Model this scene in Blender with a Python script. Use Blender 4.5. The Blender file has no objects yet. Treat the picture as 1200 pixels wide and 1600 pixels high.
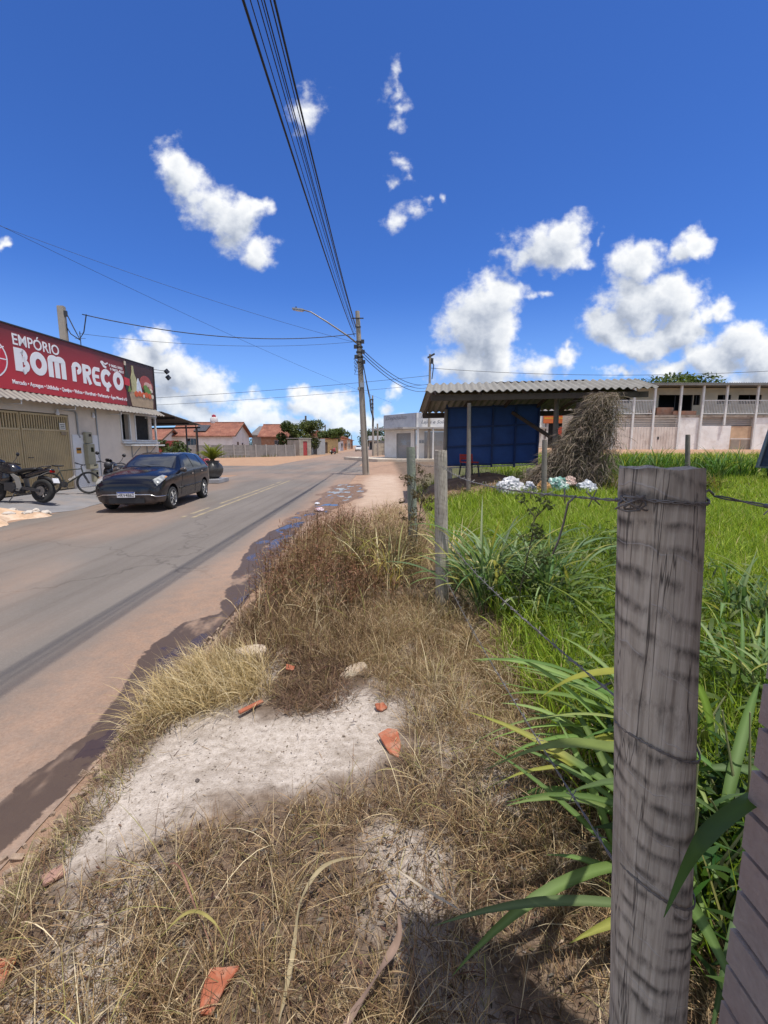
import bpy, bmesh, math, random
import numpy as np
from mathutils import Vector, Matrix, Euler
S = bpy.context.scene
COL = S.collection
PI = math.pi
random.seed(7)
rng = np.random.default_rng(11)

# ---------------------------------------------------------------- helpers
def tag(o, label=None, cat=None, group=None, kind=None):
    if label: o['label'] = label
    if cat: o['category'] = cat
    if group: o['group'] = group
    if kind: o['kind'] = kind
    return o

def empty(name, loc, rz=0.0, label=None, cat=None, group=None):
    o = bpy.data.objects.new(name, None)
    o.empty_display_size = 0.2
    COL.objects.link(o)
    o.location = loc
    o.rotation_euler = (0, 0, rz)
    return tag(o, label, cat, group)

def copy_tree(o, parent=None, matmap=None):
    c = o.copy(); COL.objects.link(c)
    if parent is not None: c.parent = parent
    if matmap and c.type == 'MESH':
        for sl in c.material_slots:
            if sl.material and sl.material.name in matmap:
                src = sl.material.name
                sl.link = 'OBJECT'
                sl.material = matmap[src]
    for ch in o.children: copy_tree(ch, c, matmap)
    return c

def basis(d):
    d = Vector(d).normalized()
    a = Vector((0, 0, 1)) if abs(d.z) < 0.9 else Vector((1, 0, 0))
    u = d.cross(a).normalized(); v = d.cross(u).normalized()
    return d, u, v

class MB:
    def __init__(s): s.v = []; s.f = []; s.uv = None
    def add(s, vs, fs):
        b = len(s.v)
        s.v += [tuple(x) for x in vs]
        s.f += [tuple(i + b for i in f) for f in fs]
        return s
    def box(s, c, d, rot=None):
        x, y, z = d[0]/2, d[1]/2, d[2]/2
        vs = [Vector((i*x, j*y, k*z)) for i in (-1, 1) for j in (-1, 1) for k in (-1, 1)]
        if rot is not None:
            m = Euler(rot).to_matrix(); vs = [m @ q for q in vs]
        vs = [q + Vector(c) for q in vs]
        return s.add(vs, [(0,1,3,2),(4,6,7,5),(0,4,5,1),(2,3,7,6),(0,2,6,4),(1,5,7,3)])
    def box2(s, a, b):
        return s.box([(a[i]+b[i])/2 for i in range(3)], [abs(b[i]-a[i]) for i in range(3)])
    def bar(s, p, q, w, h=None):
        h = h or w
        p = Vector(p); q = Vector(q); d = (q-p).normalized()
        a = Vector((0,0,1)) if abs(d.z) < 0.95 else Vector((0,1,0))
        u = d.cross(a).normalized(); v = u.cross(d).normalized()
        vs = [e + u*(i*w/2) + v*(j*h/2) for e in (p, q) for i, j in ((-1,-1),(1,-1),(1,1),(-1,1))]
        return s.add(vs, [(3,2,1,0),(4,5,6,7),(0,1,5,4),(1,2,6,5),(2,3,7,6),(3,0,4,7)])
    def tube(s, pts, r, n=8, cap=True):
        pts = [Vector(p) for p in pts]
        rs = r if isinstance(r, (list, tuple)) else [r]*len(pts)
        b = len(s.v); m = len(pts)
        u = None
        for i, p in enumerate(pts):
            d = (pts[min(i+1, m-1)] - pts[max(i-1, 0)]).normalized()
            if u is None: _, u, w = basis(d)
            else:
                u = (u - d*u.dot(d)).normalized(); w = d.cross(u)
            w = d.cross(u)
            for k in range(n):
                a = 2*PI*k/n
                s.v.append(tuple(p + (u*math.cos(a) + w*math.sin(a))*rs[i]))
        for i in range(m-1):
            for k in range(n):
                k2 = (k+1) % n
                s.f.append((b+i*n+k, b+i*n+k2, b+(i+1)*n+k2, b+(i+1)*n+k))
        if cap:
            s.f.append(tuple(b+k for k in reversed(range(n))))
            s.f.append(tuple(b+(m-1)*n+k for k in range(n)))
        return s
    def cyl(s, p, q, r0, r1=None, n=16):
        return s.tube([p, q], [r0, r0 if r1 is None else r1], n)
    def lathe(s, prof, c=(0,0,0), axis='z', n=24):
        b = len(s.v)
        for r, h in prof:
            for k in range(n):
                a = 2*PI*k/n; x, y = r*math.cos(a), r*math.sin(a)
                if axis == 'z': q = (x, y, h)
                elif axis == 'y': q = (x, h, y)
                else: q = (h, x, y)
                s.v.append((q[0]+c[0], q[1]+c[1], q[2]+c[2]))
        for i in range(len(prof)-1):
            for k in range(n):
                k2 = (k+1) % n
                s.f.append((b+i*n+k, b+i*n+k2, b+(i+1)*n+k2, b+(i+1)*n+k))
        return s
    def prism(s, poly, plane='xz', at=0.0, th=0.01):
        """flat polygon (list of 2-D points) given thickness"""
        def m(p, t):
            if plane == 'xz': return (p[0], t, p[1])
            if plane == 'yz': return (t, p[0], p[1])
            return (p[0], p[1], t)
        n = len(poly)
        vs = [m(p, at) for p in poly] + [m(p, at+th) for p in poly]
        fs = [tuple(range(n)), tuple(reversed(range(n, 2*n)))]
        fs += [(i, i+n, (i+1) % n + n, (i+1) % n) for i in range(n)]
        return s.add(vs, fs)
    def build(s, name, mat, parent=None, smooth=False, bevel=0.0, loc=None):
        me = bpy.data.meshes.new(name)
        me.from_pydata(s.v, [], s.f); me.update()
        bm = bmesh.new(); bm.from_mesh(me)
        bmesh.ops.recalc_face_normals(bm, faces=bm.faces)
        if bevel > 0:
            bmesh.ops.remove_doubles(bm, verts=bm.verts, dist=1e-5)
            bmesh.ops.bevel(bm, geom=bm.edges[:], offset=bevel, segments=2, affect='EDGES', clamp_overlap=True)
        bm.to_mesh(me); bm.free()
        if smooth:
            me.polygons.foreach_set('use_smooth', [True]*len(me.polygons))
            if smooth == 'auto':
                try: me.set_sharp_from_angle(angle=math.radians(40))
                except Exception: pass
        o = bpy.data.objects.new(name, me)
        if mat: me.materials.append(mat)
        COL.objects.link(o)
        if parent is not None: o.parent = parent
        if loc is not None: o.location = loc
        return o

def np_mesh(name, V, Q, mat, color=None, parent=None, smooth=False):
    """mesh from numpy vertices (n,3) and quads (m,4)"""
    me = bpy.data.meshes.new(name)
    V = np.ascontiguousarray(V, dtype=np.float32); Q = np.ascontiguousarray(Q, dtype=np.int32)
    me.vertices.add(len(V)); me.vertices.foreach_set('co', V.ravel())
    me.loops.add(Q.size); me.loops.foreach_set('vertex_index', Q.ravel())
    me.polygons.add(len(Q)); me.polygons.foreach_set('loop_start', np.arange(0, Q.size, Q.shape[1], dtype=np.int32))
    if smooth: me.polygons.foreach_set('use_smooth', np.ones(len(Q), dtype=bool))
    me.update(calc_edges=True)
    if color is not None:
        for nm, arr in color.items():
            if arr.ndim == 1:
                a = me.attributes.new(nm, 'FLOAT', 'POINT'); a.data.foreach_set('value', np.ascontiguousarray(arr, dtype=np.float32))
            else:
                a = me.color_attributes.new(nm, 'FLOAT_COLOR', 'POINT')
                rgba = np.ones((len(V), 4), dtype=np.float32); rgba[:, :3] = arr
                a.data.foreach_set('color', rgba.ravel())
    if mat: me.materials.append(mat)
    o = bpy.data.objects.new(name, me); COL.objects.link(o)
    if parent is not None: o.parent = parent
    return o

# numpy value noise
_perm = np.random.default_rng(3).random((256, 256))
def vnoise(x, y):
    xi = np.floor(x).astype(int); yi = np.floor(y).astype(int)
    fx = x-xi; fy = y-yi
    fx = fx*fx*(3-2*fx); fy = fy*fy*(3-2*fy)
    g = lambda a, b: _perm[a % 256, b % 256]
    return (g(xi,yi)*(1-fx)+g(xi+1,yi)*fx)*(1-fy)+(g(xi,yi+1)*(1-fx)+g(xi+1,yi+1)*fx)*fy
def fbm(x, y, o=4):
    x = np.asarray(x, float); y = np.asarray(y, float)
    s = 0; a = 0.5; t = 0
    for i in range(o):
        s = s+a*vnoise(x*2**i+17.3*i, y*2**i+5.1*i); t += a; a *= .5
    return s/t
def sstep(a, b, x):
    t = np.clip((np.asarray(x, float)-a)/(b-a), 0, 1); return t*t*(3-2*t)
def poly_dist(poly, x, y):
    """signed distance (positive inside)"""
    x = np.asarray(x, float); y = np.asarray(y, float)
    d = np.full(x.shape, 1e9); ins = np.zeros(x.shape, bool)
    n = len(poly)
    for i in range(n):
        ax, ay = poly[i]; bx, by = poly[(i+1) % n]
        ex, ey = bx-ax, by-ay
        t = np.clip(((x-ax)*ex+(y-ay)*ey)/(ex*ex+ey*ey+1e-12), 0, 1)
        d = np.minimum(d, np.hypot(x-ax-t*ex, y-ay-t*ey))
        c = ((ay > y) != (by > y)) & (x < (bx-ax)*(y-ay)/((by-ay)+1e-12)+ax)
        ins ^= c
    return np.where(ins, d, -d)

# ---------------------------------------------------------------- node helpers
class NT:
    def __init__(s, m):
        s.t = m.node_tree; s.n = s.t.nodes; s.l = s.t.links
    def node(s, typ, **kw):
        n = s.n.new(typ)
        for k, v in kw.items():
            if k == 'ins':
                for i, val in v.items():
                    if hasattr(val, 'is_output') or isinstance(val, bpy.types.NodeSocket): s.l.new(val, n.inputs[i])
                    else: n.inputs[i].default_value = val
            else: setattr(n, k, v)
        return n
    def math(s, op, a, b=None, clamp=False, c=None):
        ins = {0: a}
        if b is not None: ins[1] = b
        if c is not None: ins[2] = c
        return s.node('ShaderNodeMath', operation=op, use_clamp=clamp, ins=ins).outputs[0]
    def vmath(s, op, a, b=None, out=0):
        ins = {0: a}
        if b is not None: ins[1] = b
        return s.node('ShaderNodeVectorMath', operation=op, ins=ins).outputs[out]
    def mix(s, fac, a, b, mode='MIX'):
        n = s.n.new('ShaderNodeMix'); n.data_type = 'RGBA'; n.blend_type = mode
        for i, val in ((0, fac), (6, a), (7, b)):
            if isinstance(val, bpy.types.NodeSocket): s.l.new(val, n.inputs[i])
            elif i == 0: n.inputs[i].default_value = val
            else: n.inputs[i].default_value = (*val[:3], 1)
        return n.outputs[2]
    def ramp(s, fac, stops):
        n = s.n.new('ShaderNodeValToRGB')
        cr = n.color_ramp
        while len(cr.elements) < len(stops): cr.elements.new(0.5)
        for e, (p, c) in zip(cr.elements, stops):
            e.position = p; e.color = (*(c if isinstance(c, (tuple, list)) else (c, c, c)), 1) if not (isinstance(c, (tuple, list)) and len(c) == 4) else c
        s.l.new(fac, n.inputs[0]); return n.outputs[0]
    def mrange(s, x, a, b, c=0.0, d=1.0, smooth=False):
        n = s.node('ShaderNodeMapRange', ins={0: x, 1: a, 2: b, 3: c, 4: d})
        if smooth: n.interpolation_type = 'SMOOTHSTEP'
        return n.outputs[0]
    def noise(s, vec, scale, detail=4, rough=.55, dist=0.0, out=0):
        return s.node('ShaderNodeTexNoise', ins={'Vector': vec, 'Scale': scale, 'Detail': detail, 'Roughness': rough, 'Distortion': dist}).outputs[out]
    def attr(s, name, out=0):
        return s.node('ShaderNodeAttribute', attribute_name=name).outputs[out]
    def mapping(s, vec, scale=(1,1,1), rot=(0,0,0), loc=(0,0,0)):
        return s.node('ShaderNodeMapping', ins={0: vec, 1: loc, 2: rot, 3: scale}).outputs[0]

def new_mat(name):
    m = bpy.data.materials.new(name); m.use_nodes = True
    t = NT(m); b = t.n['Principled BSDF']
    return m, t, b

MATS = {}
def mat(name, col, rough=.8, var=.18, nscale=3.0, bump=0.0, bscale=40.0, metal=0.0, spec=.5, streak=0.0, dirt=None, dscale=1.2, damt=.5, coat=0.0):
    """painted / mineral surface with colour mottling, fine bump and optional patchy dirt of its own colour"""
    if name in MATS: return MATS[name]
    m, t, b = new_mat(name)
    tc = t.node('ShaderNodeTexCoord').outputs['Object']
    n1 = t.noise(tc, nscale, 5, .6)
    lo = tuple(c*(1-var) for c in col); hi = tuple(min(1, c*(1+var)) for c in col)
    c = t.mix(t.mrange(n1, .3, .7), lo, hi)
    if streak:
        st = t.noise(t.mapping(tc, (6, 6, .35)), 2.0, 4, .6)
        c = t.mix(t.mrange(st, .5, .75, 0, streak), c, tuple(x*.35 for x in col))
    if dirt:
        dn = t.noise(tc, dscale, 6, .65)
        c = t.mix(t.mrange(dn, .48, .68, 0, damt), c, dirt)
    t.l.new(c, b.inputs['Base Color'])
    rn = t.mrange(t.noise(tc, nscale*2.3, 3), .3, .7, max(0, rough-.1), min(1, rough+.1))
    t.l.new(rn, b.inputs['Roughness'])
    b.inputs['Metallic'].default_value = metal
    b.inputs['Specular IOR Level'].default_value = spec
    if coat:
        b.inputs['Coat Weight'].default_value = coat; b.inputs['Coat Roughness'].default_value = .04
    if bump:
        bn = t.node('ShaderNodeBump', ins={'Strength': bump, 'Distance': .02, 'Height': t.noise(tc, bscale, 5, .6)})
        t.l.new(bn.outputs[0], b.inputs['Normal'])
    MATS[name] = m
    return m

def leaf_mat(name, transl=.35, rough=.55, spec=.3):
    m, t, b = new_mat(name)
    col = t.attr('tint')
    b.inputs['Roughness'].default_value = rough
    b.inputs['Specular IOR Level'].default_value = spec
    t.l.new(col, b.inputs['Base Color'])
    tr = t.node('ShaderNodeBsdfTranslucent')
    c2 = t.mix(1.0, col, (1.0, 1.0, .55), 'MULTIPLY')
    t.l.new(c2, tr.inputs[0])
    mx = t.node('ShaderNodeMixShader', ins={0: transl, 1: b.outputs[0], 2: tr.outputs[0]})
    t.l.new(mx.outputs[0], t.n['Material Output'].inputs[0])
    MATS[name] = m
    return m

M_leaf = leaf_mat('green_leaf', .42)
M_straw = leaf_mat('dry_straw', .2, .75, .15)
M_tree = leaf_mat('tree_leaf', .3)

# ---------------------------------------------------------------- terrain
def ramp_fac(x, y):
    st = .5+np.maximum(0, y-15)*.18
    return sstep(st, st+3.0, x)
def terrain(x, y):
    x = np.asarray(x, float); y = np.asarray(y, float)
    edge = -1.42+.05*np.sin(y*1.7)+.04*np.sin(y*4.1+1)     # top of the broken verge edge
    wide = .14+sstep(5, 11, y)*1.3                         # bank widens into a flat dirt margin further on
    z = -.12+.12*sstep(edge-.06, edge-.06+wide, x)
    near = np.exp(-((y-2.6)/4.5)**2)
    z = z+sstep(edge, edge+.3, x)*near*.055*(fbm(x*1.9+3, y*1.9, 4)-.5)
    z = z+sstep(edge, edge+.2, x)*near*.016*(fbm(x*11+3, y*11, 3)-.5)
    z = z-.05*sstep(9, 20, y)*sstep(-1.6, 0, x)*(1-ramp_fac(x, y))
    z = z+ramp_fac(x, y)*np.clip(.034*(y-1.0), 0, 1.25)
    z = z+.02*sstep(44, 47, y)*sstep(-400, -2.2, x)*0
    apron = sstep(-7.9, -9.6, x)*sstep(25, 21, y)
    z = z+apron*.15
    return z
def tz(x, y): return float(terrain(np.array([x]), np.array([y]))[0])

def axis(lo, hi, a, b, step, grow=1.09):
    pts = list(np.arange(a, b+1e-6, step))
    d = step
    while pts[-1] < hi: d *= grow; pts.append(min(hi, pts[-1]+d))
    d = step; low = []
    p = a
    while p > lo: d *= grow; p = max(lo, p-d); low.append(p)
    return np.array(low[::-1]+pts)

SLAB = [(-1.2,1.42),(-1.2,2.05),(-1.02,2.3),(-.69,2.45),(-.45,2.5),(-.26,2.75),(-.1,2.7),(.02,2.4),(.06,2.1),(-.12,1.84),(-.5,1.72),(-.9,1.62)]
WET = [(-1.83,1.2),(-1.83,1.9),(-1.79,2.14),(-1.74,2.38),(-1.85,3.02),(-1.93,3.54),(-1.89,4.06),(-1.67,4.29),(-1.82,4.95),(-2.05,6.21),(-2.22,7.46),(-2.2,8.5),(-2.0,9.6),(-1.7,9.4),(-1.65,7.7),(-1.5,5.88),(-1.46,4.73),(-1.4,3.67),(-1.42,3.16),(-1.5,2.5),(-1.56,1.96),(-1.61,1.2)]
WET2 = [(-2.0,8.6),(-2.1,9.6),(-2.0,11),(-1.9,12.6),(-2.1,14.5),(-2.0,17),(-1.9,19),(-1.2,19.4),(-.8,17),(-.7,14.5),(-.8,13),(-1.3,12.2),(-1.5,10),(-1.6,8.6)]

gx = axis(-700, 700, -3.0, 3.2, .045, 1.085)
gy = axis(-60, 1200, .2, 6.0, .045, 1.06)
X, Y = np.meshgrid(gx, gy)
Z = terrain(X, Y)
Z = Z - .05*sstep(9, 60, np.abs(X))*0
nx, ny = len(gx), len(gy)
idx = np.arange(nx*ny).reshape(ny, nx)
GQ = np.stack([idx[:-1,:-1], idx[:-1,1:], idx[1:,1:], idx[1:,:-1]], -1).reshape(-1, 4)
n1 = fbm(X*2.1+9, Y*2.1, 5); n2 = fbm(X*.5+2, Y*.5, 4); n3 = fbm(X*9, Y*9, 3)
pale = sstep(-.10, .10, poly_dist(SLAB, X, Y)-.035+(n1-.5)*.26+(n3-.5)*.22)
pale = np.maximum(pale, .85*sstep(.52, .64, n1)*sstep(5, 3.5, Y)*sstep(-1.3, -1.1, X)*sstep(.9, .5, X))
green = sstep(.55, 1.2, X)*sstep(26, 22, Y)*ramp_fac(X, Y)**.3
orange = np.clip(sstep(34, 37, Y)*sstep(-3.5, -5, X)*sstep(100, 60, Y)+sstep(23, 26, Y)*sstep(7, 12, X), 0, 1)
dirt = np.maximum(sstep(6.5, 10, Y)*sstep(1.2, .5, X)*(1-orange), sstep(-1.28, -1.40, X)*(1-orange))
wet = sstep(-.06, .05, poly_dist(WET, X, Y)-.01+(n1-.5)*.16)
mud = sstep(-.25, .2, poly_dist(WET2, X, Y)+(fbm(X*1.3, Y*1.0, 4)-.5)*.7)
sand = sstep(9, 13, Y)*sstep(-1.2, -.4, X)*sstep(1.0, .3, X)*sstep(26, 22, Y)

def ground_mat():
    m, t, b = new_mat('verge_soil')
    tc = t.node('ShaderNodeTexCoord').outputs['Object']
    nA = t.noise(tc, 2.2, 6, .65); nB = t.noise(tc, 26, 5, .65); nC = t.noise(tc, 110, 3, .6)
    soil = t.ramp(t.math('ADD', t.math('MULTIPLY', nA, .5), t.math('MULTIPLY', nB, .5)), [(.3, (.065,.042,.027)), (.5, (.13,.088,.058)), (.68, (.26,.19,.135))])
    pst = t.noise(tc, 3.3, 6, .7)
    palec = t.ramp(t.math('ADD', t.math('MULTIPLY', nB, .55), t.math('MULTIPLY', nC, .45)), [(.30, (.13,.10,.075)), (.40, (.34,.285,.235)), (.58, (.52,.455,.395)), (.75, (.59,.53,.465))])
    palec = t.mix(t.mrange(pst, .48, .66, 0, .55), palec, (.21,.165,.125))
    spk = t.noise(tc, 62, 2, .5)
    palec = t.mix(t.mrange(spk, .66, .70, 0, .8), palec, (.08,.06,.045))
    c = t.mix(t.attr('pale', 2), soil, palec)
    c = t.mix(t.attr('green', 2), c, t.mix(nB, (.05,.05,.02), (.12,.13,.03)))
    dirtc = t.ramp(t.math('ADD', t.math('MULTIPLY', nA, .6), t.math('MULTIPLY', nC, .4)), [(.3, (.20,.115,.075)), (.7, (.42,.28,.19))])
    c = t.mix(t.attr('dirt', 2), c, dirtc)
    sandc = t.ramp(t.math('ADD', t.math('MULTIPLY', nA, .6), t.math('MULTIPLY', nC, .4)), [(.3, (.36,.25,.18)), (.7, (.52,.40,.31))])
    c = t.mix(t.attr('sand', 2), c, sandc)
    orc = t.ramp(t.math('ADD', t.math('MULTIPLY', nA, .6), t.math('MULTIPLY', nB, .4)), [(.3, (.26,.14,.075)), (.7, (.44,.285,.18))])
    c = t.mix(t.attr('orange', 2), c, orc)
    wa = t.attr('wet', 2)
    wetf = t.mrange(t.math('ADD', wa, t.math('MULTIPLY', t.math('SUBTRACT', t.noise(tc, 7.5, 8, .72), .5), 1.5)), .40, .62, 0, 1, True)
    wetf = t.math('MULTIPLY', wetf, t.mrange(wa, .0, .08))
    wetf = t.math('MULTIPLY', wetf, t.mrange(t.noise(t.mapping(tc, (1.6, .8, 1)), 1.3, 4, .65), .32, .43, .15, 1, True))
    ma = t.attr('mud', 2)
    mudf = t.math('MULTIPLY', t.mrange(t.math('ADD', ma, t.math('MULTIPLY', t.math('SUBTRACT', t.noise(tc, 3.5, 6, .68), .5), 1.3)), .40, .68, 0, 1, True), t.mrange(ma, 0, .1))
    c = t.mix(t.math('MULTIPLY', mudf, .8), c, t.ramp(t.noise(tc, 9, 4), [(.35, (.075,.042,.028)), (.65, (.19,.115,.08))]))
    pud = t.math('MULTIPLY', t.mrange(t.noise(t.mapping(tc, (1.5, .75, 1)), 1.9, 4, .6, .4),   .555, .585, 0, 1, True), t.math('MAXIMUM', t.math('MULTIPLY', t.mrange(wa, .6, .9), .75), t.mrange(ma, .55, .85)))
    c = t.mix(pud, c, (.035,.028,.022))
    c = t.mix(t.math('MULTIPLY', wetf, .93), c, (.058,.034,.022))
    t.l.new(c, b.inputs['Base Color'])
    r = t.math('MULTIPLY', t.mrange(wetf, 0, 1, .95, .62), t.mrange(pud, 0, 1, 1, .05))
    t.l.new(r, b.inputs['Roughness']); b.inputs['IOR'].default_value = 1.45
    bn = t.node('ShaderNodeBump', ins={'Strength': t.mrange(pud, 0, 1, .7, .0), 'Distance': .022, 'Height': t.math('ADD', nB, t.math('ADD', t.math('MULTIPLY', nC, .6), t.math('MULTIPLY', nA, 1.2)))})
    t.l.new(bn.outputs[0], b.inputs['Normal'])
    return m
ground = np_mesh('ground', np.stack([X, Y, Z], -1).reshape(-1, 3), GQ, ground_mat(),
    dict(pale=pale.ravel(), green=green.ravel(), orange=orange.ravel(), dirt=dirt.ravel(), wet=wet.ravel(), mud=mud.ravel(), sand=sand.ravel()), smooth=True)
tag(ground, kind='structure')

# ---------------------------------------------------------------- roads
def road_mat():
    m, t, b = new_mat('worn_asphalt')
    tc = t.node('ShaderNodeTexCoord').outputs['Object']
    nA = t.noise(t.mapping(tc, (1, .25, 1)), 1.1, 6, .6); nB = t.noise(tc, 45, 4, .7); nC = t.noise(tc, 180, 2, .6)
    c = t.ramp(t.math('ADD', t.math('MULTIPLY', nA, .55), t.math('MULTIPLY', nC, .45)), [(.3, (.108,.092,.078)), (.7, (.190,.166,.145))])
    agg = t.noise(tc, 330, 2, .7)
    c = t.mix(t.mrange(agg, .56, .68, 0, .55), c, (.30,.27,.24)); c = t.mix(t.mrange(agg, .40, .30, 0, .6), c, (.05,.043,.037))
    # lengthwise tyre tracks and tar seams
    tr = t.noise(t.mapping(tc, (2.6, .03, 1)), 1.6, 3, .6)
    c = t.mix(t.mrange(tr, .52, .72, 0, .45), c, (.085,.066,.054))
    vor = t.node('ShaderNodeTexVoronoi', feature='DISTANCE_TO_EDGE', ins={'Vector': t.vmath('ADD', tc, t.noise(tc, 1.5, 3, out=1)), 'Scale': .22}).outputs[0]
    cr = t.mrange(vor, 0, .006, 1, 0)
    c = t.mix(t.math('MULTIPLY', cr, .5), c, (.05,.04,.035))
    sp = t.mrange(nB, .66, .72, 0, .55)
    c = t.mix(sp, c, (.33,.28,.24))
    dust = t.attr('dust', 2)
    dn = t.math('MULTIPLY', dust, t.mrange(t.noise(tc, 7, 5, .7), .25, .6, .45, 1))
    dcol = t.ramp(t.math('ADD', t.math('MULTIPLY', nA, .4), t.math('MULTIPLY', nB, .6)), [(.3, (.215,.130,.085)), (.7, (.345,.24,.175))])
    c = t.mix(dn, c, dcol)
    wa = t.attr('wet', 2)
    wetf = t.mrange(t.math('ADD', wa, t.math('MULTIPLY', t.math('SUBTRACT', t.noise(tc, 7.5, 8, .72), .5), 1.5)), .40, .62, 0, 1, True)
    wetf = t.math('MULTIPLY', wetf, t.mrange(wa, .0, .08))
    wetf = t.math('MULTIPLY', wetf, t.mrange(t.noise(t.mapping(tc, (1.6, .8, 1)), 1.3, 4, .65), .32, .43, .15, 1, True))
    ma = t.attr('mud', 2)
    mudf = t.math('MULTIPLY', t.mrange(t.math('ADD', ma, t.math('MULTIPLY', t.math('SUBTRACT', t.noise(tc, 3.5, 6, .68), .5), 1.3)), .40, .68, 0, 1, True), t.mrange(ma, 0, .1))
    c = t.mix(t.math('MULTIPLY', mudf, .8), c, t.ramp(t.noise(tc, 9, 4), [(.35, (.075,.042,.028)), (.65, (.19,.115,.08))]))
    pud = t.math('MULTIPLY', t.mrange(t.noise(t.mapping(tc, (1.5, .75, 1)), 1.9, 4, .6, .4),   .555, .585, 0, 1, True), t.math('MAXIMUM', t.math('MULTIPLY', t.mrange(wa, .6, .9), .75), t.mrange(ma, .55, .85)))
    c = t.mix(pud, c, (.035,.028,.022))
    c = t.mix(t.math('MULTIPLY', wetf, .92), c, (.055,.034,.023))
    t.l.new(c, b.inputs['Base Color'])
    rr = t.math('ADD', t.mrange(wetf, 0, 1, .88, .58), t.math('MULTIPLY', t.math('SUBTRACT', t.noise(tc, 14, 4), .5), .25))
    rr = t.math('MULTIPLY', rr, t.mrange(pud, 0, 1, 1, .08))
    t.l.new(rr, b.inputs['Roughness'])
    bn = t.node('ShaderNodeBump', ins={'Strength': t.math('MULTIPLY', t.mrange(wetf, 0, 1, .45, .15), t.mrange(pud, 0, 1, 1, 0)), 'Distance': .006, 'Height': t.math('ADD', nC, nB)})
    t.l.new(bn.outputs[0], b.inputs['Normal'])
    return m
M_road = road_mat()
def road_sheet(name, xs, ys, z):
    X, Y = np.meshgrid(xs, ys); nx, ny = len(xs), len(ys)
    n1 = fbm(X*2.1+9, Y*2.1, 5)
    wet = sstep(-.06, .05, poly_dist(WET, X, Y)-.01+(n1-.5)*.16)
    mud = sstep(-.25, .2, poly_dist(WET2, X, Y)+(fbm(X*1.3, Y*1.0, 4)-.5)*.7)
    dust = sstep(-2.75, -2.05, X+.5*(fbm(X*.9, Y*.5, 4)-.5))*sstep(26, 20, Y)
    dust = np.maximum(dust, .65*sstep(.5, .75, fbm(X*.35+4, Y*.12+9, 4))*sstep(14, 22, Y))
    dust = np.maximum(dust, .9*sstep(36, 55, Y)); dust = np.maximum(dust, .5*sstep(.5,.7,fbm(X*.6+40, Y*.2, 3)))
    idx = np.arange(nx*ny).reshape(ny, nx)
    Q = np.stack([idx[:-1,:-1], idx[:-1,1:], idx[1:,1:], idx[1:,:-1]], -1).reshape(-1, 4)
    V = np.stack([X, Y, np.full_like(X, z)], -1).reshape(-1, 3)
    o = np_mesh(name, V, Q, M_road, dict(dust=dust.ravel(), wet=wet.ravel(), mud=mud.ravel()), smooth=True)
    return tag(o, kind='structure')
road_sheet('road', axis(-8.1, -1.52, -2.9, -1.52, .05, 1.1), axis(-40, 25, .8, 9, .06, 1.06), -.114)
road_sheet('cross_road', np.linspace(-140, 2.2, 180), np.linspace(25, 36, 24), -.114)
road_sheet('road', np.linspace(-9.0, -2.0, 14), np.linspace(36, 420, 130), -.114)
# faded double yellow centre line
M_yellow = mat('faded_yellow_paint', (.29,.235,.15), .9, .25, 6, dirt=(.15,.13,.112), dscale=5, damt=1.0)
for k, xo in enumerate((-4.68, -4.42)):
    b = MB()
    ys = np.linspace(10.2, 21.0, 40)
    for i in range(39):
        if vnoise(np.array([ys[i]*2.1+k*9]), np.array([k*3.3]))[0] < .16: continue
        y0, y1 = ys[i], ys[i+1]
        b.add([(xo-.05, y0, -.110), (xo+.05, y0, -.110), (xo+.05, y1, -.110), (xo-.05, y1, -.110)], [(0,1,2,3)])
    tag(b.build('road_marking', M_yellow), kind='structure')
# ---------------------------------------------------------------- shared materials
M_shopwall = mat('cream_wall_paint', (.70,.60,.49), .85, .07, 1.5, .12, 60, dirt=(.42,.36,.30), dscale=.8, damt=.35)
M_whitepaint = mat('white_wall_paint', (.74,.72,.69), .8, .06, 1.2, .12, 50, dirt=(.48,.42,.36), dscale=.9, damt=.4)
M_dark = mat('painted_interior_shade', (.02,.02,.02), .9)  # near-black colour stands in for the shade inside buildings
M_gate = mat('beige_gate_paint', (.52,.39,.205), .55, .08, 2, .05, 30, dirt=(.28,.22,.14), dscale=1.5, damt=.4)
M_galv = mat('galvanised_sheet', (.20,.185,.165), .5, .12, 3, .05, 20, metal=.35, dirt=(.32,.27,.22), dscale=1.2, damt=.5)
M_white_metal = mat('white_metal', (.70,.69,.66), .5, .06, 4, dirt=(.45,.40,.34), dscale=3, damt=.4)
M_grey_metal = mat('grey_metal', (.34,.35,.36), .45, .1, 4, metal=.5)
M_dark_metal = mat('dark_metal', (.05,.05,.055), .5, .1, 4, metal=.4)
M_black_plastic = mat('black_plastic', (.018,.018,.02), .55, .1)
M_rubber = mat('tyre_rubber', (.02,.02,.02), .85, .15, 8)
M_concrete = mat('grey_concrete', (.36,.34,.31), .9, .15, 2, .3, 50, dirt=(.20,.18,.16), dscale=1.4, damt=.5)
M_pole = mat('pole_concrete', (.33,.29,.24), .9, .12, 3, .2, 60, streak=.3)
M_letter = mat('white_lettering', (.80,.80,.82), .5, .02)
M_brickred = mat('roof_tile', (.46,.17,.09), .9, .28, 2.2, .2, 30, dirt=(.24,.12,.08), dscale=1.2, damt=.5)
M_glass_dark = mat('dark_glass', (.012,.014,.018), .04, .05, spec=.8)

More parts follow.
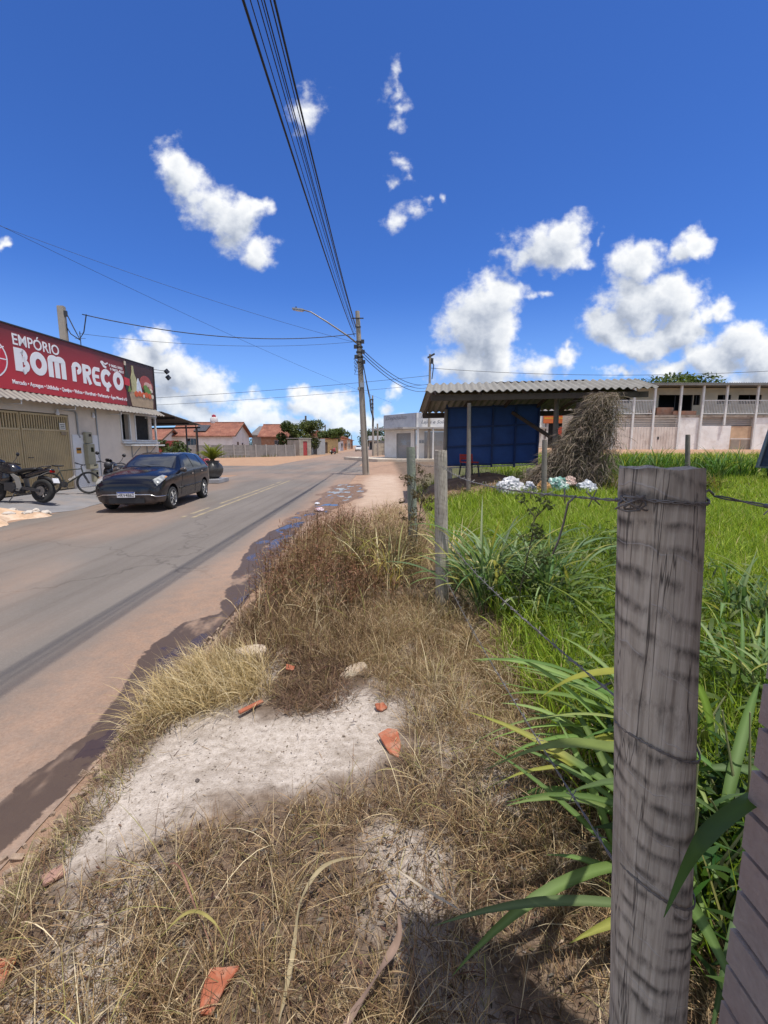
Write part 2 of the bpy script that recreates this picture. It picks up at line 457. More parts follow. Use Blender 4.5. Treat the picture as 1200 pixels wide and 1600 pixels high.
def text_mesh(body, size=1.0, depth=.004, offset=0.0, shear=0.0, spacing=1.0, align='LEFT'):
    cu = bpy.data.curves.new('txt', 'FONT')
    cu.body = body; cu.size = size; cu.extrude = depth/2; cu.offset = offset; cu.shear = shear
    cu.space_character = spacing; cu.align_x = align; cu.resolution_u = 3
    o = bpy.data.objects.new('txt', cu); COL.objects.link(o)
    dg = bpy.context.evaluated_depsgraph_get(); dg.update()
    me = bpy.data.meshes.new_from_object(o.evaluated_get(dg))
    bpy.data.objects.remove(o); bpy.data.curves.remove(cu)
    return me
def put_text(name, body, m, parent, mtx, width=None, height=None, **kw):
    me = text_mesh(body, **kw)
    xs = [v.co.x for v in me.vertices]; ys = [v.co.y for v in me.vertices]
    x0, x1, y0, y1 = min(xs), max(xs), min(ys), max(ys)
    sx = width/(x1-x0) if width else 1.0
    sy = height/(y1-y0) if height else sx
    me.transform(mtx @ Matrix.Diagonal((sx, sy, 1, 1)) @ Matrix.Translation((-x0, -y0, 0)))
    me.materials.clear(); me.materials.append(m); me.name = name
    o = bpy.data.objects.new(name, me); COL.objects.link(o); o.parent = parent
    return o

# ---------------------------------------------------------------- the shop
FD = Vector((-.0569, -.99838, 0))
shop = empty('shop_building', (-10.5, 20.3, 0), math.atan2(FD.y, FD.x), 'cream walled corner shop with a ribbed beige gate, tin awning and serving window', 'shop')
b = MB()
H1 = 3.22
b.box2((4.72-1.02, -.25, 0), (1.95, 0, H1)).box2((4.715, -.25, 0), (3.7, 0, H1))
b = MB()
b.box2((1.95, -.25, 0), (4.72, 0, H1))                    # wall between window and gate
b.box2((4.72, -.25, 2.56), (8.60, 0, H1))                 # lintel over gate
b.box2((8.60, -.25, 0), (14, 0, H1))
b.box2((-.70, -.25, 0), (1.95, 0, 1.70))                  # below window
b.box2((-.70, -.25, 2.86), (1.95, 0, H1))
b.box2((1.02, -.25, 1.70), (1.30, 0.01, 2.86))            # pillar
b.box2((-.70, -9, 0), (-.45, -.25, H1))                   # right end wall
b.box2((13.8, -9, 0), (14, -.25, H1)); b.box2((-.45, -9, 0), (13.8, -8.8, H1))
b.build('wall', M_shopwall, shop)
b = MB(); b.box2((-.70, -9, H1+.002), (14, -.02, H1+.15)); b.build('roof', M_concrete, shop)
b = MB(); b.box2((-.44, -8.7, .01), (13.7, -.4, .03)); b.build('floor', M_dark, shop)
b = MB(); b.box2((-.44, -.36, .03), (13.7, -.30, H1)); b.build('shade_backing', M_dark, shop)  # dark sheet added close behind the openings in place of interior shade
# painted service panel
b = MB(); b.box2((3.38, .002, .05), (4.66, .03, 1.90)); b.build('service_panel', M_whitepaint, shop, bevel=.004)
# gate: two ribbed leaves with an open slotted band on top
for (s0, s1) in ((4.74, 6.63), (6.67, 8.58)):
    b = MB(); n = 26; w = (s1-s0)/n
    prof = []
    for i in range(n):
        a = s0+i*w
        prof += [(a, -.06), (a+w*.2, -.03), (a+w*.6, -.03), (a+w*.8, -.06)]
    prof.append((s1, -.06))
    vs = [(p[0], p[1], .12) for p in prof]+[(p[0], p[1], 2.02) for p in prof]; m = len(prof)
    b.add(vs, [(i, i+1, m+i+1, m+i) for i in range(m-1)])
    vs = [(p[0], p[1]-.02, .12) for p in prof]+[(p[0], p[1]-.02, 2.02) for p in prof]
    b.add(vs, [(i+1, i, m+i, m+i+1) for i in range(m-1)])
    lf = b.build('gate_leaf', M_gate, shop)
    b = MB()
    for i in range(20):
        a = s0+(s1-s0)*(i+.5)/20
        b.box((a, -.05, 2.25), (.045, .03, .46))
    b.build('slatted_vent', M_gate, lf)
    b = MB()
    for zz in (.10, 2.02, 2.50): b.box(((s0+s1)/2, -.045, zz), (s1-s0, .06, .06))
    for ss in (s0+.02, s1-.02): b.box((ss, -.046, 1.31), (.04, .055, 2.36))
    b.build('gate_frame', M_gate, lf)
b = MB(); b.tube([(6.52, 0, 1.16), (6.52, .05, 1.16), (6.38, .05, 1.16)], .014, 6); b.build('gate_handle', M_dark_metal, shop)
M_paper = mat('paper_notice', (.72,.68,.58), .7, .1, 30)
b = MB(); b.box((5.03, .002, 2.16), (.26, .012, .22)); nt_ = b.build('notice', M_paper, shop)
M_ink = mat('dark_ink', (.05,.045,.04), .7)
b = MB()
for i in range(3): b.box((5.03, .0095, 2.215-i*.055), (.20-.03*(i == 1), .002, .022))
b.build('notice_text', M_ink, nt_)
b = MB(); b.box((5.0, .002, 1.93), (.22, .012, .12)); b.build('notice', mat('brown_notice', (.30,.22,.13), .7), shop)
# boxes for electricity, water and intercom
M_box = mat('beige_meter_box', (.33,.30,.20), .55, .1, 5)
for (s, z, w, h, dp) in ((3.98, 1.80, .34, .40, .10), (3.98, 1.22, .40, .72, .14), (3.93, .78, .44, .18, .16), (3.78, .42, .28, .42, .10)):
    b = MB(); b.box((s, .03+dp/2, z), (w, dp, h)); o = b.build('meter_box', M_box, shop, bevel=.012)
    b = MB(); b.box((s-.05, .03+dp+.002, z+h*.22), (w*.34, .006, h*.22)); b.build('dial_window', M_glass_dark, o)
b = MB(); b.box((4.42, .034, 1.35), (.22, .01, .20)); o = b.build('warning_plate', mat('orange_plate', (.55,.25,.03), .5), shop)
b = MB(); b.box((4.42, .0405, 1.39), (.20, .003, .07)); b.build('warning_text', M_ink, o)
b = MB(); b.tube([(3.37, .03, .10), (3.37, .03, 2.95)], .022, 8); b.tube([(4.9, .03, 2.72), (4.45, .03, 2.70), (4.36, .03, 2.62), (4.36, .03, 1.90), (4.30, .03, 1.80)], .03, 8)
b.build('conduit', M_grey_metal, shop, smooth='auto')
# window frames and serving shelf
b = MB()
for (s0, s1) in ((-.60, 1.01), (1.31, 1.94)):
    b.box2((s0, -.05, 1.70), (s1, .03, 1.76)); b.box2((s0, -.05, 2.79), (s1, .03, 2.85))
    b.box2((s0, -.048, 1.762), (s0+.06, .028, 2.788)); b.box2((s1-.06, -.048, 1.762), (s1, .028, 2.788))
b.build('window_frame', M_white_metal, shop)
b = MB(); b.box2((-.64, .032, 1.60), (1.99, .12, 1.68)); b.box2((-.45, .03, 1.50), (1.85, .46, 1.56)); b.build('serving_shelf', M_white_metal, shop, bevel=.008)
for s in (.25, 1.35):
    b = MB(); b.bar((s, .02, 1.49), (s, .02, 1.02), .03); b.bar((s, .02, 1.04), (s, .42, 1.49), .03); b.build('shelf_bracket', M_grey_metal, shop)
# awning: corrugated sheet carried on pipe brackets
b = MB(); ns = 14.6/.1825; xs = np.arange(-.40, 14.1, .0304)
z0 = lambda s, o_: 3.13-.62*(o_-.1)+.020*math.sin(2*PI*s/.22)
vs = []
for s in xs:
    for o_ in (.10, .58): vs.append((s, o_, z0(s, o_)))
for s in xs:
    for o_ in (.10, .58): vs.append((s, o_, z0(s, o_)-.012))
m = len(xs)
fs = [(2*i, 2*i+2, 2*i+3, 2*i+1) for i in range(m-1)]+[(2*m+2*i, 2*m+2*i+1, 2*m+2*i+3, 2*m+2*i+2) for i in range(m-1)]
fs += [(2*i+1, 2*i+3, 2*m+2*i+3, 2*m+2*i+1) for i in range(m-1)]
b.add(vs, fs); b.build('awning', M_galv, shop)
for s in (.2, 2.6, 5.0, 7.1, 9.2):
    b = MB(); b.tube([(s, .0, 2.72), (s, .50, 2.72), (s, .50, 2.86)], .022, 8); b.build('awning_bracket', M_white_metal, shop)
for s in (3.55, 5.25):
    b = MB(); b.cyl((s, .06, 2.72), (s, .06, 2.62), .035); b.lathe([(.0, -.11), (.05, -.09), (.06, -.04), (.035, 0)], (s, .06, 2.62), 'z', 12); b.build('wall_lamp', M_letter, shop, smooth=True)
# lean-to tin roof at the far end of the shop
b = MB()
A = [(-.72, .25, 3.06), (-9.3, -1.95, 2.84)]; B_ = [(-.72, -6.5, 2.95), (-9.3, -9.0, 2.72)]
m = 130; vs = []
for i in range(m):
    t = i/(m-1); w = .022*math.sin(t*2*PI*48)
    p = Vector(A[0]).lerp(Vector(A[1]), t); q = Vector(B_[0]).lerp(Vector(B_[1]), t)
    vs += [(p.x, p.y, p.z+w), (q.x, q.y, q.z+w), (p.x, p.y, p.z+w-.014), (q.x, q.y, q.z+w-.014)]
fs = []
for i in range(m-1): k = 4*i; fs += [(k, k+1, k+5, k+4), (k+2, k+6, k+7, k+3), (k, k+4, k+6, k+2)]
b.add(vs, fs)
b.build('side_roof', mat('dull_tin_roof', (.16,.15,.14), .6, .2, 2, metal=.3), shop)
b = MB()
for s, zt in ((-3.2, 2.93), (-6.2, 2.80), (-9.2, 2.68)):
    b.bar((s, .2+.256*(s+.72), zt-.02), (s, -7.0, zt-.10), .05, .10)
b.build('roof_beam', M_dark_metal, shop)
for s, o_ in ((-6.2, -1.4), (-9.0, -2.1)):
    b = MB(); b.cyl((s, o_, -.1), (s, o_, 2.66), .045); b.build('roof_post', M_dark_metal, shop)

# ---------------------------------------------------------------- the shop sign
sign = empty('shop_sign', (-10.5, 20.3, 0), math.atan2(FD.y, FD.x), 'long dark red shop sign with white lettering and a grocery bag picture', 'sign')
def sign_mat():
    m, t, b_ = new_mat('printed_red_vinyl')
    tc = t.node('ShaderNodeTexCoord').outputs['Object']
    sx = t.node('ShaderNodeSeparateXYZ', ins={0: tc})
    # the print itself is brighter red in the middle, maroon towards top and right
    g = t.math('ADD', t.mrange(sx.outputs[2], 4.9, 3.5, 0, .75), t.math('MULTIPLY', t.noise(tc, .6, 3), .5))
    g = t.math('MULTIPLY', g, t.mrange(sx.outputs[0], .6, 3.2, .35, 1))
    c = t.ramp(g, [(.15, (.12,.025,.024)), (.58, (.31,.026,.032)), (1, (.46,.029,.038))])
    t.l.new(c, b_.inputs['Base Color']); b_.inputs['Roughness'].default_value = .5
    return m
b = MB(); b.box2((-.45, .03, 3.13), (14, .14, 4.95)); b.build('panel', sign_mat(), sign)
b = MB(); b.box2((-.50, .01, 3.10), (-.4505, .17, 4.99)); b.box2((-.4505, .01, 4.952), (14, .17, 4.99)); b.build('frame', M_dark_metal, sign)
def ST(s, z, out=.1425):    # text placed with its lower left corner at (s, z)
    return Matrix(((-1,0,0,s),(0,0,1,out),(0,1,0,z),(0,0,0,1)))
put_text('lettering', 'EMPÓRIO', M_letter, sign, ST(6.76, 4.43), width=1.75, height=.40, offset=.012, depth=.006)
put_text('lettering', 'Mercado • Açougue • Utilidade • Queijos • Vinhos • Hortifruti • Perfumaria • Água Mineral e Gás', M_letter, sign, ST(6.92, 3.27), width=5.42, height=.19, offset=.022, depth=.006)
put_text('lettering', '9 9682-3662', M_letter, sign, ST(2.55, 4.51), width=.82, height=.10, offset=.015, depth=.006)
put_text('lettering', '9 9602-4821', M_letter, sign, ST(2.50, 4.37), width=.82, height=.10, offset=.015, depth=.006)
class L2:
    def __init__(s): s.b = MB(); s.k = 0
    def strip(s, pts, w, closed=False):
        n = len(pts); L = []; R_ = []
        for i in range(n):
            if closed: a, c = pts[i-1], pts[(i+1) % n]
            else: a, c = pts[max(0, i-1)], pts[min(n-1, i+1)]
            dx, dy = c[0]-a[0], c[1]-a[1]; l = math.hypot(dx, dy) or 1
            nx_, ny_ = -dy/l*w/2, dx/l*w/2
            L.append((pts[i][0]+nx_, pts[i][1]+ny_)); R_.append((pts[i][0]-nx_, pts[i][1]-ny_))
        th = .006+.0009*(s.k % 7); s.k += 1
        y0, y1 = .1405, .1405+th
        vs = []
        for i in range(n): vs += [(-L[i][0], y0, L[i][1]), (-R_[i][0], y0, R_[i][1]), (-L[i][0], y1, L[i][1]), (-R_[i][0], y1, R_[i][1])]
        fs = []
        for i in range(n if closed else n-1):
            k = 4*i; j = 4*((i+1) % n)
            fs += [(k+2, k+3, j+3, j+2), (k, j, j+1, k+1), (k, k+2, j+2, j), (k+1, j+1, j+3, k+3)]
        if not closed: fs += [(0, 1, 3, 2), (4*n-4, 4*n-2, 4*n-1, 4*n-3)]
        s.b.add(vs, fs)
    def poly(s, pts):
        th = .006+.0009*(s.k % 7); s.k += 1
        s.b.prism([(-p[0], p[1]) for p in pts], 'xz', .1405, th)
def arc(cx, cy, rx, ry, a0, a1, n=20):
    return [(cx+rx*math.cos(math.radians(a0+(a1-a0)*i/n)), cy+ry*math.sin(math.radians(a0+(a1-a0)*i/n))) for i in range(n+1)]
def ring(l, u0, u1, z0, z1, w):
    cx, cz = (u0+u1)/2, (z0+z1)/2
    l.strip(arc(cx, cz, (u1-u0-w)/2, (z1-z0-w)/2, 0, 360, 36)[:-1], w, True)
ZB, ZT = 3.70, 4.36; Wd = .19
def lettr(fn, *a):
    l = L2(); fn(l, *a); l.b.build('lettering', M_letter, sign)
def cB(l, u0, u1):
    l.strip([(u0+.13, ZB), (u0+.13, ZT)], .26)
    l.strip([(u0+.29, ZB), (u0+.30, ZB+.001)]+arc(u1-.20, ZB+.18, .11, .11, -90, 90, 10)+[(u0+.33, ZB+.29)], .16)
    l.strip([(u0+.25, ZT-.08), (u0+.30, ZT-.08)]+arc(u1-.25, ZT-.19, .11, .11, 90, -90, 10)+[(u0+.36, ZT-.30)], .16)
def cO(l, u0, u1): ring(l, u0, u1, ZB-.02, ZT+.02, .20)
def cM(l, u0, u1):
    w = (u1-u0)
    for i in range(3): l.strip([(u0+w*(.13+.37*i), ZB), (u0+w*(.13+.37*i), ZT-.13)], w*.27)
    l.strip(arc(u0+w*.315, ZT-.13-.02, w*.185, .09, 180, 0, 12), w*.27)
    l.strip(arc(u0+w*.685, ZT-.13-.02, w*.185, .09, 180, 0, 12), w*.27)
def cP(l, u0, u1):
    l.strip([(u0+.09, ZB), (u0+.09, ZT-.16)], .18)
    l.strip([(u0+.09, ZT-.2)]+arc(u0+.24, ZT-.20, .15, .13, 180, -90, 16), .15)
def cR(l, u0, u1):
    l.strip([(u0+.08, ZB), (u0+.08, ZT)], .16)
    l.strip([(u0+.14, ZT-.07)]+arc(u1-.16, ZT-.18, .09, .11, 90, -90, 10)+[(u0+.15, ZT-.30)], .13)
    l.strip([(u0+.20, ZB+.33), (u1-.08, ZB)], .15)
def cE(l, u0, u1):
    l.strip([(u1, ZT-.07), (u0+.22, ZT-.07)]+arc(u0+.22, ZB+.33, .13, .26, 90, 270, 14)+[(u1, ZB+.07)], .14)
    l.strip([(u0+.1, ZB+.33), (u1-.06, ZB+.33)], .12)
def cC(l, u0, u1):
    l.strip(arc((u0+u1)/2, (ZB+ZT)/2, (u1-u0)/2-.1, (ZT-ZB)/2-.08, 38, 322, 26), .19)
    l.strip([((u0+u1)/2+.02, ZB), ((u0+u1)/2, ZB-.14)], .14)
lettr(cB, -6.76, -6.24); lettr(cO, -6.22, -5.58); lettr(cM, -5.53, -4.80)
lettr(cP, -4.52, -4.08); lettr(cR, -4.01, -3.57); lettr(cE, -3.56, -3.12); lettr(cC, -3.08, -2.42); lettr(cO, -2.38, -1.74)
l = L2(); ring(l, -8.4, -7.0, 3.35, 4.55, .045); l.strip([(-7.5, 3.95), (-7.0, 3.95)], .03); l.strip([(-7.5, 4.1), (-7.08, 4.3)], .03); l.b.build('emblem_ring', M_letter, sign)
l = L2(); l.poly(arc(-7.7, 3.95, .66, .56, 0, 360, 40)[:-1]); l.b.build('emblem_disc', mat('bright_red_print', (.55,.03,.05), .5), sign)
l = L2(); l.strip([(-3.0, 4.62), (-2.86, 4.47), (-2.72, 4.44)], .09); l.strip([(-2.92, 4.63), (-2.78, 4.55), (-2.62, 4.62)], .05); l.b.build('phone_symbol', M_letter, sign)
# grocery bag picture
def pic(name, col, polys):
    l = L2()
    for p in polys: l.poly(p)
    l.b.build(name, mat('print_'+name, col, .5, .12, 8), sign)
pic('dark_backdrop', (.060,.022,.018), [[(-1.62, 3.132), (.44, 3.132), (.44, 4.94), (-1.5, 4.94)]])
def pic2(name, col, polys, lay):
    for i, p in enumerate(polys):
        b = MB(); b.prism([(-q[0], q[1]) for q in p], 'xz', .146, .006+lay*.004+i*.0006)
        b.build(name, mat('print_'+name, col, .5, .15, 9), sign)
pic2('paper_bag', (.40,.29,.18), [[(-1.28, 3.14), (.24, 3.14), (.30, 3.62), (-1.46, 3.80)]], 1)
pic2('meat', (.36,.07,.06), [arc(-.2, 4.18, .42, .32, 0, 360, 24)[:-1], arc(.05, 4.02, .28, .30, 0, 360, 24)[:-1]], 1)
pic2('meat_fat', (.62,.40,.34), [arc(-.12, 4.14, .22, .10, 0, 360, 18)[:-1], arc(.14, 4.05, .10, .16, 0, 360, 18)[:-1]], 2)
pic2('wine_bottle', (.035,.03,.02), [[(-1.62, 3.75), (-1.32, 3.75), (-1.30, 4.25), (-1.46, 4.5), (-1.52, 4.85), (-1.62, 4.85), (-1.60, 4.5), (-1.68, 4.25)]], 2)
pic2('wine_label', (.55,.04,.05), [[(-1.69, 3.95), (-1.36, 3.92), (-1.36, 4.22), (-1.69, 4.25)]], 3)
pic2('bottle_cap', (.62,.52,.40), [[(-1.63, 4.72), (-1.52, 4.72), (-1.52, 4.88), (-1.63, 4.88)]], 3)
pic2('tall_bottle', (.45,.42,.22), [[(-1.22, 3.72), (-.90, 3.72), (-.88, 4.25), (-1.02, 4.5), (-1.05, 4.78), (-1.15, 4.78), (-1.16, 4.5), (-1.26, 4.25)]], 3)
pic2('milk_carton', (.62,.66,.74), [[(-.95, 3.70), (-.50, 3.66), (-.62, 4.1), (-.76, 4.32), (-.88, 4.1)]], 4)
pic2('tomato', (.60,.11,.03), [arc(-.95+.24*i, 3.66+.03*(i % 2), .13, .12, 0, 360, 16)[:-1] for i in range(5)], 5)
pic2('green_leaves', (.14,.25,.05), [[(-.42, 4.05), (-.22, 4.12), (.06, 3.92), (.20, 3.66), (-.10, 3.60), (-.30, 3.72)], [(-1.5, 3.7), (-1.4, 3.96), (-1.3, 3.72)]], 5)
pic2('onion', (.66,.60,.50), [arc(.22, 3.66, .09, .09, 0, 360, 14)[:-1], arc(.18, 3.90, .07, .08, 0, 360, 14)[:-1], arc(-.44, 3.62, .07, .07, 0, 360, 14)[:-1]], 6)
# twin floodlight on an arm at the sign's far end
fl = empty('floodlight', (-10.43, 20.75, 4.85), math.atan2(FD.y, FD.x), 'twin black floodlight on a thin arm at the far end of the red sign', 'light')
b = MB(); b.tube([(-.05, 0, .05), (-1.0, .15, .12)], .012, 6); b.tube([(-.05, 0, -.10), (-.95, .15, .02)], .012, 6); b.build('arm', M_dark_metal, fl)
for dz, ds in ((.10, -1.02), (-.16, -1.12)):
    b = MB(); b.box((ds, .18, dz), (.24, .10, .20), (.5, .5, 0)); b.build('lamp_head', M_black_plastic, fl, bevel=.01)
# thin aerial mast over the sign
b = MB(); b.cyl((-11.4, 17.6, 3.3), (-11.4, 17.6, 5.75), .02, .015, 6); b.bar((-11.6, 17.6, 5.5), (-11.2, 17.6, 5.5), .012)
tag(b.build('roof_mast', M_dark_metal), 'thin dark metal mast standing on the shop roof behind the red sign', 'mast')
# square concrete service pole behind the sign
sp = empty('service_pole', (-13.3, 19.5, 0), .2, 'square weathered concrete service pole rising behind the red shop sign', 'utility pole')
b = MB(); b.box((0, 0, 3.6), (.26, .22, 7.2)); b.build('shaft', M_pole, sp, bevel=.02)
b = MB(); b.box((.16, -.05, 6.9), (.12, .10, .22)); b.cyl((.13, 0, 6.5), (.13, 0, 6.2), .03); b.build('insulator', M_dark_metal, sp)
b = MB(); b.tube([(.2, -.05, 6.9), (.45, -.1, 6.3), (.62, -.1, 5.9), (.80, -.1, 6.2), (.95, -.1, 6.9)], .022, 6); b.tube([(.13, 0, 6.4), (.3, -.1, 6.1), (.65, -.1, 5.85)], .02, 6); b.build('drop_cable', M_black_plastic, sp)

# ---------------------------------------------------------------- forecourt
ap = np.array([(-10.6, 20.9), (-10.9, 8), (-8.6, 8), (-8.35, 10.2), (-7.95, 11.2), (-7.95, 13.2), (-8.25, 16), (-8.5, 20.6)])
xs = np.linspace(-11.2, -7.8, 50); ys = np.linspace(6, 21.4, 120)
XX, YY = np.meshgrid(xs, ys); ZZ = terrain(XX, YY)+.012
edge = -7.95+.12*np.sin(YY*1.9)+.35*(fbm(YY*.8, YY*0+2, 3)-.5)-.45*sstep(11.6, 10.3, YY)
XX2 = np.minimum(XX, edge)
ZZ = terrain(XX2, YY)+.010
ii = np.arange(XX.size).reshape(XX.shape)
o = np_mesh('pavement', np.stack([XX2, YY, ZZ], -1).reshape(-1, 3), np.stack([ii[:-1,:-1], ii[:-1,1:], ii[1:,1:], ii[1:,:-1]], -1).reshape(-1, 4), mat('bluish_concrete_paving', (.19,.185,.19), .85, .16, 1.6, .25, 60, dirt=(.28,.22,.18), dscale=1.1, damt=.6), smooth=True)
tag(o, kind='structure')
# heap of sand with broken concrete lumps
xs = np.linspace(-13.2, -7.85, 60); ys = np.linspace(8.9, 10.75, 34); XX, YY = np.meshgrid(xs, ys)
dd = np.minimum(np.minimum(XX+13.2, -7.95-XX+.2*np.sin(YY*5)), np.minimum(YY-8.9, 10.7-YY))
hh = .13*sstep(0, .28, dd)*(.55+.9*fbm(XX*1.8, YY*1.8, 4))-.03
ii = np.arange(XX.size).reshape(XX.shape)
o = np_mesh('sand_heap', np.stack([XX, YY, terrain(XX, YY)+hh], -1).reshape(-1, 3), np.stack([ii[:-1,:-1], ii[:-1,1:], ii[1:,1:], ii[1:,:-1]], -1).reshape(-1, 4), mat('orange_sand', (.50,.34,.22), .95, .25, 4, .6, 30, dirt=(.62,.53,.44), dscale=2, damt=.6), smooth=True)
tag(o, 'low heap of orange sand on the roadside before the black motorcycle', 'sand heap')

def rock(name, loc, dims, m, seed, lab, cat, group=None, lumps=.35, flat=False):
    bm = bmesh.new(); bmesh.ops.create_icosphere(bm, subdivisions=3, radius=1)
    r = random.Random(seed); off = Vector((r.random()*50, r.random()*50, r.random()*50))
    from mathutils import noise as mn
    for v in bm.verts:
        n = mn.noise(v.co*1.1+off)*lumps+mn.noise(v.co*3+off)*lumps*.35
        c = v.co*(1+n)
        if flat: c.z = max(-.6, min(.55, c.z))
        v.co = Vector((c.x*dims[0]/2, c.y*dims[1]/2, c.z*dims[2]/2))
    me = bpy.data.meshes.new(name); bm.to_mesh(me); bm.free()
    me.materials.append(m); o = bpy.data.objects.new(name, me); COL.objects.link(o)
    o.location = loc; o.rotation_euler = (0, 0, r.random()*6)
    tag(o, lab, cat, group); return o
M_lump = mat('broken_concrete', (.52,.47,.41), .95, .25, 5, .6, 25, dirt=(.22,.18,.15), dscale=3, damt=.5)
for i, (x, y, d) in enumerate([(-8.25, 10.25, .30), (-8.05, 10.55, .24), (-8.5, 10.0, .26), (-8.75, 10.45, .2), (-8.35, 10.62, .22)]):
    rock('concrete_lump', (x, y, tz(x, y)+.06), (d, d*.8, d*.6), M_lump, 40+i, 'pale broken concrete lump at the tip of the orange sand heap', 'rubble', 'concrete lumps on the sand heap', .5)
# ---------------------------------------------------------------- the hatchback
def paint_mat(name, col, dust=(.30,.24,.20)):
    m, t, b = new_mat(name)
    tc = t.node('ShaderNodeTexCoord').outputs['Object']
    sx = t.node('ShaderNodeSeparateXYZ', ins={0: tc})
    dn = t.math('MULTIPLY', t.mrange(sx.outputs[2], .62, .22, 0, .55), t.mrange(t.noise(tc, 5, 5), .3, .7))
    t.l.new(t.mix(dn, col, dust), b.inputs['Base Color'])
    t.l.new(t.mrange(dn, 0, .5, .14, .7), b.inputs['Roughness'])
    b.inputs['Coat Weight'].default_value = .25; b.inputs['Coat Roughness'].default_value = .08; b.inputs['Specular IOR Level'].default_value = .35
    MATS[name] = m
    return m
M_carpaint = paint_mat('black_car_paint', (.006,.007,.012))
M_carwhite = paint_mat('white_car_paint', (.62,.62,.60))
M_chrome = mat('chrome', (.62,.62,.62), .15, .03, metal=1)
M_alloy = mat('silver_wheel', (.40,.41,.42), .35, .1, 6, metal=.7, dirt=(.14,.12,.10), dscale=6, damt=.5)
def lens_mat():
    m, t, b = new_mat('headlight_lens')
    tc = t.node('ShaderNodeTexCoord').outputs['Object']
    c = t.ramp(t.noise(t.mapping(tc, (30, 6, 6)), 1.0, 2), [(.35, (.14,.145,.14)), (.65, (.42,.43,.41))])
    t.l.new(c, b.inputs['Base Color']); b.inputs['Roughness'].default_value = .12
    b.inputs['Coat Weight'].default_value = 1
    return m
M_lens = lens_mat()
M_windscreen = mat('tinted_windscreen', (.010,.014,.026), .05, .1, spec=.9)
M_sideglass = mat('tinted_side_glass', (.012,.014,.015), .06, .1, spec=.8)

# body stations: x, half width sill, mid, belt, half width roof/bonnet, z bottom, z mid, z belt, z roof edge, z top
ST_ = [
 (1.955,.46,.58,.54,.40,.34,.48,.60,.64,.655),
 (1.930,.60,.70,.66,.50,.25,.46,.64,.70,.72),
 (1.84,.70,.78,.75,.58,.20,.48,.73,.80,.835),
 (1.62,.76,.81,.80,.66,.18,.49,.82,.885,.925),
 (1.25,.79,.83,.82,.69,.18,.51,.88,.95,1.0),
 (.92,.80,.835,.825,.69,.18,.52,.90,.99,1.045),
 (.74,.80,.835,.825,.66,.18,.53,.91,1.03,1.08),
 (.40,.80,.835,.82,.62,.18,.54,.93,1.21,1.26),
 (.06,.80,.835,.82,.585,.18,.54,.945,1.355,1.395),
 (-.45,.80,.835,.82,.575,.18,.55,.96,1.405,1.445),
 (-1.05,.80,.835,.82,.565,.18,.56,.985,1.39,1.43),
 (-1.50,.79,.83,.81,.56,.20,.57,1.00,1.355,1.40),
 (-1.72,.77,.82,.80,.58,.24,.58,1.01,1.27,1.31),
 (-1.86,.74,.80,.77,.62,.28,.58,.99,1.10,1.13),
 (-1.95,.64,.74,.70,.60,.34,.58,.88,.94,.96),
]
def ring_pts(s):
    x, ws, wm, wb, wr, zb, zm, zt, ze, zp = s
    return [(x,0,zb),(x,ws*.7,zb),(x,ws,zb+.07),(x,wm,zm),(x,wb,zt),(x,wr,ze),(x,wr*.6,zp-.006),(x,0,zp)]
RP = np.array([ring_pts(s) for s in ST_])       # (ns, 8, 3)
def cr(P, t):
    n = len(P); i = int(min(max(math.floor(t), 0), n-2)); f = t-i
    p0, p1, p2, p3 = P[max(i-1,0)], P[i], P[i+1], P[min(i+2,n-1)]
    a = .32
    m1, m2 = (p2-p0)*a, (p3-p1)*a
    return (2*f**3-3*f**2+1)*p1+(f**3-2*f**2+f)*m1+(-2*f**3+3*f**2)*p2+(f**3-f**2)*m2
def surf(u, v, side=1):
    rr = np.array([cr(RP[:, k], u) for k in range(8)])
    p = cr(rr, v)
    return np.array([p[0], p[1]*side, p[2]])
def u_of_x(x):
    for i in range(len(ST_)-1):
        if ST_[i][0] >= x >= ST_[i+1][0]: return i+(ST_[i][0]-x)/(ST_[i][0]-ST_[i+1][0])
    return 0 if x > 0 else len(ST_)-1
NU, NV = 57, 22
us = np.linspace(0, len(ST_)-1, NU); vs_ = np.linspace(0, 7, NV)
def patch(name, quad, m, parent, side=1, off=.007, nu=10, nv=6, both=False):
    """quad: four (x, v) corners on the body surface, lifted off it by its own thickness"""
    b = MB()
    for sd in ((1, -1) if both else (side,)):
        outer = []; inner = []
        for i in range(nu+1):
            for j in range(nv+1):
                s, t = i/nu, j/nv
                q = [(1-s)*(1-t)*quad[0][k]+s*(1-t)*quad[1][k]+s*t*quad[2][k]+(1-s)*t*quad[3][k] for k in (0, 1)]
                u = u_of_x(q[0]); p = surf(u, q[1], sd)
                e = .03
                du = surf(min(u+e, len(ST_)-1), q[1], sd)-surf(max(u-e, 0), q[1], sd); dv = surf(u, min(q[1]+e, 7), sd)-surf(u, max(q[1]-e, 0), sd)
                n = np.cross(du, dv)*(-sd); n = n/(np.linalg.norm(n)+1e-9)
                if n[1]*sd < -.2 and q[1] < 6: n = -n
                if n[2] < 0 and q[1] > 5: n = -n
                outer.append(p+n*off); inner.append(p-n*.012)
        w = nv+1; fs = []
        for i in range(nu):
            for j in range(nv): fs.append((i*w+j, (i+1)*w+j, (i+1)*w+j+1, i*w+j+1))
        N = len(outer)
        bd = [i*w for i in range(nu+1)]+[nu*w+j for j in range(1, nv+1)]+[i*w+nv for i in range(nu-1, -1, -1)]+[j for j in range(nv-1, 0, -1)]
        for k in range(len(bd)): a, c = bd[k], bd[(k+1) % len(bd)]; fs.append((a, c, c+N, a+N))
        b.add(outer+inner, fs)
    return b.build(name, m, parent, smooth='auto')

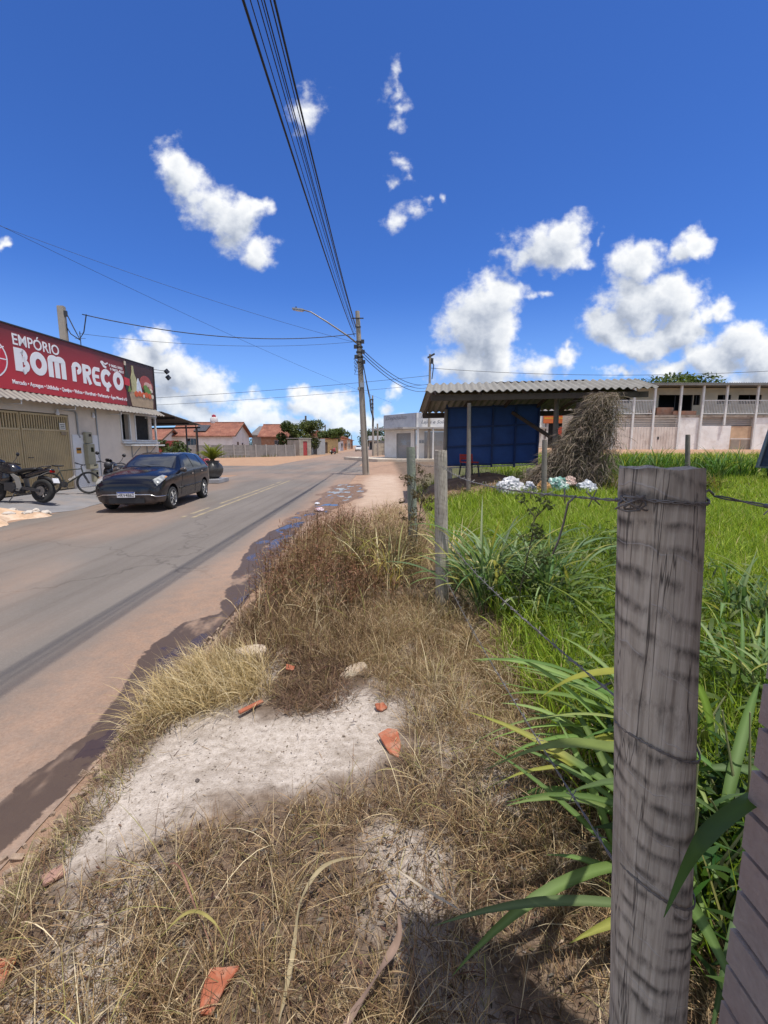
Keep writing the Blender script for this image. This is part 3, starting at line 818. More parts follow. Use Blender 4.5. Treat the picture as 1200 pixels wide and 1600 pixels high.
def make_car(loc, rz, label):
    root = empty('parked_car', loc, rz, label, 'car')
    b = MB()
    full = []
    for u in us:
        r = [surf(u, v, 1) for v in vs_]+[surf(u, v, -1) for v in vs_[-2:0:-1]]
        full.append(r)
    m = len(full[0]); vs = [tuple(p) for r in full for p in r]; fs = []
    for i in range(NU-1):
        for k in range(m): k2 = (k+1) % m; fs.append((i*m+k, i*m+k2, (i+1)*m+k2, (i+1)*m+k))
    fs += [tuple(range(m)), tuple(reversed(range((NU-1)*m, NU*m)))]
    b.add(vs, fs)
    body = b.build('body', M_carpaint, None)
    c = MB()
    for wx in (1.22, -1.27):
        for sd in (1, -1): c.cyl((wx, sd*.57, .31), (wx, sd*1.1, .31), .355, n=40)
    cut = c.build('cutter', None)
    md = body.modifiers.new('b', 'BOOLEAN'); md.object = cut; md.solver = 'EXACT'
    dg = bpy.context.evaluated_depsgraph_get(); dg.update()
    me = bpy.data.meshes.new_from_object(body.evaluated_get(dg))
    body.modifiers.clear(); body.data = me
    cm = cut.data; bpy.data.objects.remove(cut); bpy.data.meshes.remove(cm)
    me.polygons.foreach_set('use_smooth', [True]*len(me.polygons))
    try: me.set_sharp_from_angle(angle=math.radians(38))
    except Exception: pass
    me.materials.clear(); me.materials.append(M_carpaint); body.parent = root
    # glass
    patch('windscreen', [(.72, 5.15), (.10, 5.15), (.10, 7), (.72, 7)], M_windscreen, root, both=True, nu=12, nv=6)
    for sd in (1, -1): patch('front_window', [(.50, 4.13), (-.38, 4.13), (-.40, 4.90), (.12, 4.88)], M_sideglass, root, side=sd)
    for sd in (1, -1): patch('rear_window', [(-.46, 4.13), (-1.16, 4.13), (-1.12, 4.88), (-.48, 4.90)], M_sideglass, root, side=sd)
    for sd in (1, -1): patch('quarter_window', [(-1.22, 4.18), (-1.55, 4.34), (-1.38, 4.82), (-1.18, 4.86)], M_sideglass, root, side=sd)
    patch('hatch_window', [(-1.52, 5.2), (-1.80, 5.2), (-1.80, 7), (-1.52, 7)], M_sideglass, root, both=True)
    # lights, grille, bumper trim, plate
    for sd in (1, -1):
        h = patch('headlight', [(1.89, 3.86), (1.46, 4.02), (1.50, 4.78), (1.87, 4.95)], M_lens, root, side=sd, off=.010, nu=16, nv=10)
        patch('indicator', [(1.60, 4.04), (1.48, 4.08), (1.48, 4.25), (1.58, 4.25)], mat('amber_lens', (.5,.22,.04), .2), h, side=sd, off=.016)
        patch('tail_light', [(-1.70, 3.9), (-1.84, 3.9), (-1.74, 4.9), (-1.62, 4.9)], mat('red_lens', (.3,.01,.01), .15), root, side=sd, off=.010)
    patch('grille', [(1.956, 3.75), (1.90, 3.75), (1.91, 4.0), (1.956, 4.0)], M_black_plastic, root, both=True, off=.008)
    b = MB(); b.box((1.952, 0, .30), (.03, .86, .13)); b.build('air_intake', M_black_plastic, root, bevel=.01)
    pts = [surf(u_of_x(x), 2.62, 1) for x in (1.50, 1.70, 1.84, 1.92, 1.953)]
    line = [(p[0]+.006, p[1]+.006, p[2]) for p in pts]+[(1.968, 0, pts[-1][2])]+[(p[0]+.006, -p[1]-.006, p[2]) for p in reversed(pts)]
    b = MB(); b.tube(line, .013, 6); b.build('bumper_trim', M_chrome, root, smooth=True)
    b = MB(); b.lathe([(.0,.012),(.05,.010),(.058,0)], (1.938, 0, .632), 'x', 20); o = b.build('badge', M_chrome, root, smooth=True); o.scale = (1, 1, .55); o.location = (0, 0, .632*.45)
    b = MB(); b.box((1.982, 0, .455), (.012, .42, .135)); pl_ = b.build('number_plate', mat('plate_white', (.74,.74,.76), .4, .03), root)
    b = MB(); b.box((1.9892, 0, .508), (.003, .41, .028)); b.build('plate_band', mat('plate_blue', (.02,.06,.30), .4), pl_)
    put_text('plate_text', 'HRV4B62', M_ink, pl_, Matrix(((0,0,1,1.9892),(1,0,0,-.19),(0,1,0,.402),(0,0,0,1))), width=.38, height=.082, depth=.003, offset=.012)
    # door gaps, mouldings, handles
    for x in (.62, -.42):
        for sd in (1, -1):
            b = MB()
            pts = [surf(u_of_x(x-.10*(v > 3.5)*(x > 0)), v, sd) for v in (2.3, 2.7, 3.2, 3.6, 4.0)]
            b.tube([tuple(p+np.array([0, sd*.001, 0])) for p in pts], .006, 5)
            b.build('door_gap', M_black_plastic, root)
    for sd in (1, -1):
        b = MB(); b.tube([tuple(surf(u_of_x(x), 2.93, sd)+np.array([0, sd*.006, 0])) for x in (.78, .3, -.2, -.7, -.86)], .020, 6)
        b.build('side_moulding', M_black_plastic, root, smooth=True)
    for x in (-.22, -1.0):
        for sd in (1, -1):
            p = surf(u_of_x(x), 3.72, sd); b = MB(); b.box((p[0], p[1]+sd*.016, p[2]), (.16, .025, .032)); b.build('door_handle', M_chrome if x > -.5 else M_chrome, root, bevel=.008)
    for sd in (1, -1):
        bm_ = MB(); p = surf(u_of_x(.56), 4.1, sd)
        bm_.lathe([(0,-.09),(.055,-.08),(.085,-.03),(.09,.03),(.075,.07),(0,.085)], (0,0,0), 'y', 14)
        o = bm_.build('wing_mirror', M_carpaint, root, smooth=True); o.location = (p[0], sd*.89, p[2]+.05); o.scale = (.7, 1, .75)
        b = MB(); b.bar((p[0], sd*.78, p[2]), (p[0], sd*.86, p[2]+.03), .05, .04); b.build('mirror_arm', M_black_plastic, root)
    for wp_ in ([(.74, .1, 1.085), (.66, -.2, 1.125), (.62, -.45, 1.11)], [(.74, .55, 1.05), (.67, .3, 1.115), (.64, .05, 1.135)]):
        b = MB(); b.tube(wp_, .009, 5); b.build('wiper', M_black_plastic, root)
    b = MB(); b.cyl((-.9, 0, 1.44), (-1.15, 0, 1.75), .006, .003, 5); b.build('aerial', M_black_plastic, root)
    # wheels
    for wx in (1.22, -1.27):
        for sd in (1, -1):
            w = MB(); w.lathe([(.205,-.09),(.275,-.095),(.292,-.06),(.296,0),(.292,.06),(.275,.095),(.205,.09)], (wx, sd*.735, .296), 'y', 36)
            wh = w.build('tyre', M_rubber, root, smooth=True)
            r = MB(); y0 = sd*.735
            r.lathe([(.208,y0-sd*.06),(.208,y0+sd*.092),(.195,y0+sd*.094),(.185,y0+sd*.06),(.185,y0-sd*.02)], (wx, 0, .296), 'y', 30)
            for k in range(8):
                a = 2*PI*k/8
                r.bar((wx+.03*math.cos(a), y0+sd*.055, .296+.03*math.sin(a)), (wx+.192*math.cos(a), y0+sd*.062, .296+.192*math.sin(a)), .075, .02)
            r.lathe([(0,y0+sd*.085),(.05,y0+sd*.082),(.06,y0+sd*.06)], (wx, 0, .296), 'y', 16)
            r.build('rim', M_alloy, wh)
            d = MB(); d.cyl((wx, y0-sd*.03, .296), (wx, y0-sd*.005, .296), .184, n=24); d.build('brake_disc', M_dark_metal, wh)
    return root
car = make_car((-6.43, 12.85, -.112), math.radians(-86.2), 'black hatchback parked facing the camera in front of the shop')
far_car = copy_tree(car, None, {'black_car_paint': M_carwhite})
far_car.location = (-6.6, 118, -.112); far_car.rotation_euler = (0, 0, -PI/2)
far_car['label'] = 'small white car far down the road beside the lamp pole'

# ---------------------------------------------------------------- motorcycles
M_bikeblack = mat('black_bike_paint', (.008,.008,.012), .25, .1, coat=.6)
M_bikered = mat('red_bike_paint', (.38,.02,.03), .3, .1, coat=.5)
M_frame_grey = mat('grey_cast_frame', (.26,.26,.25), .45, .1, metal=.3)
M_exhaust = mat('dull_steel', (.22,.22,.22), .35, .1, metal=.8)
def make_wheel(root, x, R, w, spokes=True, name='wheel'):
    b = MB(); b.lathe([(R-.13,-w*.35),(R-.04,-w*.5),(R-.01,-w*.3),(R,0),(R-.01,w*.3),(R-.04,w*.5),(R-.13,w*.35),(R-.13,-w*.35)], (x, 0, R), 'y', 40)
    t = b.build('tyre', M_rubber, root, smooth=True)
    b = MB(); b.lathe([(R-.125,-w*.33),(R-.15,-w*.3),(R-.15,w*.3),(R-.125,w*.33)], (x, 0, R), 'y', 40)
    for k in range(10):
        a = 2*PI*k/10; b.bar((x+.03*math.cos(a), 0, R+.03*math.sin(a)), (x+(R-.14)*math.cos(a), 0, R+(R-.14)*math.sin(a)), .03, .022)
    b.cyl((x, -w*.6, R), (x, w*.6, R), .045)
    b.build('rim', M_dark_metal, t)
    b = MB(); b.cyl((x, w*.62, R), (x, w*.66, R), .12, n=24); b.build('brake_disc', M_exhaust, t)
    return t
def body_loft(secs, n=14):
    """rounded body lofted through sections (x, z centre, half height, half width)"""
    b = MB(); vs = []
    for x, z, h, w in secs:
        for k in range(n):
            a = 2*PI*k/n; c, s = math.cos(a), math.sin(a)
            vs.append((x, w*math.copysign(abs(c)**.75, c), z+h*math.copysign(abs(s)**.75, s)))
    fs = []
    for i in range(len(secs)-1):
        for k in range(n): k2 = (k+1) % n; fs.append((i*n+k, i*n+k2, (i+1)*n+k2, (i+1)*n+k))
    fs += [tuple(reversed(range(n))), tuple(range((len(secs)-1)*n, len(secs)*n))]
    return b.add(vs, fs)
def make_motorcycle(loc, rz, label, lean=.0):
    r = empty('motorcycle', loc, rz, label, 'motorcycle')
    make_wheel(r, -.68, .315, .15); make_wheel(r, .68, .315, .11)
    body_loft([(-.05,.80,.10,.09),(.08,.86,.15,.14),(.25,.90,.17,.16),(.42,.90,.14,.13),(.52,.86,.06,.07)]).build('fuel_tank', M_bikeblack, r, smooth=True)
    body_loft([(.18,.68,.12,.10),(.35,.66,.20,.15),(.52,.70,.20,.15),(.62,.78,.10,.10)]).build('shroud', M_bikeblack, r, smooth=True)
    body_loft([(-.62,.885,.03,.09),(-.50,.885,.045,.13),(-.25,.86,.05,.14),(.0,.80,.05,.11),(.06,.80,.03,.07)]).build('seat', M_black_plastic, r, smooth=True)
    body_loft([(-.98,.86,.02,.03),(-.85,.86,.045,.07),(-.62,.80,.07,.10),(-.40,.74,.08,.10),(-.15,.68,.07,.09)]).build('tail', M_bikeblack, r, smooth=True)
    b = MB(); b.tube([(-.62,.13,.90),(-.80,.12,.95),(-.90,0,.96),(-.80,-.12,.95),(-.62,-.13,.90)], .014, 6); b.build('grab_rail', M_dark_metal, r, smooth=True)
    b = MB(); b.box((-.945, 0, .82), (.05, .14, .06)); b.build('tail_light', mat('red_lens', (.3,.01,.01), .15), r, bevel=.01)
    b = MB(); b.box((.13,0,.42), (.34,.26,.22)); b.cyl((.28,0,.46), (.36,0,.70), .10, .09, 14); b.cyl((.08,-.16,.38), (.08,.16,.38), .11, n=18); b.box((.02,0,.30),(.30,.16,.10)); b.build('engine', M_dark_metal, r, bevel=.012)
    for sd in (1, -1):
        b = MB(); y = sd*.13
        b.prism([(.10,.74),(.02,.76),(-.14,.66),(-.20,.40),(-.12,.30),(-.04,.32),(-.06,.42),(-.02,.60)], 'xz', y-.015, .03)
        b.build('side_frame', M_frame_grey, r, bevel=.006)
        b = MB(); b.bar((-.12, sd*.10, .40), (-.68, sd*.10, .315), .05, .07); b.build('swing_arm', M_dark_metal, r)
        b = MB(); b.tube([(.72, sd*.09, .315), (.52, sd*.09, .80), (.44, sd*.09, 1.0)], [.028,.026,.022], 8); b.build('fork_leg', M_exhaust, r, smooth=True)
        b = MB(); b.cyl((-.12, sd*.16, .36), (-.12, sd*.27, .36), .018, n=8); b.build('foot_peg', M_dark_metal, r)
        b = MB(); b.tube([(.40, sd*.26, 1.06), (.36, sd*.32, 1.16), (.35, sd*.35, 1.26)], .008, 6)
        o = b.build('mirror_stalk', M_dark_metal, r)
        b = MB(); b.lathe([(0,-.012),(.05,-.01),(.055,.006),(0,.012)], (.35, sd*.37, 1.30), 'x', 14); b.build('mirror', M_black_plastic, o, smooth=True)
    b = MB(); b.tube([(.30,.40,1.02),(.38,.30,1.06),(.44,.12,1.02),(.44,-.12,1.02),(.38,-.30,1.06),(.30,-.40,1.02)], .014, 8); o = b.build('handlebar', M_dark_metal, r, smooth=True)
    for sd in (1, -1):
        b = MB(); b.cyl((.31, sd*.38, 1.025), (.345, sd*.27, 1.05), .021, n=8); b.build('grip', M_rubber, o)
        b = MB(); b.tube([(.38, sd*.24, 1.06), (.42, sd*.36, 1.03)], .006, 5); b.build('lever', M_exhaust, o)
    body_loft([(.50,.98,.10,.10),(.60,.97,.11,.11),(.66,.96,.08,.09)]).build('headlight', M_lens, r, smooth=True)
    body_loft([(.44,1.06,.05,.09),(.54,1.12,.03,.10),(.60,1.16,.012,.07)]).build('windshield', M_bikeblack, r, smooth=True)
    b = MB(); b.tube([(.97*1.0, 0, .50), (.85, 0, .63), (.68, 0, .67), (.50, 0, .61)], .055, 8); o = b.build('front_mudguard', M_bikeblack, r, smooth=True)
    b = MB(); b.tube([(-1.02, 0, .48), (-.92, 0, .60), (-.76, 0, .665), (-.58, 0, .66)], .05, 8); b.build('rear_mudguard', M_black_plastic, r, smooth=True)
    b = MB(); b.tube([(.32,-.12,.36),(.2,-.15,.22),(-.1,-.16,.24),(-.3,-.16,.36)], .025, 8); b.tube([(-.3,-.16,.36),(-.85,-.18,.52)], [.045,.055], 12); b.build('exhaust', M_exhaust, r, smooth='auto')
    b = MB(); b.tube([(-.02,.13,.28),(.02,.20,.12),(.06,.26,.012)], .013, 6); b.bar((.0,.25,.01),(.14,.28,.01),.03,.012); b.build('side_stand', M_dark_metal, r)
    b = MB(); b.box((-1.04, 0, .58), (.02, .19, .13), (0, .35, 0)); b.build('number_plate', mat('plate_white', (.74,.74,.76), .4, .03), r)
    return r
mc = make_motorcycle((-9.62, 11.72, .0), math.radians(176), 'black motorcycle standing side on at the left edge of the photo before the gate')
mc.location.z = tz(-9.6, 11.7)+.012
mc.rotation_euler = (math.radians(6), 0, math.radians(176))
m2 = copy_tree(mc, None, {'headlight_lens': M_dark_metal}); m2.location = (-8.75, 14.4, tz(-8.75, 14.4)+.012); m2.rotation_euler = (math.radians(-6), 0, math.radians(-75))
m2['label'] = 'dark motorcycle half hidden behind the black hatchback, under the serving window'
m3 = copy_tree(mc, None, {'black_bike_paint': M_bikered, 'grey_cast_frame': M_bikered})
m3.location = (-8.95, 21.2, tz(-8.95, 21.2)+.012); m3.rotation_euler = (math.radians(5), 0, math.radians(-115))
m3['label'] = 'red motorcycle parked between the black hatchback and the potted cycad'
m4 = copy_tree(m3); m4.location = (-9.0, 80, -.112); m4.rotation_euler = (math.radians(5), 0, math.radians(70))
m4['label'] = 'red motorcycle on the left roadside far off, beside a street tree'

# ---------------------------------------------------------------- bicycle
def make_bicycle(loc, rz, label):
    r = empty('bicycle', loc, rz, label, 'bicycle')
    M_fr = mat('olive_bike_frame', (.05,.055,.04), .35, .1)
    R = .345
    for x in (-.53, .54):
        b = MB(); n = 48; mj = R-.025
        ring_ = [(x+mj*math.cos(2*PI*k/n), 0, R+mj*math.sin(2*PI*k/n)) for k in range(n+1)]
        b.tube(ring_, .026, 8, cap=False); t = b.build('tyre', M_rubber, r, smooth=True)
        b = MB(); b.lathe([(R-.045,-.014),(R-.062,-.012),(R-.062,.012),(R-.045,.014)], (x,0,R), 'y', 48)
        b.cyl((x,-.05,R),(x,.05,R),.022,n=12); b.build('rim', M_dark_metal, t)
        b = MB()
        for k in range(28):
            a = 2*PI*k/28; a2 = a+.35*(-1)**k
            b.bar((x+.02*math.cos(a2), .025*(-1)**k, R+.02*math.sin(a2)), (x+(R-.06)*math.cos(a), 0, R+(R-.06)*math.sin(a)), .0022)
        b.build('spokes', M_exhaust, t)
    b = MB(); bb = (-.10,0,.30); st = (-.24,0,.72); ht = (.36,0,.78); hb = (.40,0,.63)
    for p, q, w in ((bb,st,.017),(st,ht,.017),(bb,hb,.022),(ht,hb,.02)): b.tube([p,q],w,10)
    for sd in (1,-1):
        b.tube([bb,(-.53,sd*.06,R)],.010,8); b.tube([(-.235,sd*.015,.70),(-.53,sd*.06,R)],.009,8)
    b.build('frame', M_fr, r, smooth='auto')
    put_text('frame_lettering', 'SENSE', M_letter, r, Matrix.Translation((.02,-.0255,.405)) @ Matrix.Rotation(math.atan2(.33,.50),4,'Y').inverted() @ Matrix(((1,0,0,0),(0,0,-1,0),(0,1,0,0),(0,0,0,1))), width=.22, depth=.004, offset=.004)
    b = MB()
    for sd in (1,-1): b.tube([(.41,sd*.05,.60),(.54,sd*.055,R)],[.018,.013],8)
    b.bar((.41,-.05,.60),(.41,.05,.60),.04,.04); b.tube([ht,(.35,0,.86),(.40,0,.90)],.016,8)
    b.build('fork', M_dark_metal, r, smooth='auto')
    b = MB(); b.tube([(.33,-.36,.93),(.39,-.12,.90),(.40,0,.90),(.39,.12,.90),(.33,.36,.93)],.014,8); hb_ = b.build('handlebar', M_dark_metal, r, smooth=True)
    for sd in (1,-1):
        b = MB(); b.cyl((.33,sd*.37,.93),(.35,sd*.25,.917),.019,n=8); b.build('grip', M_rubber, hb_)
    b = MB(); b.tube([st,(-.27,0,.84)],.014,8); b.build('seat_post', M_exhaust, r)
    body_loft([(-.42,.885,.02,.075),(-.34,.88,.03,.08),(-.22,.875,.025,.045),(-.12,.875,.015,.018)]).build('saddle', M_black_plastic, r, smooth=True)
    b = MB(); b.lathe([(.03,-.05),(.095,-.052),(.095,-.045),(.03,-.043)], (bb[0],0,bb[2]), 'y', 28); b.bar((bb[0],-.07,bb[2]),(bb[0]+.10,-.07,bb[2]-.14),.02); b.bar((bb[0],.07,bb[2]),(bb[0]-.10,.07,bb[2]+.14),.02); b.build('crank', M_dark_metal, r)
    for q in ((bb[0]+.10,-.12,bb[2]-.14),(bb[0]-.10,.12,bb[2]+.14)):
        b = MB(); b.box(q,(.09,.08,.02)); b.build('pedal', M_black_plastic, r)
    b = MB()
    b.bar((bb[0],-.048,bb[2]+.093),(-.53,-.048,R+.03),.008); b.bar((bb[0],-.048,bb[2]-.093),(-.53,-.048,R-.03),.008); b.build('chain', M_dark_metal, r)
    return r
bk = make_bicycle((-9.72, 13.78, 0), math.radians(14), 'dark olive mountain bicycle leaning near the beige gate behind the black motorcycle')
bk.location.z = tz(-9.7, 13.8)+.012; bk.rotation_euler = (math.radians(-7), 0, math.radians(14))
# dark rubber kerb block at the foot of the wall
b = MB(); b.box((0,0,.09),(.62,.30,.18)); o = b.build('wheel_stop', M_rubber, None, bevel=.04); o.location = (-9.55, 15.6, tz(-9.55,15.6)+.01); o.rotation_euler = (0,0,1.4)
tag(o, 'dark low block on the paving between the bicycle and the black hatchback', 'kerb block')

# ---------------------------------------------------------------- blades and leaves
def ribbon_leaves(base, az, length, th0, bend, width, segs=6, fold=.0, tip=.08, twist=None, root=.35, droop=None):
    """curved leaf blades as a numpy mesh: 3 vertices across (V fold). returns V, Q, t, mid"""
    n = len(base)
    ts = np.linspace(0, 1, segs+1)
    dl = length/segs
    r = np.zeros(n); z = np.zeros(n); R_ = [r.copy()]; Z_ = [z.copy()]; TH = []
    for j in range(segs):
        th = th0+bend*((j+.5)/segs)**1.4
        r = r+np.sin(th)*dl; z = z+np.cos(th)*dl
        R_.append(r.copy()); Z_.append(z.copy()); TH.append(th)
    R_ = np.array(R_).T; Z_ = np.array(Z_).T
    THn = np.array([TH[0]]+[(TH[i]+TH[i+1])/2 for i in range(segs-1)]+[TH[-1]]).T
    dx, dy = np.cos(az)[:, None], np.sin(az)[:, None]
    cx = base[:, 0:1]+R_*dx; cy = base[:, 1:2]+R_*dy; cz = base[:, 2:3]+Z_
    prof = np.minimum(1, (root+(1-root)*np.minimum(1, ts*3.2)))*np.where(ts < .55, 1, np.maximum(tip, 1-(np.maximum(0, ts-.55)/.45)**1.6))
    w = width[:, None]*prof[None, :]/2
    tw = np.zeros(n) if twist is None else twist
    ph = tw[:, None]*ts[None, :]
    sx, sy = -dy, dx
    # blade normal in the bending plane
    nxv = -np.cos(THn)*dx; nyv = -np.cos(THn)*dy; nzv = np.sin(THn)
    wx = sx*np.cos(ph)+nxv*np.sin(ph); wy = sy*np.cos(ph)+nyv*np.sin(ph); wz = nzv*np.sin(ph)
    f = fold*w
    L = np.stack([cx+wx*w+nxv*f, cy+wy*w+nyv*f, cz+wz*w+nzv*f], -1)
    C = np.stack([cx, cy, cz], -1)
    R2 = np.stack([cx-wx*w+nxv*f, cy-wy*w+nyv*f, cz-wz*w+nzv*f], -1)
    if fold == 0:
        V = np.stack([L, R2], 2); k = 2
    else:
        V = np.stack([L, C, R2], 2); k = 3
    V = V.reshape(n, (segs+1)*k, 3)
    b0 = (np.arange(n)*(segs+1)*k)[:, None, None]
    j = np.arange(segs)[None, :, None]
    qs = []
    for c in range(k-1):
        o = b0+j*k+c
        qs.append(np.concatenate([o, o+1, o+k+1, o+k], -1))
    Q = np.stack(qs, 2).reshape(-1, 4)
    T = np.broadcast_to(np.repeat(ts, k)[None], (n, (segs+1)*k))
    mid = np.tile(np.array([0, 1, 0] if k == 3 else [0, 0]), (n, segs+1))
    return V.reshape(-1, 3), Q, T.reshape(-1), mid.reshape(-1)
def per_blade(col, per): return np.repeat(col, per, axis=0)

# cycad in a big round pot on a low block
b = MB(); b.box((0,0,.09),(.95,1.3,.18)); o = b.build('plinth', mat('grey_block', (.30,.30,.31), .85, .15, 3, .2), None, bevel=.02); o.location = (-7.62, 20.0, -.112)
tag(o, 'low grey concrete block under the big round plant pot', 'plinth')
pot = MB(); pot.lathe([(.0,.0),(.22,.0),(.34,.10),(.43,.28),(.45,.42),(.40,.58),(.30,.68),(.27,.72),(.31,.76),(.30,.78),(.24,.76),(.24,.66),(0,.64)], (0,0,0), 'z', 36)
o = pot.build('plant_pot', mat('dark_glazed_pot', (.05,.048,.045), .35, .25, 4), None, smooth=True); o.location = (-7.62, 20.0, .072)
tag(o, 'big round dark glazed plant pot on a grey block behind the hatchback', 'plant pot')
cy = empty('cycad', (-7.62, 20.0, .72), 0, 'spiky yellow green cycad growing in the big round dark pot', 'plant')
n = 46; r_ = np.random.default_rng(5)
Vs = []; Qs = []; Ts = []; off = 0
az = r_.random(n)*2*PI; th0 = r_.uniform(.1, .9, n); ln = r_.uniform(.6, .85, n)
for i in range(n):     # each frond: midrib of leaflets both sides
    k = 26; tt = np.linspace(.15, 1, k)
    thv = th0[i]+.55*tt**1.5; rr = np.cumsum(np.sin(thv))*ln[i]/k; zz = np.cumsum(np.cos(thv))*ln[i]/k
    for sd in (1, -1):
        base = np.stack([rr*math.cos(az[i]), rr*math.sin(az[i]), zz+.12], -1)
        V, Q, T, md = ribbon_leaves(base, az[i]+sd*.95+0*tt, .17*np.sin(PI*np.minimum(1, tt*.9+.08))**.6+.02, np.clip(thv-.1, .2, 2), 0*tt+.2, 0*tt+.016, segs=2)
        c = np.array([.20,.23,.035])*(.75+.5*r_.random())
        Vs.append(V); Qs.append(Q+off); Ts.append(np.tile(c, (len(V), 1))); off += len(V)
np_mesh('fronds', np.concatenate(Vs), np.concatenate(Qs), M_leaf, dict(tint=np.concatenate(Ts)), cy)
b = MB(); b.lathe([(.11,-.04),(.13,.08),(.08,.2),(0,.24)], (0,0,0), 'z', 14); b.build('trunk', mat('brown_stem', (.10,.07,.045), .9, .3, 20, .6), cy)
# ---------------------------------------------------------------- utility poles and cables
def utility_pole(name, base, top, r0, r1, label, m=None, group=None):
    root = empty(name, base, 0, label, 'utility pole', group)
    d = Vector(top)-Vector(base)
    b = MB(); b.tube([(0,0,-.1), d*.5, d], [r0, (r0+r1)/2, r1], 14); b.build('shaft', m or M_pole, root, smooth='auto')
    return root, d
up, d = utility_pole('utility_pole', (-.99, 24.88, -.13), (-1.40, 24.88, 8.50), .20, .115, 'tall round concrete utility pole with a curved street lamp arm at the intersection')
at_ = lambda t: d*t
b = MB()
P0 = at_(.80); b.tube([P0+Vector((0,-.12,0)), P0+Vector((-.6,-.2,.45)), P0+Vector((-1.7,-.25,1.15)), P0+Vector((-2.5,-.25,1.62)), P0+Vector((-2.9,-.25,1.72))], [.045,.042,.038,.034,.032], 8)
arm = b.build('lamp_arm', M_galv, up, smooth=True)
b = MB(); b.box((0,0,0), (.62,.26,.10)); o = b.build('lamp_head', M_grey_metal, up, bevel=.03); o.location = P0+Vector((-3.15,-.25,1.74)); o.rotation_euler = (0, .12, 0)
b = MB(); b.box((.05,0,-.062), (.36,.20,.012)); o2 = b.build('lamp_glass', mat('lamp_glass', (.6,.6,.56), .2), o)
b = MB(); b.cyl((-.12,0,.05), (-.12,0,.13), .035, n=10); b.build('photocell', M_dark_metal, o)
for t_, w_ in ((.955,.62), (.905,.30)):
    b = MB(); q = at_(t_); b.bar(q+Vector((-w_/2,-.14,0)), q+Vector((w_/2,-.14,0)), .05); b.build('cross_bar', M_dark_metal, up)
for t_, s_ in ((.82,1),(.79,-1),(.76,1),(.73,-1),(.70,1)):
    b = MB(); q = at_(t_); b.lathe([(.16,-.06),(.19,-.03),(.19,.03),(.16,.06)], q, 'z', 14); b.box(q+Vector((s_*.2,-.12,0)), (.16,.16,.18)); b.build('clamp', M_dark_metal, up)
b = MB()
for k in range(5):
    q = at_(.74-.018*k); b.tube([q+Vector((-.16,-.16,.05)), q+Vector((-.30,-.24,-.22-.04*k)), q+Vector((-.05,-.26,-.42)), q+Vector((.18,-.2,-.12)), q+Vector((.12,-.16,.1))], .014, 5)
b.build('cable_slack', M_black_plastic, up, smooth=True)
b = MB(); q = at_(.56); b.box(q+Vector((.05,-.2,0)), (.24,.16,.26)); b.box(q+Vector((-.12,-.2,-.18)), (.14,.12,.16)); b.build('junction_box', M_grey_metal, up, bevel=.02)
b = MB(); b.tube([at_(.70)+Vector((.10,-.16,0)), at_(.56)+Vector((.12,-.19,0)), at_(.40)+Vector((.13,-.17,0)), at_(.02)+Vector((.12,-.2,0))], .016, 6); b.build('ground_cable', M_black_plastic, up)

M_cable = mat('black_cable', (.012,.012,.014), .6)
def cable(p, q, sag, r, label, group=None, n=28, name='overhead_cable'):
    p = Vector(p); q = Vector(q); b = MB()
    b.tube([p.lerp(q, i/n)-Vector((0,0,sag*4*(i/n)*(1-i/n))) for i in range(n+1)], r, 6)
    return tag(b.build(name, M_cable, None, smooth=True), label, 'cable', group)
# the bundle that runs overhead along the verge (from a pole behind the photographer)
T = Vector((-1.39, 24.72, 0))
for i, (dx, z1, z0, sag, r) in enumerate([(-.30,7.55,6.6,.75,.024),(-.22,7.6,6.7,.70,.013),(-.10,7.75,6.75,.72,.014),(-.03,7.8,6.85,.76,.012),(.05,7.6,6.7,.62,.016),(.12,7.85,6.8,.66,.013),(.20,7.7,6.75,.70,.013),(.26,7.75,6.85,.72,.022)]):
    cable((T.x-.12+dx*.15, T.y, z1-.35+.04*i), (-1.36+dx*.75, -13, z0+.6), sag, r*(.72 if r > .02 else .55), ['thick outer black cable, leftmost of the overhead bundle', 'thin black cable beside the thick leftmost one of the overhead bundle', 'third thin black cable from the left edge of the overhead bundle', 'thin black cable in the left half of the overhead bundle, fourth from its left edge', 'middling black cable in the right half of the overhead bundle, fourth from its right edge', 'third thin black cable from the right edge of the overhead bundle', 'thin black cable beside the thick rightmost one of the overhead bundle', 'thick outer black cable, rightmost of the overhead bundle'][i], 'cables of the overhead bundle', 40)
cable((-12.4, 19.4, 6.85), (-1.5, 24.8, 7.35), .55, .020, 'sagging black service cable from the pole behind the shop sign to the lamp pole')
cable((-12.6, 19.4, 6.1), (-1.5, 24.8, 6.95), .35, .008, 'thin lower service cable from the pole behind the shop sign to the lamp pole')
cable((-22.0, 16.0, 12.3), (-1.4, 24.9, 6.9), .5, .007, 'thin cable high over the shop running down to the lamp pole, lower of two', 'thin cables over the shop')
cable((-22.0, 16.0, 13.2), (1.0, 60, 7.0), .6, .009, 'thin cable high over the shop running far down the street, upper of two', 'thin cables over the shop')
cable((-34, 45, 5.6), (4.4, 45, 8.2), .35, .018, 'upper of the two long cables over the cross street', 'cables over the cross street')
cable((-34, 45.2, 5.0), (4.4, 45.2, 7.4), .35, .015, 'lower of the two long cables over the cross street', 'cables over the cross street')
for k in range(3):
    cable((-1.33, 24.95, 6.75-.16*k), (4.35, 44.9, 7.4-.32*k), .75, .020, '%s black cable from the lamp pole to the pole behind the lean-to' % ('topmost', 'middle', 'lowest')[k], 'cables to the pole behind the lean-to')
for k in range(3):
    cable((-1.36+.05*k, 25.0, 7.3-.25*k), (-1.6, 68, 7.9-.45*k), .9, .026, '%s black cable from the lamp pole to the next pole down the street' % ('topmost', 'middle', 'lowest')[k], 'cables to the next pole')
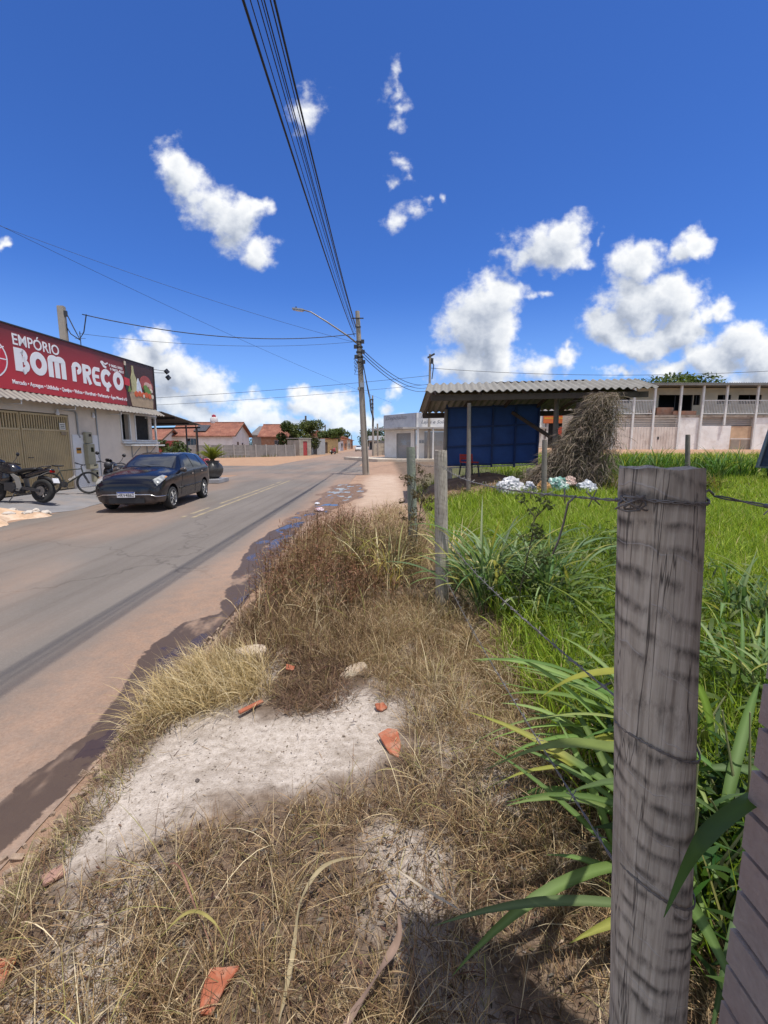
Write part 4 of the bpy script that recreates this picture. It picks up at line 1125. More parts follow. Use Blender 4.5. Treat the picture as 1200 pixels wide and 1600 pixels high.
cable((4.5, 45, 8.9), (60, 41, 10.6), 1.6, .020, 'long cable over the two storey building roof to the right edge')

up2, d = utility_pole('utility_pole', (-1.62, 68, -.15), (-1.68, 68, 8.75), .19, .11, 'second utility pole beyond the intersection, left of the white corner building')
b = MB()
for t_ in (.93,.86,.80): b.box(d*t_+Vector((-.12,-.2,0)), (.5,.2,.2))
b.tube([d*.93+Vector((-.4,-.2,0)), d*.75+Vector((-.25,-.3,0)), d*.62+Vector((.1,-.25,0)), d*.5+Vector((.0,-.2,0))], .12, 6); b.build('cable_clutter', M_dark_metal, up2)
up3, d = utility_pole('utility_pole', (4.45, 45, -.05), (4.45, 45, 10.2), .15, .10, 'thin pole with fittings on top rising behind the left end of the lean-to')
b = MB(); q = d*.985; b.box(q+Vector((.1,0,0)), (.75,.2,.16), (0,-.5,0)); b.box(q+Vector((.2,-.1,-.5)), (.22,.22,.5)); b.tube([q, q+Vector((.35,-.1,-.9)), q+Vector((.2,-.1,-2.2))], .05, 6); b.build('fittings', M_dark_metal, up3, bevel=.0)
M_farpole = mat('dark_weathered_pole', (.10,.09,.085), .9)
for i, (px, Y) in enumerate([(-21.0,122),(-21.5,146),(-22.7,175),(-23.2,215),(-24,255),(-24.5,300),(-25,350)]):
    utility_pole('utility_pole', (px, Y, -.1), (px+.1, Y, 9.2), .34, .24, 'thin street pole on the far left roadside, %s in the receding row' % ('first and tallest','second','third','fourth','fifth','sixth','last and smallest')[i], m=M_farpole, group='poles along the far left roadside')
up4, d = utility_pole('utility_pole', (-.9, 66.5, -.1), (-.95, 66.5, 4.6), .14, .12, 'short thick post beside the second utility pole, before the white corner building')

# ---------------------------------------------------------------- trees
M_bark = mat('tree_bark', (.12,.085,.06), .95, .25, 8, .6, 30)
def crown_mesh(lumps, n, size, seed, cols, M=None, name='crown', parent=None, squash=.8):
    r = np.random.default_rng(seed); L = np.array(lumps)   # x,y,z,r
    wt = L[:, 3]**2.2; k = r.choice(len(L), n, p=wt/wt.sum())
    dirs = r.normal(size=(n, 3)); dirs /= np.linalg.norm(dirs, axis=1)[:, None]
    rad = L[k, 3]*r.uniform(.35, 1.05, n)**.6
    P = L[k, :3]+dirs*rad[:, None]*np.array([1, 1, squash])
    nm = dirs*.6+r.normal(size=(n, 3))*.7+np.array([0, 0, .4]); nm /= np.linalg.norm(nm, axis=1)[:, None]
    a = np.cross(nm, r.normal(size=(n, 3))); a /= np.linalg.norm(a, axis=1)[:, None]; c = np.cross(nm, a)
    s = size*r.uniform(.6, 1.4, n)[:, None]
    V = np.stack([P-a*s*.9, P-c*s*.42+nm*s*.1, P+a*s*.9, P+c*s*.42+nm*s*.1], 1).reshape(-1, 3)
    Q = np.arange(n*4).reshape(n, 4)
    c0, c1 = np.array(cols[0]), np.array(cols[1])
    tone = np.clip(r.normal(.5, .25, n)+.25*(vnoise(P[:, 0]*1.3+9, P[:, 2]*1.3+4)-.5), 0, 1)
    C = c0+(c1-c0)*tone[:, None]
    return np_mesh(name, V, Q, M or M_tree, dict(tint=np.repeat(C, 4, axis=0)), parent)
def tree(name, loc, H, W, label, seed, cols=((.030,.050,.012),(.085,.115,.030)), n=2600, size=.16, trunk=.35, group=None, cat='tree', nl=9):
    r = random.Random(seed); root = empty(name, loc, 0, label, cat, group)
    lumps = []
    for i in range(nl):
        a = r.random()*2*PI; q = (r.random()**.6)*W*.36
        lumps.append((q*math.cos(a), q*math.sin(a), H*(trunk+.12+(.86-trunk-.12)*r.random()), W*r.uniform(.13, .24)))
    b = MB(); b.tube([(0,0,-.1), (.03*W*r.uniform(-1,1), 0, H*trunk*.6), (.05*W*r.uniform(-1,1), .04*W, H*trunk*1.15)], [.055*W*.5+.03, .04*W*.5+.025, .03*W*.5+.02], 8)
    for lx, ly, lz, lr in lumps[:7]: b.tube([(0,0,H*trunk*.9), (lx*.45, ly*.45, H*trunk*.9+(lz-H*trunk*.9)*.6), (lx, ly, lz)], [.02*W*.5+.02, .015*W*.5+.012, .008], 5)
    b.build('trunk', M_bark, root, smooth=True)
    crown_mesh(lumps, n, size, seed, cols, parent=root)
    return root
tree('garden_tree', (-15.9, 75, -.1), 5.6, 4.6, 'dark bushy garden tree behind the grey panel wall, left of a pair', 21, n=3000, size=.20, trunk=.25)
tree('garden_tree', (-12.7, 76, -.1), 5.8, 6.0, 'wider yellowish bushy tree behind the shed with the red door, right of a pair', 22, ((.045,.065,.014),(.13,.15,.04)), n=4200, size=.20, trunk=.22)
tree('street_tree', (-10.6, 92, -.1), 5.3, 6.5, 'round leafy street tree with bare lower trunk in front of the yellow wall', 23, ((.045,.075,.015),(.13,.17,.045)), n=3400, size=.22, trunk=.35)
tree('street_tree', (-14.5, 160, -.1), 7.0, 7.0, 'small distant tree on the left of the far street end', 24, n=1500, size=.35)
tree('street_tree', (-4.0, 190, -.1), 9.0, 16.0, 'dark flat distant tree in the middle of the far street end', 25, n=2500, size=.45, trunk=.3, cols=((.03,.045,.014),(.07,.09,.03)))
tree('street_tree', (2.3, 84, -.1), 6.0, 7.5, 'leafy tree behind the wire fence, left of the white corner building', 26, ((.05,.08,.012),(.13,.17,.04)), n=3500, size=.22, trunk=.2)
tree('garden_tree', (34.6, 55, 1.2), 8.3, 11, 'broad dark green tree crown showing over the two storey building roof', 27, ((.035,.065,.012),(.12,.16,.03)), n=6500, size=.26, trunk=.45, nl=15)
tree('garden_shrub', (-18.6, 40, -.1), 2.6, 3.6, 'dark green shrub under the shop side roof, before the red gate', 28, n=2600, size=.14, trunk=.12, cat='shrub')
# far-off wood line closing the horizon
lumps = []
r = random.Random(4)
for i in range(230):
    x = r.uniform(-330, 330); y = r.uniform(430, 520)
    lumps.append((x, y, r.uniform(1, 3.5), r.uniform(3, 6.5)))
o = crown_mesh(lumps, 26000, .9, 31, ((.035,.055,.022),(.085,.11,.045)), name='far_wood'); tag(o, 'far green line of trees along the horizon', 'wood', kind='stuff')

# ---------------------------------------------------------------- left background: house, walls, yards
def tile_mat():
    m, t, b_ = new_mat('clay_roof_tiles')
    tc = t.node('ShaderNodeTexCoord').outputs['Object']
    wv = t.node('ShaderNodeTexWave', wave_type='BANDS', bands_direction='X', ins={'Vector': tc, 'Scale': 1.45, 'Distortion': .6}).outputs[1]
    n_ = t.noise(tc, .9, 6, .7); n2_ = t.noise(tc, 6, 3, .6)
    c = t.ramp(t.math('ADD', t.math('MULTIPLY', n_, .6), t.math('MULTIPLY', n2_, .4)), [(.32, (.10,.045,.032)), (.5, (.25,.092,.058)), (.68, (.36,.18,.115))])
    t.l.new(c, b_.inputs['Base Color']); b_.inputs['Roughness'].default_value = .9
    bn = t.node('ShaderNodeBump', ins={'Strength': .9, 'Distance': .06, 'Height': wv}); t.l.new(bn.outputs[0], b_.inputs['Normal'])
    return m
M_tile = tile_mat()
M_timber = mat('dark_timber', (.10,.065,.045), .85, .2, 5)
def gable_house(loc, L_, Wd_, eave, ridge, wallm, label, over=.55, windows=(), gables=(), chim=False):
    root = empty('house', loc, 0, label, 'house')    # x from -L..0, y 0..W, gable end at x = 0
    b = MB()
    b.prism([(0,0),(Wd_,0),(Wd_,eave),(Wd_/2,ridge-.12),(0,eave)], 'yz', -.2, .2)
    b.prism([(0,0),(Wd_,0),(Wd_,eave),(Wd_/2,ridge-.12),(0,eave)], 'yz', -L_, .2)
    b.box2((-L_+.2, 0, 0), (-.2, .2, eave)); b.box2((-L_+.2, Wd_-.2, 0), (-.2, Wd_, eave))
    b.build('wall', wallm, root)
    b = MB(); sl = (ridge-eave)/(Wd_/2); th = .14
    for sgn in (0, 1):
        ys = (-over, Wd_/2) if sgn == 0 else (Wd_+over, Wd_/2)
        z0_ = eave-over*sl; z1_ = ridge
        vs = [(-L_-over, ys[0], z0_), (over, ys[0], z0_), (over, ys[1], z1_), (-L_-over, ys[1], z1_)]
        vs += [(x, y, z-th) for x, y, z in vs]
        b.add(vs, [(0,1,2,3),(7,6,5,4),(0,4,5,1),(1,5,6,2),(2,6,7,3),(3,7,4,0)])
    b.build('roof', M_tile, root)
    b = MB(); b.tube([(-L_-over, Wd_/2, ridge+.02), (over, Wd_/2, ridge+.02)], .11, 8); b.build('roof_ridge', M_tile, root)
    b = MB(); z0_ = eave-over*sl
    b.bar((over+.012, -over, z0_-.09), (over+.012, Wd_/2, ridge-.09), .03, .2); b.bar((over+.012, Wd_+over, z0_-.09), (over+.012, Wd_/2, ridge-.09), .03, .2); b.build('barge_board', M_timber, root)
    for (x, z, w, h) in windows:
        b = MB(); b.box((x, -.012, z), (w, .05, h)); o = b.build('window', M_grey_metal, root)
        b = MB()
        for k in range(3): b.box((x-w/3+k*w/3, -.042, z), (w/3-.06, .015, h-.1))
        b.build('pane', M_glass_dark, o)
    for (y, z, w, h) in gables:
        b = MB(); b.box((.012, y, z), (.05, w, h)); o = b.build('window', M_grey_metal, root)
        b = MB(); b.box((.042, y, z), (.015, w-.1, h-.1)); b.build('pane', M_glass_dark, o)
    return root
hs = gable_house((-22.0, 66, -.1), 8.9, 8, 3.2, 5.0, M_whitepaint, 'white gabled house with red tiled roof and a water tank behind the grey panel wall', windows=((-5.9,2.05,1.5,1.0),), gables=((2.2,1.6,.7,1.0),(4.4,1.5,.6,.9)))
b = MB(); b.lathe([(0,.0),(.55,.0),(.60,.1),(.55,.85),(.50,.95),(.2,1.02)], (-4.2,4.4,4.86), 'z', 18); tk = b.build('water_tank', mat('white_tank', (.62,.60,.58), .5, .1), hs, smooth='auto')
b = MB(); b.lathe([(.56,.25),(.575,.27),(.565,.5),(.555,.52)], (-4.2,4.4,4.86), 'z', 18); b.lathe([(.3,.98),(.32,1.0),(.30,1.3),(0,1.42)], (-4.2,4.4,4.86), 'z', 14); b.build('red_band', M_bikered, tk)
b = MB(); b.box((-5.0, 1.6, 4.10), (1.8, 2.3, .08), (math.atan2(1.8,4), 0, 0)); b.build('solar_panel', mat('solar_panel_dark', (.06,.055,.05), .3, .2, 3), hs)
# red-roofed side wing of the same plot
gable_house((-30.6, 62, -.1), 9, 6, 2.6, 3.9, M_whitepaint, 'low red tiled house at the left, half hidden by the shop side roof', windows=((-1.2,1.5,1.1,1.1),))
M_rawbrick = mat('raw_brick', (.36,.19,.12), .95, .25, 3, .3, 14, dirt=(.42,.34,.28), dscale=1, damt=.5)
gable_house((-17.6, 82, -.1), 4.6, 8, 3.4, 5.4, M_rawbrick, 'small raw brick house with a bright red tiled roof beside the bushy trees', gables=((3,1.9,.8,1.2),), windows=((-1.8,1.9,.8,1.1),))
bs = empty('house', (-22.5, 86, -.1), 0, 'far grey tin roofed house between the two red roofs', 'house')
b = MB(); b.box((0,3,1.7), (5,6,3.4)); b.build('wall', M_concrete, bs)
b = MB(); b.prism([(-.5,3.3),(-.5,3.5),(6.5,5.4),(6.5,5.2)], 'yz', -2.8, 5.6); b.build('roof', M_galv, bs)
# precast concrete panel wall
pw = empty('panel_wall', (-28.5, 49.6, -.13), 0, 'grey precast concrete panel wall with posts along the far side of the cross street', 'wall')
A = Vector((0,0,0)); B_ = Vector((15.3, 17.2, 0)); n = 14
M_panel = mat('weathered_concrete_panel', (.225,.215,.205), .95, .14, 1.5, .3, 20, streak=.5, dirt=(.10,.09,.08), dscale=.8, damt=.5)
M_post = mat('pale_concrete_post', (.33,.31,.29), .9, .12, 2, .2)
for i in range(n+1):
    p = A.lerp(B_, i/n); b = MB(); b.box((p.x, p.y, .85), (.18,.18,1.80), (0,0,.84)); b.build('post', M_post, pw)
for i in range(n):
    p = A.lerp(B_, i/n); q = A.lerp(B_, (i+1)/n); b = MB(); e = (q-p).normalized()*.1
    for k in range(4): b.bar(p+e+Vector((0,0,.19+.42*k)), q-e+Vector((0,0,.19+.42*k)), .05, .41)
    b.build('panel', M_panel, pw)
# yard shed with a red door, grey gate wall, yellow house
ys_ = empty('yard_shed', (-13.0, 69.5, -.12), math.radians(48), 'small grey walled shed with a red door at the end of the panel wall', 'shed')
b = MB(); b.box2((0,0,0), (.75,.2,2.6)); b.box2((1.55,0,0), (2.3,.2,2.6)); b.box2((.75,0,2.2), (1.55,.2,2.6)); b.box2((0,.2,0),(.2,3,2.4)); b.box2((2.1,.2,0),(2.3,3,2.4)); b.build('wall', mat('mossy_render', (.34,.31,.26), .95, .2, 1.5, .2, 30, dirt=(.15,.14,.10), dscale=1.2, damt=.6), ys_)
b = MB(); b.box2((-.1,-.05,2.61), (2.4,3.1,2.72)); b.build('roof', M_concrete, ys_)
b = MB(); b.box2((.76,.06,.02), (1.54,.12,2.19)); o = b.build('door', mat('red_door', (.34,.05,.05), .5, .1), ys_)
b = MB(); b.box((1.42,.04,1.05), (.04,.04,.16)); b.build('handle', M_dark_metal, o)
gw = empty('gate_wall', (-12.45, 77, -.12), math.radians(50), 'grey rendered street wall with a dark metal gate beyond the red door shed', 'wall')
b = MB(); b.box2((0,0,0), (.5,.2,2.7)); b.box2((1.4,0,0), (3.3,.2,2.7)); b.build('wall', mat('blue_grey_render', (.34,.35,.36), .9, .12, 1.5), gw)
b = MB(); b.box2((.51,.06,.05), (1.39,.12,2.5)); b.build('gate', M_dark_metal, gw)
yh = empty('house', (-12.2, 88, -.12), math.radians(55), 'low ochre yellow house front with a brown door behind the street tree', 'house')
b = MB(); b.box2((0,0,0), (1.0,.25,2.8)); b.box2((1.9,0,0), (5,.25,2.8)); b.box2((1.0,0,2.2),(1.9,.25,2.8)); b.box2((0,.25,0),(.25,6,2.8)); b.box2((4.75,.25,0),(5,6,2.8)); b.build('wall', mat('ochre_render', (.62,.44,.20), .9, .12, 1.2, dirt=(.42,.30,.16), dscale=1, damt=.4), yh)
b = MB(); b.box2((1.01,.08,0), (1.89,.14,2.19)); b.build('door', M_timber, yh)
b = MB(); b.box2((-.2,-.2,2.81), (5.2,6.2,2.95)); b.build('roof', M_tile, yh)
# buildings further along the left of the street
r = random.Random(12)
cols = [('pale_pink_render',(.60,.46,.38)),('white_wall_paint',None),('orange_render',(.60,.27,.12)),('cream_render',(.62,.55,.42)),('brick_render',(.40,.2,.12))]
labs = ['distant pink house on the left roadside past the street tree','distant white house on the left roadside past the pink one','distant orange fronted house on the left roadside','distant cream house near the far end of the street','distant brick house closing the far end of the street on the left']
x = -11.5; y = 104
for i in range(5):
    w = r.uniform(9, 14); h = r.uniform(2.9, 4.0)
    root = empty('house', (-11.6-.3*i, y, -.12), PI/2, labs[i], 'house')
    m_ = M_whitepaint if cols[i][1] is None else mat(cols[i][0], cols[i][1], .9, .12, 1.2)
    b = MB(); b.box2((0,0,0), (w,7,h)); b.build('wall', m_, root)
    b = MB(); b.prism([(-.6,h-.05),(-.6,h+.1),(3.5,h+1.3),(7.4,h+.1),(7.4,h-.05)], 'yz', -.4, w+.8); b.build('roof', M_tile, root)
    for k in range(2):
        b = MB(); b.box((w*(.3+.4*k), -.015, 1.5), (1.3,.05,1.2)); b.build('window', M_glass_dark, root)
    b = MB(); b.box((w*.5, -.015, 1.05), (.9,.06,2.1)); b.build('door', M_timber, root)
    y += w+r.uniform(3, 10)
root = empty('house', (-1.5, 150, -.12), 0, 'distant white walled building with a dark porch at the far street end', 'house')
b = MB(); b.box2((-3.6,0,0), (5,8,4.6)); b.build('wall', M_whitepaint, root)
b = MB(); b.box2((-5.2,-3,2.9), (5,0,3.1)); b.build('porch_roof', M_dark_metal, root)
b = MB(); b.box2((-3.2,-.04,.1), (-.2,-.005,2.6)); b.build('door', M_dark_metal, root)
# red gate seen under the side roof
rg = empty('red_gate', (-20.4, 41.5, -.12), .3, 'dark red metal gate in the shade under the shop side roof', 'gate')
b = MB(); b.box((0,0,1.1), (3.0,.05,1.9)); b.build('panel', mat('red_gate_paint', (.30,.05,.04), .6, .15), rg)
b = MB()
for k in range(9): b.box((-1.35+.34*k, -.035, 1.1), (.04,.03,1.95))
b.build('gate_bars', mat('red_gate_bar', (.22,.03,.03), .6), rg)
yp = MB(); yp.cyl((0,0,-.1),(0,0,3.2),.05); o = yp.build('yard_post', M_timber); o.location = (-15.7, 38, 0)
tag(o, 'thin wooden post standing before the panel wall near the shop side roof', 'post')
# wire fence along the right of the far street
wf = empty('wire_fence', (.3, 69, -.1), math.radians(95), 'grey wire mesh fence with greenery on the right roadside beyond the second utility pole', 'fence')
for k in range(12):
    b = MB(); b.cyl((k*2.2,0,0),(k*2.2,0,2.3),.05,n=6); b.build('post', M_post, wf)
b = MB()
for k in range(14): b.bar((0,0,.1+.165*k),(24.2,0,.1+.165*k),.012)
for k in range(150): b.bar((.16*k,.0,.1),(.16*k,.0,2.25),.012)
b.build('mesh', M_galv, wf)
# cut limestone-coloured low wall before it
b = MB(); b.box2((-1.1,0,0),(.9,.3,1.9)); o = b.build('rubble_wall', mat('pale_rubble', (.50,.43,.33), .95, .3, 2.5, .8, 8, dirt=(.28,.22,.16), dscale=2, damt=.6), None); o.location = (-.75, 71.5, -.12)
tag(o, 'short pale rubble wall beside the foot of the second utility pole', 'wall')

# ---------------------------------------------------------------- white corner building
cb = empty('corner_building', (3.38, 46, tz(3.38,46)+.06), 0, 'white corner shop with grey painted parapet, roller shutters and a flat awning', 'shop')
dl = Vector((-3.25, 4.4, 0)).normalized(); LL = 5.4      # left front recedes down the street
ang = math.atan2(dl.y, dl.x)
M_parapet = mat('grey_painted_parapet', (.36,.37,.41), .85, .10, 2, .1, 40, dirt=(.50,.49,.50), dscale=2.2, damt=.6)
def wall_run(b, a, ang_, segs, th=.25):
    """boxes along a direction: segs of (s0, s1, z0, z1)"""
    c, s = math.cos(ang_), math.sin(ang_)
    for s0, s1, z0, z1 in segs:
        m = (s0+s1)/2
        nx_, ny_ = s, -c           # outwards normal candidate
        b.box((a[0]+c*m-nx_*th/2*0, a[1]+s*m, (z0+z1)/2), (s1-s0, th, z1-z0), (0,0,ang_))
b = MB()
wall_run(b, (0,0,0), ang, [(.35,.9,0,3.1),(3.3,LL,0,3.1),(.9,3.3,2.75,3.1)])
b.build('wall', M_whitepaint, cb)
b = MB(); b.box2((-.1,-.12,0), (.7,.13,3.1)); b.box2((2.9,-.12,0),(3.7,.13,3.1)); b.box2((6.4,-.12,0),(12.5,.13,3.1)); b.box2((.7,-.12,2.85),(2.9,.13,3.1)); b.box2((3.7,-.12,2.85),(6.4,.13,3.1)); b.box2((12.3,.13,0),(12.5,9,3.1)); b.build('wall', M_whitepaint, cb)
def shutter(parent, p, ang_, w, h, m):
    b = MB(); n = int(h/.085)
    for k in range(n): b.box((0,.02+.012*(k % 2),.0425+.085*k), (w,.04,.08))
    o = b.build('roller_shutter', m, parent); o.location = p; o.rotation_euler = (0,0,ang_)
    b = MB(); b.box((0,-.02,.06), (w,.05,.10)); q = b.build('bottom_rail', M_dark_metal, o)
M_shut = mat('grey_roller_shutter', (.27,.27,.275), .5, .1, 2, metal=.2, dirt=(.20,.17,.15), dscale=1, damt=.5)
M_shut2 = mat('pale_roller_shutter', (.40,.37,.34), .55, .1, 2, dirt=(.28,.24,.2), dscale=1, damt=.5)
c_ = dl*2.1; shutter(cb, (c_.x, c_.y, .02), ang+PI, 2.4, 2.73, M_shut)
shutter(cb, (1.8, 0, .02), 0, 2.2, 2.83, M_shut2); shutter(cb, (5.05, 0, .02), 0, 2.7, 2.83, M_shut2)
# awning slab, parapet
nl = Vector((-dl.y, dl.x, 0))*-1
nl = Vector((dl.y*-1, dl.x, 0)); nl = nl if nl.y < 0 else -nl
e = dl*LL
pts = [(0,-1.5), (12.6,-1.5), (12.6,.15), (0,.15), (e.x, e.y), (e.x+nl.x*1.5-dl.x*-.6, e.y+nl.y*1.5+dl.y*.6), (nl.x*1.5-.3, nl.y*1.5-.55)]
b = MB(); b.prism([pts[6],pts[1],pts[2],pts[3],pts[4],pts[5]], 'xy', 3.1, .16); b.build('awning', mat('dirty_awning', (.46,.43,.40), .9, .15, 1.2, dirt=(.20,.17,.15), dscale=.8, damt=.7), cb)
b = MB(); wall_run(b, (nl.x*.16, nl.y*.16, 0), ang, [(.0,LL,3.262,4.72)], .22); b.build('parapet', M_parapet, cb)
b = MB(); b.box2((-.12,-.26,3.262), (12.4,-.04,4.72)); b.build('parapet', M_whitepaint, cb)
b = MB(); b.prism([(.2,.2),(12.2,.2),(12.2,9),(e.x,9),(e.x+.3,e.y)], 'xy', 3.27, .1); b.build('roof', M_concrete, cb)
M_faded = mat('faded_sign_paint', (.20,.21,.24), .8, .3, 6)
mt = Matrix.Translation((e.x*.93+nl.x*.29, e.y*.93+nl.y*.29, 4.05)) @ Matrix.Rotation(ang+PI, 4, 'Z') @ Matrix.Rotation(PI/2, 4, 'X')
put_text('lettering', 'Depósito', M_faded, cb, mt, width=3.6, height=.52, shear=.35, depth=.006, offset=.004)
mt = Matrix.Translation((.35, -.265, 3.55)) @ Matrix.Rotation(PI/2, 4, 'X')
put_text('lettering', 'Lajes e Soldas', M_faded, cb, mt, width=2.9, height=.42, shear=.3, depth=.006, offset=.012)
mt = Matrix.Translation((.35, -.265, 4.2)) @ Matrix.Rotation(PI/2, 4, 'X')
put_text('lettering', 'Pré-moldados', M_faded, cb, mt, width=2.9, height=.36, shear=.3, depth=.006, offset=.006)
for p in ((-.05,-1.35),(1.45,-1.35),(9,-1.35)):
    b = MB(); b.cyl((p[0],p[1],-.15),(p[0],p[1],3.095),.085,n=10); b.build('column', M_white_metal, cb, smooth='auto')
for s_ in (.28,.55): b = MB(); b.box((s_,-.16,1.85),(.22,.08,.3)); b.build('meter_box', M_grey_metal, cb)
# raised kerb apron before it
b = MB(); b.prism([(-4.6,51.5),(-.6,43.2),(14,43.2),(14,52),(-4.2,52)], 'xy', -.2, .38); o = b.build('pavement', mat('pale_kerb', (.50,.44,.36), .9, .15, 2, .2, 30, dirt=(.36,.24,.15), dscale=1, damt=.5)); tag(o, kind='structure')

# ---------------------------------------------------------------- orange snack shop
ob = empty('snack_shop', (15.0, 46, tz(16,46)-.1), 0, 'white and orange snack shop front with hand painted fascia behind the lean-to', 'shop')
b = MB(); b.box2((-.6,0,0),(1.0,.2,5.2)); b.box2((1.0,.0,3.1),(7,.2,5.2)); b.box2((1.0,0,0),(1.6,.2,3.1)); b.box2((6.4,0,0),(7,.2,3.1)); b.box2((-.6,.2,0),(7,6,5.0)); b.build('wall', M_whitepaint, ob)
b = MB(); b.box2((-.5,-.06,0),(.5,-.005,2.6)); b.build('door', mat('dark_grey_door', (.08,.08,.085), .6), ob)
b = MB(); b.box2((-.6,-.04,2.62),(.98,-.004,5.1)); b.build('grey_fascia', M_parapet, ob)
b = MB(); b.box2((1.05,-.10,3.5),(6.9,-.005,5.1)); fb = b.build('fascia', mat('fascia_white', (.70,.68,.66), .6, .04), ob)
b = MB(); b.box2((1.05,-.115,3.28),(6.9,-.003,3.498)); b.build('red_stripe', mat('red_stripe', (.55,.10,.07), .6), ob)
b = MB(); b.box2((1.04,-.13,2.55),(6.9,-.003,3.278)); b.build('orange_band', mat('orange_band', (.68,.17,.05), .6, .1), ob)
b = MB(); b.box2((1.1,-.135,2.98),(4.4,-.131,3.10)); b.build('yellow_stripe', mat('yellow_stripe', (.70,.42,.05), .6), ob)
l = MB(); l.prism([(1.2,4.1),(1.75,3.95),(2.2,4.4),(1.9,4.95),(1.3,4.9)], 'xz', -.106, .004); l.build('painted_emblem', mat('red_emblem', (.60,.10,.06), .6), ob)
put_text('lettering', 'Salgados', M_ink, ob, Matrix.Translation((2.75,-.105,4.25)) @ Matrix.Rotation(PI/2,4,'X'), width=2.3, height=.55, shear=.3, depth=.008, offset=.012)
put_text('lettering', 'e mais', M_ink, ob, Matrix.Translation((4.3,-.105,3.80)) @ Matrix.Rotation(PI/2,4,'X'), width=1.3, height=.32, shear=.3, depth=.008, offset=.01)
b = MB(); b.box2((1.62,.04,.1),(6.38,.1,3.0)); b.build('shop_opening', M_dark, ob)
b = MB(); b.cyl((1.3,-.08,1.0),(1.3,-.08,2.5),.05,n=8); b.build('drain_pipe', M_timber, ob)
b = MB(); b.lathe([(0,0),(.42,.0),(.42,.05),(0,.05)], (2.9,-.2,1.75), 'y', 20); b.build('round_sign', mat('red_emblem', (.60,.10,.06), .6), ob)

# ---------------------------------------------------------------- two storey building
tb = empty('apartment_building', (16.2, 36, 1.02), 0, 'two storey cream building with white balcony railings and slender white columns', 'building')
ZB_ = 1.02; fl_ = 3.86-ZB_; rf = 6.22-ZB_; x0 = 1.0; x1 = 17
M_cream = mat('cream_render', (.74,.66,.55), .9, .08, 1.2, .1, 30, dirt=(.42,.35,.28), dscale=.9, damt=.4)
M_lowwhite = mat('stained_white_render', (.83,.80,.76), .9, .08, 1.4, .15, 30, dirt=(.46,.37,.30), dscale=1.2, damt=.5)
b = MB()     # back wall of the upper storey with door and window openings
ops = [(2.2,3.9,fl_+1.05,fl_+1.72),(6.2,9.0,fl_,fl_+1.72),(9.05,9.6,fl_+.9,fl_+1.72),(11.0,12.1,fl_+1.0,fl_+1.72),(12.7,14.6,fl_+1.0,fl_+1.72)]
yb = 1.5
xs_ = [x0]
for a, c, z0_, z1_ in ops:
    b.box2((xs_[-1],yb,fl_),(a,yb+.2,rf-.1)); b.box2((a,yb,z1_),(c,yb+.2,rf-.1))
    if z0_ > fl_+.01: b.box2((a,yb,fl_),(c,yb+.2,z0_))
    xs_.append(c)
b.box2((xs_[-1],yb,fl_),(x1,yb+.2,rf-.1)); b.box2((x0,yb+.2,0),(x0+.2,8,rf-.1)); b.box2((x1-.2,yb+.2,0),(x1,8,rf-.1)); b.box2((x0+.2,7.8,0),(x1-.2,8,rf-.1))
b.build('upper_wall', M_cream, tb)
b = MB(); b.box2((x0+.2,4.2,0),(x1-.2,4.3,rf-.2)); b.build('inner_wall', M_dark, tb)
for i, (a, c, z0_, z1_) in enumerate(ops):
    b = MB()
    for xx in (a+.04, (a+c)/2, c-.04): b.box((xx,yb+.1,(z0_+z1_)/2),(.05,.06,z1_-z0_))
    b.build('window_frame' if i != 1 else 'door_frame', M_dark_metal, tb)
b = MB(); b.box2((x0,-.15,fl_-.18),(x1,yb+.2,fl_)); b.build('balcony_slab', mat('worn_slab', (.46,.39,.31), .95, .2, 2, .3, 20, dirt=(.20,.15,.12), dscale=2.5, damt=.8), tb)
b = MB(); b.prism([(-.55,rf-.14),(-.55,rf+.0),(8.4,rf+.50),(8.4,rf+.36)], 'yz', x0-.4, x1-x0+.8); b.build('roof', M_galv, tb)
b = MB()
xs = np.arange(x0-.4, x1+.4, .05); m = len(xs); vs = []
for x in xs: w = .03*math.sin(x*2*PI/.18); vs += [(x,-.6,rf+.04+w),(x,-.6,rf-.02+w)]
b.add(vs, [(2*i,2*i+1,2*i+3,2*i+2) for i in range(m-1)]); b.build('eave_edge', M_galv, tb)
cx_ = [1.75,3.27,4.87,6.9,8.62,10.45,12.85,15.0]
for i, x in enumerate(cx_):
    b = MB(); zb_ = 0 if i not in (5,) else 2.05
    b.box2((x-.07,-.30,zb_),(x+.07,-.16,rf-.06)); b.build('column', M_white_metal, tb)
# railings with pickets, bay by bay; one bay has none
for (a, c) in ((x0,1.68),(1.82,3.2),(3.34,4.8),(8.70,10.38),(10.52,12.78),(12.92,14.93),(15.07,16.9)):
    b = MB(); b.box2((a,-.25,fl_+.08),(c,-.20,fl_+.13)); b.box2((a,-.25,fl_+1.08),(c,-.20,fl_+1.14)); rl = b.build('railing', M_white_metal, tb)
    b = MB(); n_ = int((c-a)/.115)
    for k in range(n_): xx = a+(c-a)*(k+.5)/n_; b.box((xx,-.225,fl_+.605),(.03,.03,.95))
    b.build('pickets', M_white_metal, rl)
# heap of bricks and bare masonry in the open bay
b = MB(); rr = random.Random(3)
for k in range(60): b.box((5.0+rr.random()*1.3, .25+rr.random()*.6, fl_+.06+rr.random()*.6*(1-abs(rr.random()-.5))), (.22,.10,.09), (rr.random(),rr.random(),rr.random()*3))
b.build('brick_pile', M_rawbrick, tb)
b = MB(); b.box2((5.3,.1,fl_),(6.6,.2,fl_+.6)); b.box2((6.5,-.1,fl_),(8.3,.05,fl_+.32)); b.build('half_built_parapet', M_rawbrick, tb)
